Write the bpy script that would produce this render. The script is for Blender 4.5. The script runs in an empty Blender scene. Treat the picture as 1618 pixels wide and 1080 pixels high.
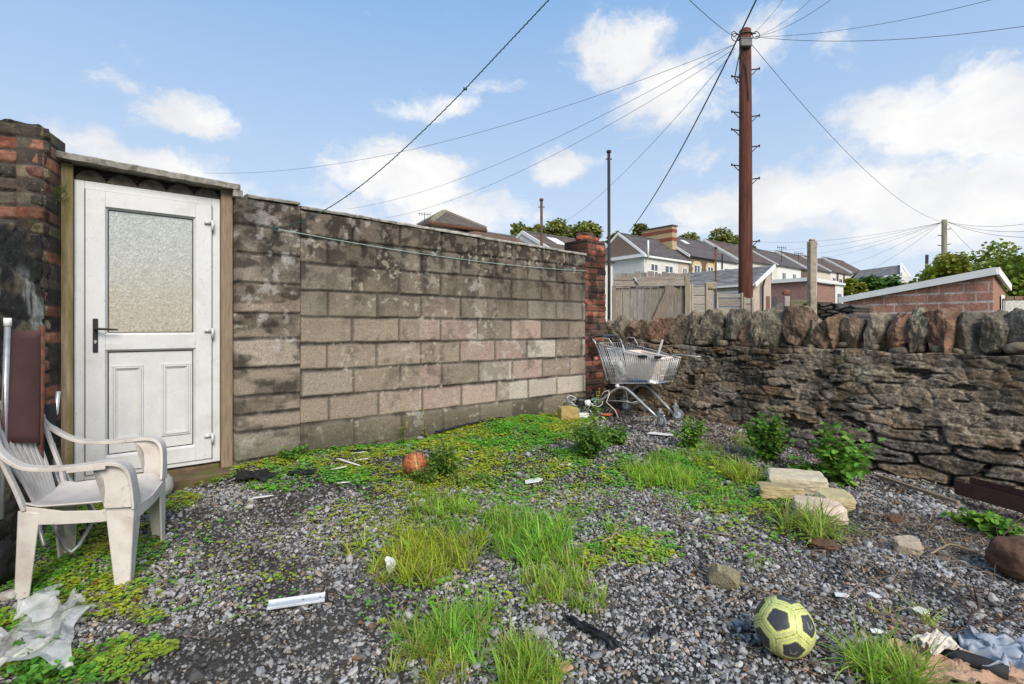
import bpy, math, random
import numpy as np
from mathutils import Vector, Matrix, noise as mnoise

random.seed(7)
RNG = np.random.default_rng(11)
scene = bpy.context.scene
R = math.radians

# ---------------------------------------------------------------- camera, sky, sun, exposure
F, CX, HY, CZ = 806.0, 809.0, 517.0, 1.2
cam_data = bpy.data.cameras.new("camera")
cam_data.sensor_width = 36.0
cam_data.lens = F / 1618.0 * 36.0
cam_data.shift_y = -(540.0 - HY) / 1618.0
cam_data.clip_start = 0.05
cam_data.clip_end = 3000
cam = bpy.data.objects.new("camera", cam_data)
cam.location = (0, 0, CZ)
cam.rotation_euler = (R(90), 0, 0)
scene.collection.objects.link(cam)
scene.camera = cam
scene.view_settings.view_transform = 'Standard'
scene.view_settings.look = 'None'
scene.view_settings.gamma = 1
scene.view_settings.exposure = 0.84

sun_dir = Vector((0.30, -0.74, 0.60)).normalized()      # towards the sun
sd = bpy.data.lights.new("sun", 'SUN')
sd.energy = 2.3
sd.angle = R(30)
sd.color = (1.0, 0.92, 0.80)
so = bpy.data.objects.new("sun", sd)
so.rotation_euler = sun_dir.to_track_quat('Z', 'Y').to_euler()
scene.collection.objects.link(so)

world = bpy.data.worlds.new("World")
scene.world = world
world.use_nodes = True


def build_world():
    nt = world.node_tree
    nt.nodes.clear()
    N, L = nt.nodes, nt.links
    out = N.new('ShaderNodeOutputWorld')
    bg = N.new('ShaderNodeBackground')
    bg.inputs[1].default_value = 0.12
    sky = N.new('ShaderNodeTexSky')
    sky.sky_type = 'NISHITA'
    sky.sun_disc = False
    sky.sun_elevation = math.asin(sun_dir.z)
    sky.sun_rotation = math.atan2(sun_dir.x, sun_dir.y)
    sky.air_density = 1.0
    sky.dust_density = 0.6
    sky.ozone_density = 1.2
    tc = N.new('ShaderNodeTexCoord')

    def math_(op, a, b=None, c=None, clamp=False):
        n = N.new('ShaderNodeMath'); n.operation = op; n.use_clamp = clamp
        for i, v in enumerate((a, b, c)):
            if v is None: continue
            if isinstance(v, (int, float)): n.inputs[i].default_value = v
            else: L.new(v, n.inputs[i])
        return n.outputs[0]

    def vm(op, a, b):
        n = N.new('ShaderNodeVectorMath'); n.operation = op
        for i, v in enumerate((a, b)):
            if isinstance(v, tuple): n.inputs[i].default_value = v
            else: L.new(v, n.inputs[i])
        return n
    d = tc.outputs['Generated']
    # domain warp of the direction so the cloud outlines billow
    nz = N.new('ShaderNodeTexNoise'); nz.inputs['Scale'].default_value = 7; nz.inputs['Detail'].default_value = 6
    nz.inputs['Roughness'].default_value = 0.6
    L.new(d, nz.inputs['Vector'])
    w = vm('SUBTRACT', nz.outputs['Color'], (0.5, 0.5, 0.5)).outputs[0]
    w = vm('MULTIPLY', w, (0.15, 0.15, 0.10)).outputs[0]
    dw = vm('ADD', d, w).outputs[0]
    # (azimuth right of +Y in deg, elevation deg, radius az, radius el, strength)
    blobs = [(-32.5, 19.6, 6.0, 2.7, 1.0), (-38, 21, 3, 1.6, .5), (-20, 11, 8, 4, .7), (-40, 15.5, 7, 2.0, .6), (-33, 13.5, 11, 3.2, .9),
             (-12, 16, 9, 4.4, 1.1), (-7, 12, 11, 3.4, .9), (5.5, 17.6, 5.5, 2.6, 1.0), (-9, 23.5, 7, 1.7, .7), (-2, 25, 5, 1.4, .55),
             (12, 28, 8, 3.5, .9), (17, 24, 8, 4.5, .9), (20, 17, 5, 4, .45), (25, 27, 4, 3.5, .6), (33, 24, 3, 3, .45),
             (40, 17.5, 9, 4.3, 1.1), (46, 16, 8, 5, 1.1), (30, 12, 16, 4, 1.0), (42, 10, 14, 5, 1.1), (22, 12, 8, 4, .8), (33, 15, 4, 3, .6),
             (-41, 30, 5, 2, .5), (12, 34, 7, 1.4, .35), (-44, 37, 8, 1.8, .35), (60, 22, 14, 6, 1), (75, 12, 20, 6, 1), (-60, 15, 16, 6, 1), (-80, 25, 18, 6, 1),
             (100, 30, 22, 9, 1), (140, 25, 25, 10, 1), (180, 40, 30, 10, 1), (-130, 28, 28, 10, 1), (-160, 15, 25, 7, 1), (-100, 10, 25, 6, 1), (0, 60, 20, 8, .8)]
    total = None
    for az, el, ra, re, st in blobs:
        a, e = R(az), R(el)
        c = (math.sin(a) * math.cos(e), math.cos(a) * math.cos(e), math.sin(e))
        dd = vm('SUBTRACT', dw, c).outputs[0]
        # horizontal and vertical spread
        s = vm('MULTIPLY', dd, (1 / R(ra), 1 / R(ra), 1 / R(re))).outputs[0]
        ln = vm('LENGTH', s, (0, 0, 0)).outputs['Value']
        g = math_('MULTIPLY', math_('SUBTRACT', 1.15, ln, clamp=True), st)
        total = g if total is None else math_('MAXIMUM', total, g)
    n2 = N.new('ShaderNodeTexNoise'); n2.inputs['Scale'].default_value = 11; n2.inputs['Detail'].default_value = 8
    n2.inputs['Roughness'].default_value = 0.62
    sc = vm('MULTIPLY', dw, (1, 1, 1.9)).outputs[0]
    L.new(sc, n2.inputs['Vector'])
    ssum = math_('ADD', total, math_('MULTIPLY', math_('SUBTRACT', n2.outputs['Fac'], 0.5), 1.5))
    mr = N.new('ShaderNodeMapRange'); mr.interpolation_type = 'SMOOTHSTEP'
    mr.inputs['From Min'].default_value = 0.20; mr.inputs['From Max'].default_value = 0.80
    L.new(ssum, mr.inputs['Value'])
    dens = mr.outputs[0]
    sep = N.new('ShaderNodeSeparateXYZ'); L.new(d, sep.inputs[0])
    # pale air towards the horizon
    hz = N.new('ShaderNodeMapRange'); hz.inputs['From Min'].default_value = 0.62; hz.inputs['From Max'].default_value = 0.0
    hz.inputs['To Min'].default_value = 0.0; hz.inputs['To Max'].default_value = 0.84
    L.new(sep.outputs['Z'], hz.inputs['Value'])
    skym = N.new('ShaderNodeMix'); skym.data_type = 'RGBA'
    L.new(hz.outputs[0], skym.inputs['Factor'])
    gain = N.new('ShaderNodeMix'); gain.data_type = 'RGBA'; gain.inputs['Factor'].default_value = 0.85
    L.new(sky.outputs[0], gain.inputs['A'])
    gain.inputs['B'].default_value = (1.00, 2.10, 3.85, 1)
    L.new(gain.outputs['Result'], skym.inputs['A'])
    skym.inputs['B'].default_value = (3.75, 4.1, 4.45, 1)
    # cloud brightness: white tops, faint grey inside
    n3 = N.new('ShaderNodeTexNoise'); n3.inputs['Scale'].default_value = 6; n3.inputs['Detail'].default_value = 5
    L.new(sc, n3.inputs['Vector'])
    cr = N.new('ShaderNodeMapRange'); cr.inputs['From Min'].default_value = 0.35; cr.inputs['From Max'].default_value = 0.62
    L.new(n3.outputs['Fac'], cr.inputs['Value'])
    cc = N.new('ShaderNodeMix'); cc.data_type = 'RGBA'
    L.new(cr.outputs[0], cc.inputs['Factor'])
    cc.inputs['A'].default_value = (3.85, 3.9, 4.05, 1)
    cc.inputs['B'].default_value = (4.7, 4.68, 4.65, 1)
    fin = N.new('ShaderNodeMix'); fin.data_type = 'RGBA'
    L.new(dens, fin.inputs['Factor'])
    L.new(skym.outputs['Result'], fin.inputs['A'])
    L.new(cc.outputs['Result'], fin.inputs['B'])
    L.new(fin.outputs['Result'], bg.inputs[0])
    L.new(bg.outputs[0], out.inputs[0])


build_world()

# ---------------------------------------------------------------- numpy noise
_perm = RNG.random((256, 256))


def vnoise(x, y):
    xi = np.floor(x).astype(int); yi = np.floor(y).astype(int)
    fx = x - xi; fy = y - yi
    fx = fx * fx * (3 - 2 * fx); fy = fy * fy * (3 - 2 * fy)
    a = _perm[xi % 256, yi % 256]; b = _perm[(xi + 1) % 256, yi % 256]
    c = _perm[xi % 256, (yi + 1) % 256]; d = _perm[(xi + 1) % 256, (yi + 1) % 256]
    return (a * (1 - fx) + b * fx) * (1 - fy) + (c * (1 - fx) + d * fx) * fy


def fbm(x, y, sc=1.0, oct=4, seed=0):
    s = 0; a = 1; t = 0
    for o in range(oct):
        s = s + a * vnoise(x * sc + 17.3 * seed + o * 31.7, y * sc + 9.1 * seed + o * 13.3)
        t += a; a *= .5; sc *= 2.03
    return s / t


def sstep(a, b, x):
    t = np.clip((x - a) / (b - a), 0, 1)
    return t * t * (3 - 2 * t)


# ---------------------------------------------------------------- projection helpers
def P(px, py, d):
    return Vector(((px - CX) / F * d, d, CZ - (py - HY) / F * d))


_cp = np.array([(-2.4, 3.4, .06), (-2.9, 3.3, .08), (-1.75, 4.15, .16), (0, 5.5, .21), (.9, 6.3, .23), (2.1, 5.35, .22), (3.0, 4.2, 0), (3.6, 3.5, -.04),
                (2.6, 2.5, -.02), (.95, 1.87, .01), (-1.9, 2.4, -.03), (-2.6, 2.6, -.03), (0, 1, 0), (0, 3, .04), (1.5, 3.5, .06), (-1, 2.5, 0),
                (1.55, 5.3, .12), (.97, 6.0, .13), (-1, 4, .13), (1.2, 4.8, .13), (-3, 1, 0), (3, 1, 0), (2.0, 4.6, .1)])


def ground_h(x, y):
    x = np.asarray(x, float); y = np.asarray(y, float)
    num = 0; den = 1e-9
    for cx, cy, cz in _cp:
        w = 1 / (((x - cx) ** 2 + (y - cy) ** 2) + .08) ** 1.6
        num = num + w * cz; den = den + w
    z = num / den
    inside = 1 - sstep(5.5, 9.0, np.hypot(x, y - 2.0))
    far = sstep(18, 42, y) * 2.4
    return z * inside + far


def G(px, py):
    d = 3.0
    for i in range(30):
        z = float(ground_h((px - CX) / F * d, d))
        d = .5 * d + .5 * (CZ - z) * F / (py - HY)
    return Vector(((px - CX) / F * d, d, z))


def proj(X, Y, Z):
    return CX + F * X / Y, HY + F * (CZ - Z) / Y


U = Vector((.778, .628, 0)); V_ = Vector((.628, -.778, 0))
ANG_U = math.atan2(.628, .778); ANG_V = math.atan2(-.778, .628)


# ---------------------------------------------------------------- materials
def mat(name, color=(.5, .5, .5), attr=False, rough=.8, var=.25, vscale=6, bump=.3, bscale=60, bdist=.004, metallic=0,
        spots=(), spec=.3, transl=0, detail=6, coat=0, aspect=(1, 1, 1)):
    """procedural: base colour (or the 'col' attribute) x two noises, optional spot layers (scale, lo, hi, colour, amount)"""
    m = bpy.data.materials.new(name); m.use_nodes = True
    nt = m.node_tree; N, L = nt.nodes, nt.links
    b = N['Principled BSDF']
    b.inputs['Roughness'].default_value = rough
    b.inputs['Metallic'].default_value = metallic
    b.inputs['Specular IOR Level'].default_value = spec
    if coat: b.inputs['Coat Weight'].default_value = coat
    tc = N.new('ShaderNodeTexCoord')
    mp = N.new('ShaderNodeMapping'); mp.inputs['Scale'].default_value = aspect
    L.new(tc.outputs['Object'], mp.inputs[0]); co = mp.outputs[0]
    if attr:
        a = N.new('ShaderNodeAttribute'); a.attribute_name = 'col'; c = a.outputs['Color']
    else:
        a = N.new('ShaderNodeRGB'); a.outputs[0].default_value = (*color, 1); c = a.outputs[0]
    if var > 0:
        n = N.new('ShaderNodeTexNoise'); n.inputs['Scale'].default_value = vscale; n.inputs['Detail'].default_value = detail
        n.inputs['Roughness'].default_value = .65
        L.new(co, n.inputs['Vector'])
        r = N.new('ShaderNodeMapRange'); r.inputs['From Min'].default_value = .3; r.inputs['From Max'].default_value = .7
        r.inputs['To Min'].default_value = 1 - var; r.inputs['To Max'].default_value = 1 + var
        L.new(n.outputs['Fac'], r.inputs['Value'])
        mx = N.new('ShaderNodeVectorMath'); mx.operation = 'SCALE'
        L.new(c, mx.inputs[0]); L.new(r.outputs[0], mx.inputs['Scale']); c = mx.outputs[0]
    for (ssc, lo, hi, scol, amt) in spots:
        n = N.new('ShaderNodeTexNoise'); n.inputs['Scale'].default_value = ssc; n.inputs['Detail'].default_value = 5
        n.inputs['Roughness'].default_value = .6
        L.new(co, n.inputs['Vector'])
        r = N.new('ShaderNodeMapRange'); r.inputs['From Min'].default_value = lo; r.inputs['From Max'].default_value = hi
        r.inputs['To Max'].default_value = amt
        L.new(n.outputs['Fac'], r.inputs['Value'])
        mx = N.new('ShaderNodeMix'); mx.data_type = 'RGBA'
        L.new(r.outputs[0], mx.inputs['Factor']); L.new(c, mx.inputs['A']); mx.inputs['B'].default_value = (*scol, 1)
        c = mx.outputs['Result']
    L.new(c, b.inputs['Base Color'])
    if bump > 0:
        n = N.new('ShaderNodeTexNoise'); n.inputs['Scale'].default_value = bscale; n.inputs['Detail'].default_value = 5
        L.new(co, n.inputs['Vector'])
        bn = N.new('ShaderNodeBump'); bn.inputs['Strength'].default_value = bump; bn.inputs['Distance'].default_value = bdist
        L.new(n.outputs['Fac'], bn.inputs['Height']); L.new(bn.outputs[0], b.inputs['Normal'])
    if transl > 0:
        t = N.new('ShaderNodeBsdfTranslucent'); L.new(c, t.inputs['Color'])
        ms = N.new('ShaderNodeMixShader'); ms.inputs[0].default_value = transl
        L.new(b.outputs[0], ms.inputs[1]); L.new(t.outputs[0], ms.inputs[2])
        L.new(ms.outputs[0], N['Material Output'].inputs[0])
    return m


M = {}
M['masonry'] = mat('weathered_masonry', attr=True, rough=.92, var=.42, vscale=22, bump=.9, bscale=90, bdist=.006,
                   spots=[(60, .62, .72, (.42, .40, .34), .45), (45, .60, .72, (.02, .018, .016), .6)])
M['block'] = mat('concrete_block', attr=True, rough=.95, var=.34, vscale=75, bump=1.0, bscale=150, bdist=.005, detail=8,
                 spots=[(120, .60, .70, (.03, .028, .025), .8), (85, .64, .72, (.55, .52, .46), .5), (14, .58, .75, (.05, .045, .04), .4)])
M['rubble'] = mat('rubble_stone', attr=True, rough=.88, var=.5, vscale=60, bump=1.0, bscale=110, bdist=.012, detail=9, spec=.35,
                  spots=[(38, .60, .72, (.36, .33, .27), .4), (55, .62, .7, (.012, .011, .010), .75)])
M['stone'] = mat('coping_rock', attr=True, rough=.85, var=.45, vscale=14, bump=1.0, bscale=40, bdist=.012,
                 spots=[(30, .62, .70, (.40, .39, .34), .5), (9, .56, .68, (.05, .055, .03), .55)])
M['brick'] = mat('red_brick', attr=True, rough=.9, var=.35, vscale=30, bump=.8, bscale=90, bdist=.005,
                 spots=[(20, .58, .70, (.03, .028, .024), .65), (35, .65, .72, (.4, .36, .3), .4)])
M['concrete'] = mat('old_concrete', (.27, .25, .22), rough=.93, var=.4, vscale=30, bump=.8, bscale=110, bdist=.004,
                    spots=[(18, .52, .68, (.06, .055, .048), .75), (60, .62, .7, (.5, .48, .42), .4)])
M['upvc'] = mat('white_upvc', (.64, .64, .635), rough=.35, var=.05, vscale=5, bump=.05, bscale=30, spec=.5,
                spots=[(150, .58, .72, (.28, .27, .24), .45), (6, .50, .72, (.34, .33, .27), .35), (42, .62, .72, (.22, .21, .17), .35)])
M['upvc_panel'] = mat('grimy_upvc_panel', (.60, .60, .59), rough=.45, var=.07, vscale=8, bump=.05, bscale=30,
                      spots=[(170, .56, .70, (.30, .29, .26), .45)])
M['rubber'] = mat('black_rubber', (.02, .02, .02), rough=.6, var=.1, bump=0)
M['black'] = mat('black_metal', (.025, .025, .025), rough=.4, var=.1, bump=0)
M['gateplanks'] = mat('weathered_grey_planks', attr=True, rough=.9, var=.35, vscale=9, bump=.8, bscale=30, bdist=.004, aspect=(6, 6, .7),
                      spots=[(5, .60, .72, (.08, .065, .05), .6)])
M['slatwood'] = mat('weathered_grey_slats', attr=True, rough=.9, var=.35, vscale=9, bump=.8, bscale=30, bdist=.004, aspect=(.7, 6, 6),
                    spots=[(5, .60, .72, (.08, .065, .05), .5)])
M['post'] = mat('mossy_timber', (.30, .23, .15), rough=.9, var=.35, vscale=9, bump=.7, bscale=30, bdist=.004, aspect=(7, 7, .6),
                spots=[(1.6, .44, .60, (.15, .13, .028), .75), (30, .6, .7, (.07, .05, .03), .5)])
M['post2'] = mat('dry_timber', (.25, .19, .13), rough=.9, var=.3, vscale=9, bump=.7, bscale=30, bdist=.004, aspect=(7, 7, .6),
                 spots=[(14, .6, .7, (.10, .07, .045), .6)])
M['pole'] = mat('creosoted_pole', (.125, .042, .028), rough=.85, var=.5, vscale=6, bump=1.0, bscale=22, bdist=.015, aspect=(6, 6, .22),
                spots=[(7, .56, .66, (.02, .012, .010), .85), (2, .52, .70, (.16, .09, .065), .5)])
M['pole_grey'] = mat('weathered_pole', (.22, .20, .14), rough=.9, var=.3, vscale=3, bump=.4, bscale=20, aspect=(4, 4, .4))
M['rust'] = mat('rusty_steel', (.12, .055, .035), rough=.85, var=.45, vscale=25, bump=.5, bscale=60)
M['darkpost'] = mat('dark_painted_steel', (.035, .03, .03), rough=.7, var=.3, vscale=20, bump=.3)
M['galv'] = mat('galvanised_steel', (.42, .44, .45), rough=.45, var=.2, vscale=30, bump=.1, metallic=.55, spec=.5)
M['chrome'] = mat('chrome_wire', (.62, .63, .64), rough=.35, var=.15, vscale=30, bump=0, metallic=.5, spec=.6)
M['alu'] = mat('scuffed_aluminium', (.62, .65, .68), rough=.4, var=.12, vscale=18, bump=.1, metallic=.3, spots=[(60, .62, .7, (.12, .12, .12), .6)])
M['cable'] = mat('dark_cable', (.045, .05, .05), rough=.6, var=0, bump=0)
M['green_line'] = mat('green_plastic_line', (.04, .11, .09), rough=.5, var=.2, vscale=40, bump=0)
M['pale_line'] = mat('pale_green_line', (.30, .42, .38), rough=.5, var=.2, vscale=20, bump=0)
M['plastic_chair'] = mat('dirty_white_plastic', (.60, .56, .52), rough=.5, var=.08, vscale=10, bump=.08, bscale=80,
                         spots=[(7, .50, .72, (.33, .25, .20), .55), (34, .60, .74, (.30, .22, .17), .5), (90, .66, .72, (.12, .09, .07), .6)])
M['brown_fabric'] = mat('brown_fabric', (.125, .058, .052), rough=.8, var=.12, vscale=12, bump=.4, bscale=400, bdist=.001)
M['black_fabric'] = mat('black_fabric', (.028, .028, .030), rough=.75, var=.2, vscale=14, bump=.3, bscale=300, bdist=.001)
M['ball'] = mat('football_skin', attr=True, rough=.4, var=.05, vscale=20, bump=.25, bscale=250, bdist=.0006, spec=.4)
M['ball2'] = mat('basketball_skin', attr=True, rough=.7, var=.15, vscale=30, bump=.4, bscale=220, bdist=.001)
M['slate'] = mat('grey_slate_roof', attr=True, rough=.7, var=.3, vscale=2.5, bump=.4, bscale=8, bdist=.02)
M['render'] = mat('house_render', attr=True, rough=.9, var=.10, vscale=2.2, bump=.2, bscale=20, spots=[(1.3, .55, .75, (.42, .40, .36), .2)])
M['white_paint'] = mat('white_painted_trim', (.74, .74, .72), rough=.6, var=.08, vscale=4, bump=0)
M['win_glass'] = mat('dark_window_glass', (.07, .085, .10), rough=.12, var=.3, vscale=1.2, bump=0, spec=.8)
M['leaf'] = mat('leaf_green', attr=True, rough=.55, var=.15, vscale=30, bump=0, transl=.35, spec=.35)
M['grass'] = mat('grass_blade', attr=True, rough=.55, var=.12, vscale=20, bump=0, transl=.4, spec=.35)
M['bark'] = mat('bark', (.10, .075, .055), rough=.9, var=.3, vscale=10, bump=.6, bscale=30)
M['gravel'] = mat('gravel_stone', attr=True, rough=.75, var=.22, vscale=90, bump=.5, bscale=180, bdist=.002, spec=.4)
M['soil'] = mat('dark_soil', attr=True, rough=.95, var=.45, vscale=30, bump=1.0, bscale=70, bdist=.012)
M['twig'] = mat('dry_twig', attr=True, rough=.85, var=.2, vscale=40, bump=0)
M['sandstone'] = mat('pale_sandstone', attr=True, rough=.85, var=.16, vscale=20, bump=.6, bscale=90, bdist=.004,
                     spots=[(12, .56, .70, (.30, .24, .10), .45), (50, .64, .72, (.15, .12, .08), .4)])
M['card'] = mat('wet_cardboard', attr=True, rough=.85, var=.15, vscale=12, bump=.3, bscale=50, spots=[(14, .56, .7, (.16, .10, .07), .45)])
M['grey_sheet'] = mat('grey_plastic_sheet', (.30, .33, .38), rough=.4, var=.18, vscale=9, bump=.2, bscale=20, spots=[(8, .55, .7, (.10, .11, .13), .5)])
M['white_plastic'] = mat('white_plastic_scrap', (.75, .74, .72), rough=.5, var=.08, vscale=20, bump=.1)
M['blue_plastic'] = mat('blue_plastic_bag', (.04, .16, .42), rough=.35, var=.4, vscale=25, bump=.8, bscale=40, bdist=.02)
M['orange_plastic'] = mat('orange_plastic', (.42, .12, .05), rough=.5, var=.2, bump=.1)
M['membrane'] = mat('black_weed_membrane', (.017, .017, .019), rough=.55, var=.3, vscale=12, bump=.6, bscale=60)
M['brownpot'] = mat('brown_felt', (.13, .07, .045), rough=.95, var=.35, vscale=60, bump=1.0, bscale=250, bdist=.006, spots=[(8, .55, .7, (.25, .18, .13), .4)])
M['flower'] = mat('yellow_petals', (.75, .6, .04), rough=.6, var=.1, bump=0)
M['dark_board'] = mat('dark_grey_board', (.07, .065, .07), rough=.7, var=.2, bump=.2)
M['brown_trough'] = mat('brown_plastic_channel', (.075, .038, .032), rough=.45, var=.2, vscale=12, bump=.2)


def film_mat():
    m = bpy.data.materials.new('clear_plastic_film'); m.use_nodes = True
    nt = m.node_tree; N, L = nt.nodes, nt.links
    b = N['Principled BSDF']; b.inputs['Base Color'].default_value = (.74, .74, .73, 1); b.inputs['Roughness'].default_value = .25
    b.inputs['Specular IOR Level'].default_value = .7
    t = N.new('ShaderNodeBsdfTransparent'); t.inputs[0].default_value = (.92, .92, .91, 1)
    n = N.new('ShaderNodeTexNoise'); n.inputs['Scale'].default_value = 9; n.inputs['Detail'].default_value = 6
    tc = N.new('ShaderNodeTexCoord'); L.new(tc.outputs['Object'], n.inputs['Vector'])
    r = N.new('ShaderNodeMapRange'); r.inputs['From Min'].default_value = .35; r.inputs['From Max'].default_value = .65
    r.inputs['To Min'].default_value = .22; r.inputs['To Max'].default_value = .62
    L.new(n.outputs['Fac'], r.inputs['Value'])
    ms = N.new('ShaderNodeMixShader'); L.new(r.outputs[0], ms.inputs[0]); L.new(t.outputs[0], ms.inputs[1]); L.new(b.outputs[0], ms.inputs[2])
    L.new(ms.outputs[0], N['Material Output'].inputs[0])
    return m


def pane_mat():
    m = bpy.data.materials.new('obscure_glass'); m.use_nodes = True
    nt = m.node_tree; N, L = nt.nodes, nt.links
    b = N['Principled BSDF']; b.inputs['Base Color'].default_value = (.93, .93, .86, 1); b.inputs['Roughness'].default_value = .30
    b.inputs['Transmission Weight'].default_value = .72; b.inputs['IOR'].default_value = 1.3
    tc = N.new('ShaderNodeTexCoord')
    mp = N.new('ShaderNodeMapping'); mp.inputs['Scale'].default_value = (1, 1, .8)
    L.new(tc.outputs['Object'], mp.inputs[0])
    v = N.new('ShaderNodeTexVoronoi'); v.inputs['Scale'].default_value = 62; v.feature = 'SMOOTH_F1'
    n = N.new('ShaderNodeTexNoise'); n.inputs['Scale'].default_value = 55; n.inputs['Detail'].default_value = 3; n.inputs['Distortion'].default_value = 2
    L.new(mp.outputs[0], v.inputs['Vector']); L.new(mp.outputs[0], n.inputs['Vector'])
    ad = N.new('ShaderNodeMath'); L.new(v.outputs['Distance'], ad.inputs[0]); L.new(n.outputs['Fac'], ad.inputs[1])
    bn = N.new('ShaderNodeBump'); bn.inputs['Strength'].default_value = 1.0; bn.inputs['Distance'].default_value = .008
    L.new(ad.outputs[0], bn.inputs['Height']); L.new(bn.outputs[0], b.inputs['Normal'])
    # ripple of the pressed pattern in the tint
    rr = N.new('ShaderNodeMapRange'); rr.inputs['From Min'].default_value = .35; rr.inputs['From Max'].default_value = .68
    L.new(n.outputs['Fac'], rr.inputs['Value'])
    mx = N.new('ShaderNodeMix'); mx.data_type = 'RGBA'; mx.inputs['A'].default_value = (.60, .57, .45, 1); mx.inputs['B'].default_value = (.97, .97, .92, 1)
    L.new(rr.outputs[0], mx.inputs['Factor']); L.new(mx.outputs['Result'], b.inputs['Base Color'])
    return m


M['film'] = film_mat()
M['pane'] = pane_mat()


# ---------------------------------------------------------------- mesh helpers
def link(o, parent=None):
    scene.collection.objects.link(o)
    if parent is not None: o.parent = parent
    return o


def tag(o, label=None, cat=None, group=None, kind=None):
    if label: o['label'] = label
    if cat: o['category'] = cat
    if group: o['group'] = group
    if kind: o['kind'] = kind
    return o


def empty(name, loc=(0, 0, 0), rz=0, **kw):
    o = bpy.data.objects.new(name, None); o.empty_display_size = .1
    o.location = loc; o.rotation_euler = (0, 0, rz)
    link(o); tag(o, **kw)
    return o


def raw(name, V, faces, m, parent=None, col=None, smooth=False, loc=None, rz=None):
    """V (n,3) array; faces: array (k,3|4) or list of such arrays; col (n,3)"""
    me = bpy.data.meshes.new(name)
    V = np.asarray(V, np.float32)
    fl = faces if isinstance(faces, list) else [faces]
    fl = [np.asarray(f, np.int32) for f in fl if len(f)]
    nl = sum(f.size for f in fl); nf = sum(len(f) for f in fl)
    me.vertices.add(len(V)); me.vertices.foreach_set('co', V.ravel())
    me.loops.add(nl); me.loops.foreach_set('vertex_index', np.concatenate([f.ravel() for f in fl]))
    me.polygons.add(nf)
    cnt = np.concatenate([np.full(len(f), f.shape[1], np.int32) for f in fl])
    st = np.concatenate([[0], np.cumsum(cnt)[:-1]]).astype(np.int32)
    me.polygons.foreach_set('loop_start', st)
    me.polygons.foreach_set('loop_total', cnt)
    me.update(calc_edges=True); me.validate()
    if col is not None:
        ca = me.color_attributes.new('col', 'FLOAT_COLOR', 'POINT')
        c4 = np.ones((len(V), 4), np.float32); c4[:, :3] = np.asarray(col)
        ca.data.foreach_set('color', c4.ravel())
    me.polygons.foreach_set('use_smooth', np.full(nf, smooth))
    me.materials.append(m)
    o = bpy.data.objects.new(name, me)
    if loc is not None: o.location = loc
    if rz is not None: o.rotation_euler = (0, 0, rz)
    return link(o, parent)


_ico_cache = {}


def ico(sub):
    if sub in _ico_cache: return _ico_cache[sub]
    import bmesh
    bm = bmesh.new(); bmesh.ops.create_icosphere(bm, subdivisions=sub, radius=1)
    v = np.array([x.co[:] for x in bm.verts]); f = np.array([[q.index for q in p.verts] for p in bm.faces])
    bm.free(); _ico_cache[sub] = (v, f); return v, f


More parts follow.
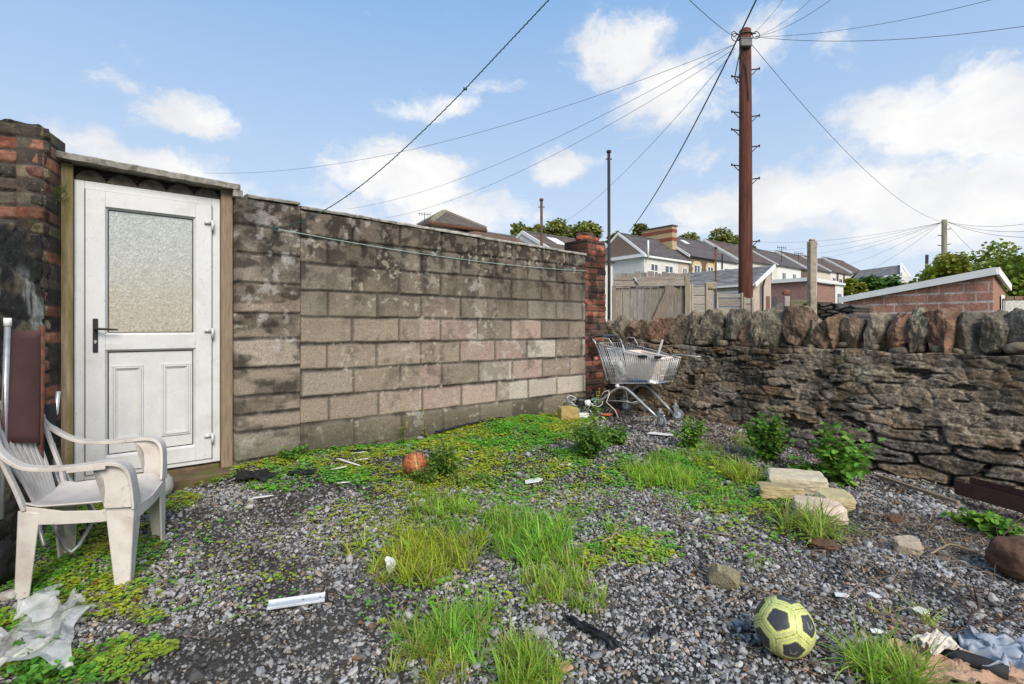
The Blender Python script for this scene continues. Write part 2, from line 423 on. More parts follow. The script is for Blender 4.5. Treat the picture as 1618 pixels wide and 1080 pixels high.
class MB:
    def __init__(s): s.v = []; s.q = []; s.t = []; s.c = []; s.n = 0; s.col = (.5, .5, .5)

    def add(s, verts, quads=(), tris=(), col=None):
        verts = np.asarray(verts, float)
        s.v.append(verts)
        if len(quads): s.q.append(np.asarray(quads) + s.n)
        if len(tris): s.t.append(np.asarray(tris) + s.n)
        c = np.asarray(s.col if col is None else col, float)
        s.c.append(np.tile(c, (len(verts), 1)) if c.ndim == 1 else c)
        s.n += len(verts)

    def box(s, x0, x1, y0, y1, z0, z1, col=None, ch=0, M4=None):
        """axis box, chamfered by ch; optional transform"""
        cx, cy, cz = (x0 + x1) / 2, (y0 + y1) / 2, (z0 + z1) / 2
        hx, hy, hz = abs(x1 - x0) / 2, abs(y1 - y0) / 2, abs(z1 - z0) / 2
        if ch <= 0:
            v = np.array([[a, b, c] for a in (-1, 1) for b in (-1, 1) for c in (-1, 1)], float) * (hx, hy, hz)
            q = [(0, 1, 3, 2), (4, 6, 7, 5), (0, 4, 5, 1), (2, 3, 7, 6), (0, 2, 6, 4), (1, 5, 7, 3)]
            t = []
        else:
            ch = min(ch, hx * .6, hy * .6, hz * .6)
            v = []; idx = {}
            for a in (-1, 1):
                for b in (-1, 1):
                    for c in (-1, 1):
                        for k in range(3):
                            p = [a * hx, b * hy, c * hz]
                            for j in range(3):
                                if j != k: p[j] -= (a, b, c)[j] * ch
                            idx[(a, b, c, k)] = len(v); v.append(p)
            v = np.array(v); q = []; t = []
            for k in range(3):
                o1, o2 = [j for j in range(3) if j != k]
                for sg in (-1, 1):
                    f = []
                    for (m1, m2) in ((-1, -1), (1, -1), (1, 1), (-1, 1)):
                        e = [0, 0, 0]; e[k] = sg; e[o1] = m1; e[o2] = m2; f.append(idx[(*e, k)])
                    q.append(f)
            for k in range(3):
                o1, o2 = [j for j in range(3) if j != k]
                for m1 in (-1, 1):
                    for m2 in (-1, 1):
                        e0 = [0, 0, 0]; e0[k] = -1; e0[o1] = m1; e0[o2] = m2
                        e1 = list(e0); e1[k] = 1
                        q.append([idx[(*e0, o1)], idx[(*e1, o1)], idx[(*e1, o2)], idx[(*e0, o2)]])
            for a in (-1, 1):
                for b in (-1, 1):
                    for c in (-1, 1): t.append([idx[(a, b, c, 0)], idx[(a, b, c, 1)], idx[(a, b, c, 2)]])
        v = v + (cx, cy, cz)
        if M4 is not None:
            A = np.array(M4); v = v @ A[:3, :3].T + A[:3, 3]
        s.add(v, q, t, col)

    def tube(s, pts, r, seg=8, col=None, closed=False):
        pts = [Vector(p) for p in pts]; n = len(pts)
        rs = r if isinstance(r, (list, tuple)) else [r] * n
        V = []; up = None
        for i, p in enumerate(pts):
            if closed: t = pts[(i + 1) % n] - pts[i - 1]
            else: t = pts[min(i + 1, n - 1)] - pts[max(i - 1, 0)]
            t.normalize()
            if up is None: up = Vector((0, 0, 1)) if abs(t.z) < .9 else Vector((1, 0, 0))
            a = t.cross(up).normalized(); b = a.cross(t); up = b
            for k in range(seg):
                an = 2 * math.pi * k / seg
                V.append(p + rs[i] * (math.cos(an) * a + math.sin(an) * b))
        q = []
        for i in range(n if closed else n - 1):
            j = (i + 1) % n
            for k in range(seg):
                k2 = (k + 1) % seg
                q.append((i * seg + k, i * seg + k2, j * seg + k2, j * seg + k))
        t = []
        if not closed:
            V.append(pts[0]); V.append(pts[-1]); a0 = n * seg; a1 = a0 + 1
            for k in range(seg):
                t.append((a0, (k + 1) % seg, k)); t.append((a1, (n - 1) * seg + k, (n - 1) * seg + (k + 1) % seg))
        s.add([tuple(v) for v in V], q, t, col)

    def loft(s, pts, ws, hs, side, col=None):
        """rectangular section swept along pts; side = vector of the width direction per point or one"""
        pts = [Vector(p) for p in pts]; n = len(pts); V = []
        for i, p in enumerate(pts):
            t = (pts[min(i + 1, n - 1)] - pts[max(i - 1, 0)]).normalized()
            sd_ = Vector(side[i] if isinstance(side, list) else side)
            sd_ = (sd_ - t * sd_.dot(t)).normalized(); nn = t.cross(sd_)
            w = ws[i] / 2; h = hs[i] / 2
            for a, b in ((-1, -1), (1, -1), (1, 1), (-1, 1)): V.append(tuple(p + sd_ * a * w + nn * b * h))
        q = [(3, 2, 1, 0), ((n - 1) * 4, (n - 1) * 4 + 1, (n - 1) * 4 + 2, (n - 1) * 4 + 3)]
        for i in range(n - 1):
            for k in range(4): q.append((i * 4 + k, i * 4 + (k + 1) % 4, i * 4 + 4 + (k + 1) % 4, i * 4 + 4 + k))
        s.add(V, q, (), col)

    def prism(s, poly, axis, a, b, col=None):
        """polygon (list of 2D) extruded along axis from a to b. axis 'x': poly is (y,z); 'y': (x,z); 'z': (x,y)"""
        n = len(poly)

        def mk(p, t): return {'x': (t, p[0], p[1]), 'y': (p[0], t, p[1]), 'z': (p[0], p[1], t)}[axis]
        V = [mk(p, a) for p in poly] + [mk(p, b) for p in poly]
        q = [(i, (i + 1) % n, n + (i + 1) % n, n + i) for i in range(n)]
        t = []
        for i in range(1, n - 1): t += [(0, i + 1, i), (n, n + i, n + i + 1)]
        s.add(V, q, t, col)

    def rock(s, c, size, rot=None, seed=0, boxy=3.5, amp=.12, sub=3, col=None, colvar=.15, cuts=9, cutd=(.70, 1.02)):
        v, f = ico(sub)
        p = v.copy()
        nrm = (np.abs(p) ** boxy).sum(1) ** (1 / boxy); p = p / nrm[:, None]
        d = np.array([mnoise.noise(Vector(q * 1.6 + seed * 7.7)) + .5 * mnoise.noise(Vector(q * 4 + seed * 3.1)) for q in p])
        p = p * (1 + amp * d)[:, None]
        rc = np.random.default_rng(int(seed * 97) + 5)
        for _ in range(cuts):
            nv = rc.normal(0, 1, 3); nv /= np.linalg.norm(nv)
            lim = rc.uniform(*cutd) * (np.abs(nv).sum() * .5 + .42)
            ex = np.maximum(p @ nv - lim, 0); p = p - ex[:, None] * nv[None] * .95
        p = p + amp / .15 * (.035 * np.array([mnoise.noise_vector(Vector(q * 7 + seed)) for q in v]) + .016 * np.array([mnoise.noise_vector(Vector(q * 19 + seed)) for q in v]))
        p = p * (np.array(size) / 2)
        if rot is not None: p = p @ np.array(rot).T
        p = p + np.array(c)
        base = np.array(s.col if col is None else col)
        cc = base[None, :] * (1 + colvar * (np.array([mnoise.noise(Vector(q * 2.1 + seed * 1.3)) for q in v]))[:, None] * 2)
        s.add(p, (), f, np.clip(cc, .005, 1))

    def build(s, name, m, parent=None, smooth=False, loc=None, rz=None):
        fl = []
        if s.q: fl.append(np.concatenate(s.q))
        if s.t: fl.append(np.concatenate(s.t))
        o = raw(name, np.concatenate(s.v), fl, m, parent, np.concatenate(s.c), smooth, loc, rz)
        return o


def recalc(o):
    import bmesh
    bm = bmesh.new(); bm.from_mesh(o.data); bmesh.ops.recalc_face_normals(bm, faces=bm.faces); bm.to_mesh(o.data); bm.free()
    return o


def bevel(o, w=.004, seg=2):
    recalc(o)
    b = o.modifiers.new('b', 'BEVEL'); b.width = w; b.segments = seg; b.limit_method = 'ANGLE'; b.angle_limit = R(40)
    return o


def relief(name, x0, x1, z0, ztop, res, fn, m, parent=None, thick=.2, loc=None, rz=None, botfn=None, smooth=True):
    """wall slab in local xz whose front (-y) is a real height field. ztop may be a function of x"""
    nx = int((x1 - x0) / res) + 1
    zt = ztop if callable(ztop) else (lambda x: np.full_like(x, ztop))
    xs = np.linspace(x0, x1, nx)
    tops = zt(xs)
    nz = int((tops.max() - z0) / res) + 1
    X = np.repeat(xs[:, None], nz, 1)
    T = np.linspace(0, 1, nz)[None, :]
    Z = z0 + T * (tops[:, None] - z0)
    h, c = fn(X.ravel(), Z.ravel())
    Vf = np.stack([X.ravel(), -h, Z.ravel()], 1)
    # round the free edges back
    idx = np.arange(nx * nz).reshape(nx, nz)
    q = np.stack([idx[:-1, :-1].ravel(), idx[1:, :-1].ravel(), idx[1:, 1:].ravel(), idx[:-1, 1:].ravel()], 1)
    border = np.concatenate([idx[:, 0], idx[-1, 1:], idx[-2::-1, -1], idx[0, -2:0:-1]])
    Vb = Vf[border].copy(); Vb[:, 1] = thick
    nb = len(border); n0 = len(Vf)
    k = np.arange(nb); k2 = (k + 1) % nb
    qs = np.stack([border[k2], border[k], n0 + k, n0 + k2], 1)
    Vc = np.concatenate([Vf, Vb, [[(x0 + x1) / 2, thick, z0 + .5 * (tops.mean() - z0)]]])
    tb = np.stack([n0 + k, np.full(nb, n0 + nb), n0 + k2], 1)
    C = np.concatenate([c, c[border], [c.mean(0)]])
    return raw(name, Vc, [np.concatenate([q, qs]), tb], m, parent, C, smooth, loc, rz)


def cells(X, Z, cw, chh, x0, x1, z0, z1, seed, jit=.35, warp=.02, wsc=9):
    """jittered coursed-rubble cells: returns id, edge distance (m)"""
    r = np.random.default_rng(seed)
    pts = []; z = z0 - chh
    while z < z1 + chh:
        hrow = chh * r.uniform(.6, 1.5); x = x0 - cw * r.random()
        while x < x1 + cw:
            w = cw * r.uniform(.5, 1.6)
            pts.append((x + w / 2, z + hrow / 2 + r.uniform(-jit, jit) * hrow)); x += w
        z += hrow
    pts = np.array(pts); asp = cw / chh * .85
    Xw = X + warp * (fbm(X, Z, wsc, 3, seed) - .5) * 2; Zw = Z + warp * .7 * (fbm(X, Z, wsc, 3, seed + 5) - .5) * 2
    f1 = np.full(len(X), 9.); f2 = np.full(len(X), 9.); i1 = np.zeros(len(X), int)
    for i, (px, pz) in enumerate(pts):
        msk = np.abs(Xw - px) < cw * 2.2
        dx = np.abs(Xw[msk] - px) / asp; dz = np.abs(Zw[msk] - pz)
        d = (dx ** 2.6 + dz ** 2.6) ** (1 / 2.6)
        a = f1[msk]; b = f2[msk]; ii = i1[msk]
        c1 = d < a
        b = np.where(c1, a, np.minimum(b, d)); a = np.where(c1, d, a); ii = np.where(c1, i, ii)
        f1[msk] = a; f2[msk] = b; i1[msk] = ii
    return i1, (f2 - f1), len(pts)


# ================================================================ GROUND
def axis(lo, hi, flo, fhi, fine):
    a = list(np.arange(flo, fhi, fine)); x = fhi; st = fine
    while x < hi: a.append(x); st *= 1.25; x += st
    a.append(hi); x = flo; st = fine; b = []
    while x > lo: st *= 1.25; x -= st; b.append(x)
    b.append(lo)
    return np.array(sorted(set([round(q, 4) for q in a + b])))


gx = axis(-700, 700, -3.2, 4.2, .03); gy = axis(-300, 1200, .6, 6.9, .03)
GX, GY = np.meshgrid(gx, gy, indexing='ij')
gz = ground_h(GX, GY)
near = (1 - sstep(5, 8, np.hypot(GX, GY - 3)))
gz = gz + near * (.022 * (fbm(GX, GY, 5, 4, 3) - .5) * 2) - .012 * near
soilc = np.stack([.018 + .060 * fbm(GX, GY, 4, 5, 9)] * 3, -1) * np.array([1.0, .92, .82])
farc = np.array([.10, .11, .05])
fm = sstep(7, 12, np.hypot(GX, GY - 3))[..., None]
soilc = soilc * (1 - fm) + farc * fm
idx = np.arange(GX.size).reshape(GX.shape)
q = np.stack([idx[:-1, :-1].ravel(), idx[1:, :-1].ravel(), idx[1:, 1:].ravel(), idx[:-1, 1:].ravel()], 1)
tag(raw('ground', np.stack([GX.ravel(), GY.ravel(), gz.ravel()], 1), q, M['soil'], None, soilc.reshape(-1, 3), True), kind='structure')


def surf_z(x, y):
    return ground_h(x, y) + .022 * (fbm(x, y, 5, 4, 3) - .5) * 2 - .012


# inside-yard test
def in_yard(x, y):
    a = (x + 1.754) * .628 - (y - 4.23) * .778          # distance in front of the block wall
    b = 5.06 - (.778 * x + .628 * y)                    # distance in front of the stone wall
    left = (x + 2.8) - (3.1 - y) * .375
    return (a > .02) & (b > .02) & (left > .05)


# vegetation masks in photo pixels, laid on the ground: (cx,cy,rx,ry,strength)
CLOVER = [(560, 705, 110, 22, 1.1), (660, 690, 120, 22, 1.0), (760, 690, 110, 32, 1.2), (830, 680, 70, 26, 1.3), (870, 665, 60, 16, 1.2), (470, 740, 60, 20, 1.0),
          (430, 765, 60, 16, .8), (150, 860, 110, 60, 1.2), (110, 920, 120, 40, 1.2), (150, 955, 80, 30, .8), (220, 1030, 60, 18, .9), (110, 1060, 120, 28, 1.2), (230, 980, 30, 14, .8),
          (180, 810, 60, 30, 1.0), (270, 795, 50, 16, .8), (300, 752, 70, 14, .9), (1010, 870, 70, 28, 1.1), (940, 880, 40, 20, .7), (980, 750, 40, 30, .5), (900, 730, 40, 24, .7),
          (1120, 770, 90, 40, .75), (1180, 790, 80, 35, .8), (740, 740, 70, 30, .9), (650, 770, 60, 28, .6), (560, 750, 70, 22, .55), (1090, 740, 70, 30, .7), (30, 985, 60, 25, .8), (620, 830, 150, 60, .20), (800, 765, 130, 60, .32), (900, 805, 110, 60, .24), (320, 900, 160, 90, .10), (700, 960, 140, 60, .12), (1200, 850, 120, 40, .15)]
GRASS = [(680, 860, 85, 48, .9), (620, 890, 50, 22, .5), (770, 850, 50, 40, .45), (1250, 800, 70, 40, .55), (1320, 830, 30, 16, .8), (1190, 700, 40, 30, .7), (750, 925, 120, 60, .28), (640, 820, 90, 60, .42), (820, 780, 90, 50, .25), (1000, 800, 90, 40, .2), (700, 790, 60, 35, .8), (660, 745, 40, 25, .6), (800, 810, 45, 25, .9), (840, 855, 70, 50, 1.1), (790, 840, 50, 30, .9), (880, 915, 50, 40, .8), (860, 945, 50, 22, .6),
         (720, 990, 55, 30, .8), (680, 1030, 60, 30, .7), (740, 1010, 30, 40, .7), (830, 1040, 35, 30, .9), (1040, 740, 45, 25, 1.3), (1100, 730, 70, 30, .8), (1170, 745, 60, 35, .8),
         (1160, 790, 70, 30, .55), (1100, 800, 40, 35, .4), (1270, 815, 55, 25, .5), (990, 850, 30, 18, .35), (1230, 690, 60, 20, .5),
         (925, 690, 40, 20, .8), (1390, 1040, 40, 18, .6), (1460, 975, 18, 8, .5), (1385, 958, 22, 8, .4), (1195, 885, 28, 10, .35), (1530, 890, 22, 8, .3), (535, 835, 16, 10, .3), (1205, 900, 10, 8, .3),
         (575, 735, 90, 14, .25), (430, 740, 20, 8, .2)]


def vmask(lst, X, Y, Z, seed):
    px, py = proj(X, Y, Z)
    m = np.zeros(len(X))
    for cx, cy, rx, ry, st in lst:
        d = np.sqrt(((px - cx) / rx) ** 2 + ((py - cy) / ry) ** 2)
        m = np.maximum(m, st * (1 - sstep(.55, 1.25, d)))
    return m * (.45 + 1.0 * sstep(.34, .60, fbm(X, Y, 7, 3, seed)))


# ---- gravel
def scatter(n, ymax=7.0, power=1.0, ymin=.95):
    y = RNG.uniform(ymin, ymax, n * 2); x = RNG.uniform(-3, 4.3, n * 2)
    k = (np.abs(x) < y * 1.06 + .1) & in_yard(x, y)
    x, y = x[k][:n], y[k][:n]
    return x, y


def instance_mesh(name, tv, tf, pos, scl, quat_m, colr, m, smooth=False, kind='stuff', variants=None):
    n = len(pos); k = len(tv)
    W = np.einsum('nij,nkj->nki', quat_m, tv[None] * scl[:, None, :] if variants is None else variants * scl[:, None, :]) + pos[:, None, :]
    Fa = (tf[None] + (np.arange(n) * k)[:, None, None]).reshape(-1, tf.shape[1])
    return raw(name, W.reshape(-1, 3), Fa, m, None, np.repeat(colr, k, 0), smooth)


def rand_rot(n, tilt=math.pi):
    a = RNG.uniform(0, 2 * math.pi, n); b = RNG.uniform(-tilt, tilt, n); c = RNG.uniform(-tilt, tilt, n)
    ca, sa, cb, sb, cc_, sc_ = np.cos(a), np.sin(a), np.cos(b), np.sin(b), np.cos(c), np.sin(c)
    Rz = np.zeros((n, 3, 3)); Rz[:, 0, 0] = ca; Rz[:, 0, 1] = -sa; Rz[:, 1, 0] = sa; Rz[:, 1, 1] = ca; Rz[:, 2, 2] = 1
    Rx = np.zeros((n, 3, 3)); Rx[:, 0, 0] = 1; Rx[:, 1, 1] = cb; Rx[:, 1, 2] = -sb; Rx[:, 2, 1] = sb; Rx[:, 2, 2] = cb
    Ry = np.zeros((n, 3, 3)); Ry[:, 1, 1] = 1; Ry[:, 0, 0] = cc_; Ry[:, 0, 2] = sc_; Ry[:, 2, 0] = -sc_; Ry[:, 2, 2] = cc_
    return Rz @ Rx @ Ry


gxs, gys = [], []
x1, y1 = scatter(60000, 3.6); x2, y2 = scatter(62000, 7.0)
gxx = np.concatenate([x1, x2]); gyy = np.concatenate([y1, y2])
# bare dark soil patches: fewer stones
bare = fbm(gxx, gyy, 2.2, 4, 21)
keep = RNG.random(len(gxx)) < np.clip(1.15 - .8 * sstep(.52, .66, bare), .52, 1)
gxx, gyy = gxx[keep], gyy[keep]; ng = len(gxx)
sz = .0055 * np.exp(RNG.normal(0, .38, ng)) * (1 + .10 * np.clip(gyy - 2.5, 0, 3))
sz = np.where(RNG.random(ng) < .02, sz * 1.7, sz)
scl = np.stack([sz * RNG.uniform(1.0, 1.6, ng), sz * RNG.uniform(.8, 1.1, ng), sz * RNG.uniform(.45, .8, ng)], 1)
pos = np.stack([gxx, gyy, surf_z(gxx, gyy) + sz * RNG.uniform(.1, .9, ng)], 1)
tv, tf = ico(1)
templ = np.stack([tv * (1 + np.random.default_rng(k).uniform(-.24, .2, (len(tv), 1))) for k in range(24)])
pick = RNG.integers(0, 24, ng)
tone = RNG.random(ng)
light = np.clip(.11 + .29 * RNG.beta(1.4, 1.7, ng) - .10 * sstep(.46, .62, bare[keep]), .03, .5)
light = np.where(tone < .27, .04 + .06 * RNG.random(ng), light)
gc = light[:, None] * np.array([1.0, .965, .925]) * 1.30
warm = (tone > .90)[:, None]
gc = np.where(warm, light[:, None] * np.array([1.10, .88, .66]), gc)
gc = np.where((tone > .992)[:, None], light[:, None] * np.array([1.4, .75, .42]), gc)
blu = ((tone > .3) & (tone < .5))[:, None]
gc = np.where(blu, gc * np.array([.95, .98, 1.05]), gc)
tag(instance_mesh('gravel', tv, tf, pos, scl, rand_rot(ng, .7), gc, M['gravel'], variants=templ[pick]), kind='stuff',
    label='loose grey stone chippings covering the yard floor', cat='gravel')


# ---- leaves / blades generators
def leaf_cloud(pos, size, yaw, pitch, roll, wid=.75, cup=.10):
    """pos (n,3); returns V,F of folded pointed leaves"""
    n = len(pos)
    t = np.array([[0, 0, 0], [-.5 * wid, .38, cup], [.5 * wid, .38, cup], [0, 1, 0], [0, .45, 0], [-.36 * wid, .75, cup * .7], [.36 * wid, .75, cup * .7]])
    f = np.array([[0, 2, 4], [2, 6, 4], [6, 3, 4], [3, 5, 4], [5, 1, 4], [1, 0, 4]])
    L = t[None] * size[:, None, None]
    cr, sr = np.cos(roll), np.sin(roll)
    x = L[..., 0] * cr[:, None] + L[..., 2] * sr[:, None]; z = -L[..., 0] * sr[:, None] + L[..., 2] * cr[:, None]; y = L[..., 1]
    cp, sp = np.cos(pitch), np.sin(pitch)
    y2 = y * cp[:, None] - z * sp[:, None]; z2 = y * sp[:, None] + z * cp[:, None]
    cy, sy = np.cos(yaw), np.sin(yaw)
    x3 = x * cy[:, None] - y2 * sy[:, None]; y3 = x * sy[:, None] + y2 * cy[:, None]
    V = np.stack([x3, y3, z2], -1) + pos[:, None]
    Fa = (f[None] + (np.arange(n) * 7)[:, None, None]).reshape(-1, 3)
    return V.reshape(-1, 3), Fa, 7


def jitcol(base, n, v=.25, yel=.0):
    b = np.tile(np.array(base), (n, 1)) * (1 + RNG.uniform(-v, v, (n, 1)))
    b[:, 0] *= 1 + RNG.uniform(-.15, .35, n)
    return np.clip(b, .004, 1)


# ---- creeping clover carpet
x, y = scatter(210000, 6.9)
z = surf_z(x, y); mk = vmask(CLOVER, x, y, z, 5)
a_ = (x + 1.754) * .628 - (y - 4.23) * .778
mk = np.maximum(mk, .9 * (1 - sstep(.05, .22, a_)) * sstep(.4, .6, fbm(x, y, 3, 3, 44)) * (x > -2.3))
mk = mk * (.35 + .95 * sstep(.36, .56, fbm(x, y, 26, 3, 15)))
k = RNG.random(len(x)) < mk * .9
x, y, z, mk = x[k], y[k], z[k], mk[k]; n0 = len(x)
hgt = RNG.uniform(.008, .030, n0) * (.6 + .9 * fbm(x, y, 4, 2, 8))
px_, py_ = proj(x, y, z)
LV, LF, LC = [], [], []; off = 0
yaw0 = RNG.uniform(0, 6.28, n0); szc = RNG.uniform(.005, .0135, n0) * np.where(RNG.random(n0) < .05, 1.8, 1) * (1 + .12 * np.clip(y - 3, 0, 3))
hue = fbm(x, y, 1.7, 3, 30)
near_green = sstep(2.9, 1.6, y) if False else 1 - sstep(1.3, 2.1, y)
hue = hue * .6 + .4 * fbm(x, y, 14, 2, 31) + RNG.normal(0, .035, n0)
c0 = np.stack([.19 + .27 * sstep(.40, .60, hue), .48 + .08 * hue, .05 + .0 * hue], 1)
c1 = np.array([.15, .40, .05])
wgt = np.clip(near_green + .7 * (px_ < 400) * (1 - sstep(.35, .5, hue)), 0, 1)[:, None]
cc0 = c0 * (1 - wgt) + c1 * wgt
cc0 *= RNG.uniform(.65, 1.15, (n0, 1))
dry = RNG.random(n0) < .035
cc0[dry] = np.array([.30, .13, .05])
for j in range(3):
    v, f, kk = leaf_cloud(np.stack([x, y, z + hgt], 1), szc, yaw0 + j * 2.094, RNG.uniform(-.15, .45, n0), RNG.uniform(-.4, .4, n0), 1.1, .12)
    LV.append(v); LF.append(f + off); off += len(v); LC.append(np.repeat(cc0, kk, 0))
tag(raw('clover', np.concatenate(LV), np.concatenate(LF), M['leaf'], None, np.concatenate(LC)), kind='stuff',
    label='low yellow green creeping clover spreading over the gravel', cat='clover')


def blades(pos, length, width, yaw, lean, curl, nseg=4):
    """curved tapered grass blades: V,F"""
    n = len(pos); V = np.zeros((n, (nseg + 1) * 2, 3))
    p = pos.copy().astype(float); ang = lean.copy(); sl = length / nseg
    sx, sy = -np.sin(yaw), np.cos(yaw)
    for i in range(nseg + 1):
        w = width * (1 - (i / nseg) ** 1.5 * .93) / 2
        V[:, i * 2] = p + np.stack([sx * w, sy * w, 0 * w], 1)
        V[:, i * 2 + 1] = p - np.stack([sx * w, sy * w, 0 * w], 1)
        p = p + np.stack([np.cos(yaw) * np.sin(ang) * sl, np.sin(yaw) * np.sin(ang) * sl, np.cos(ang) * sl], 1)
        ang = ang + curl / nseg
    f = np.array([[i * 2, i * 2 + 1, i * 2 + 3, i * 2 + 2] for i in range(nseg)])
    Fa = (f[None] + (np.arange(n) * (nseg + 1) * 2)[:, None, None]).reshape(-1, 4)
    return V.reshape(-1, 3), Fa, (nseg + 1) * 2


# ---- grass
cx_, cy_ = scatter(30000, 6.9)
cz_ = surf_z(cx_, cy_); mk = vmask(GRASS, cx_, cy_, cz_, 14)
k = RNG.random(len(cx_)) < np.clip(mk, 0, 1.3) * .62 * sstep(.36, .52, fbm(cx_, cy_, 16, 3, 17))
cx_, cy_, cz_, mk = cx_[k], cy_[k], cz_[k], mk[k]
nb = np.maximum(3, (RNG.uniform(4, 13, len(cx_)) * np.clip(mk, .4, 1.2)).astype(int))
ii = np.repeat(np.arange(len(cx_)), nb); n = len(ii)
L0 = np.repeat(RNG.uniform(.04, .12, len(cx_)) * (.6 + .6 * np.clip(mk, 0, 1.2)), nb) * RNG.uniform(.5, 1.25, n)
yaw = RNG.uniform(0, 6.28, n)
bp = np.stack([cx_[ii] + RNG.normal(0, .012, n), cy_[ii] + RNG.normal(0, .012, n), cz_[ii] - .004], 1)
bv, bf, kb = blades(bp, L0, RNG.uniform(.0028, .0062, n), yaw, np.where(RNG.random(n) < .30, RNG.uniform(1.1, 1.5, n), RNG.uniform(.15, 1.1, n)), RNG.uniform(.1, 1.3, n))
gcol = jitcol((.26, .48, .05), n, .3)
clump_h = np.repeat(fbm(cx_, cy_, 3, 2, 50), nb)
gcol *= (np.array([1.25, 1.0, .8]) * sstep(.4, .6, clump_h)[:, None] + np.array([.72, .92, .9]) * (1 - sstep(.4, .6, clump_h)[:, None]))
dd = RNG.random(n) < .17
gcol[dd] = np.array([.40, .30, .12]) * RNG.uniform(.6, 1.1, (dd.sum(), 1))
tag(raw('grass', bv, bf, M['grass'], None, np.repeat(gcol, kb, 0)), kind='stuff', label='bright green grass growing through the gravel', cat='grass')

# ---- dry twigs, stalks and dead leaves scattered, mostly right side
TW = [(1450, 900, 220, 120, 1.0), (1200, 930, 160, 60, .5), (1480, 850, 140, 30, 1.6), (1130, 640, 120, 40, .6), (1400, 1000, 200, 80, .9), (1180, 690, 120, 40, .8), (1050, 800, 120, 60, .4),
      (700, 900, 300, 120, .12), (1400, 750, 120, 25, .8), (1540, 840, 80, 25, 1.8)]
x, y = scatter(26000, 6.5); z = surf_z(x, y)
mk = vmask(TW, x, y, z, 61); k = RNG.random(len(x)) < mk * .75 * sstep(.36, .52, fbm(x, y, 4, 3, 63)) + .008
x, y, z = x[k], y[k], z[k]; n = len(x)
yaw = np.where(RNG.random(n) < .6, RNG.normal(-.55, .5, n), RNG.uniform(0, 6.28, n))
tvv, tff, kt = blades(np.stack([x, y, z + .014], 1), RNG.uniform(.03, .20, n) * RNG.uniform(.5, 1.3, n), RNG.uniform(.0018, .005, n), yaw, RNG.uniform(1.15, 1.62, n), RNG.uniform(-.2, .45, n), 3)
tc_ = np.array([.42, .30, .18]) * RNG.uniform(.35, 1.25, (n, 1)) * np.stack([np.ones(n), RNG.uniform(.75, 1, n), RNG.uniform(.6, 1, n)], 1)
tag(raw('dry_stalks', tvv, tff, M['twig'], None, np.repeat(tc_, kt, 0)), kind='stuff', label='dry brown stalks and straw strewn on the gravel', cat='straw')
x, y = scatter(420, 6.3); z = surf_z(x, y); n = len(x)
k = RNG.random(n) < .25 + .75 * (x > .8); x, y, z = x[k], y[k], z[k]; n = len(x)
dv, df, kd = leaf_cloud(np.stack([x, y, z + .012], 1), RNG.uniform(.012, .032, n), RNG.uniform(0, 6.28, n), RNG.uniform(-.2, .4, n), RNG.uniform(-.5, .5, n), .8, .2)
tag(raw('dead_leaves', dv, df, M['twig'], None, np.repeat(np.array([.33, .17, .08]) * RNG.uniform(.4, 1.2, (n, 1)), kd, 0)), kind='stuff',
    label='small brown dead leaves lying about the gravel', cat='leaves')

# ================================================================ BLOCK WALL
W0 = Vector((-1.754, 4.23, 0))
CZ0, CH = .39, .2235


def wall_top(x): return 2.175 - .0245 * np.asarray(x)


_bp = RNG.random((64, 64, 4))
_PAL = .90 * np.array([(.325, .265, .205), (.36, .305, .245), (.30, .245, .19), (.33, .265, .205), (.345, .272, .215), (.32, .275, .225), (.28, .23, .18)])


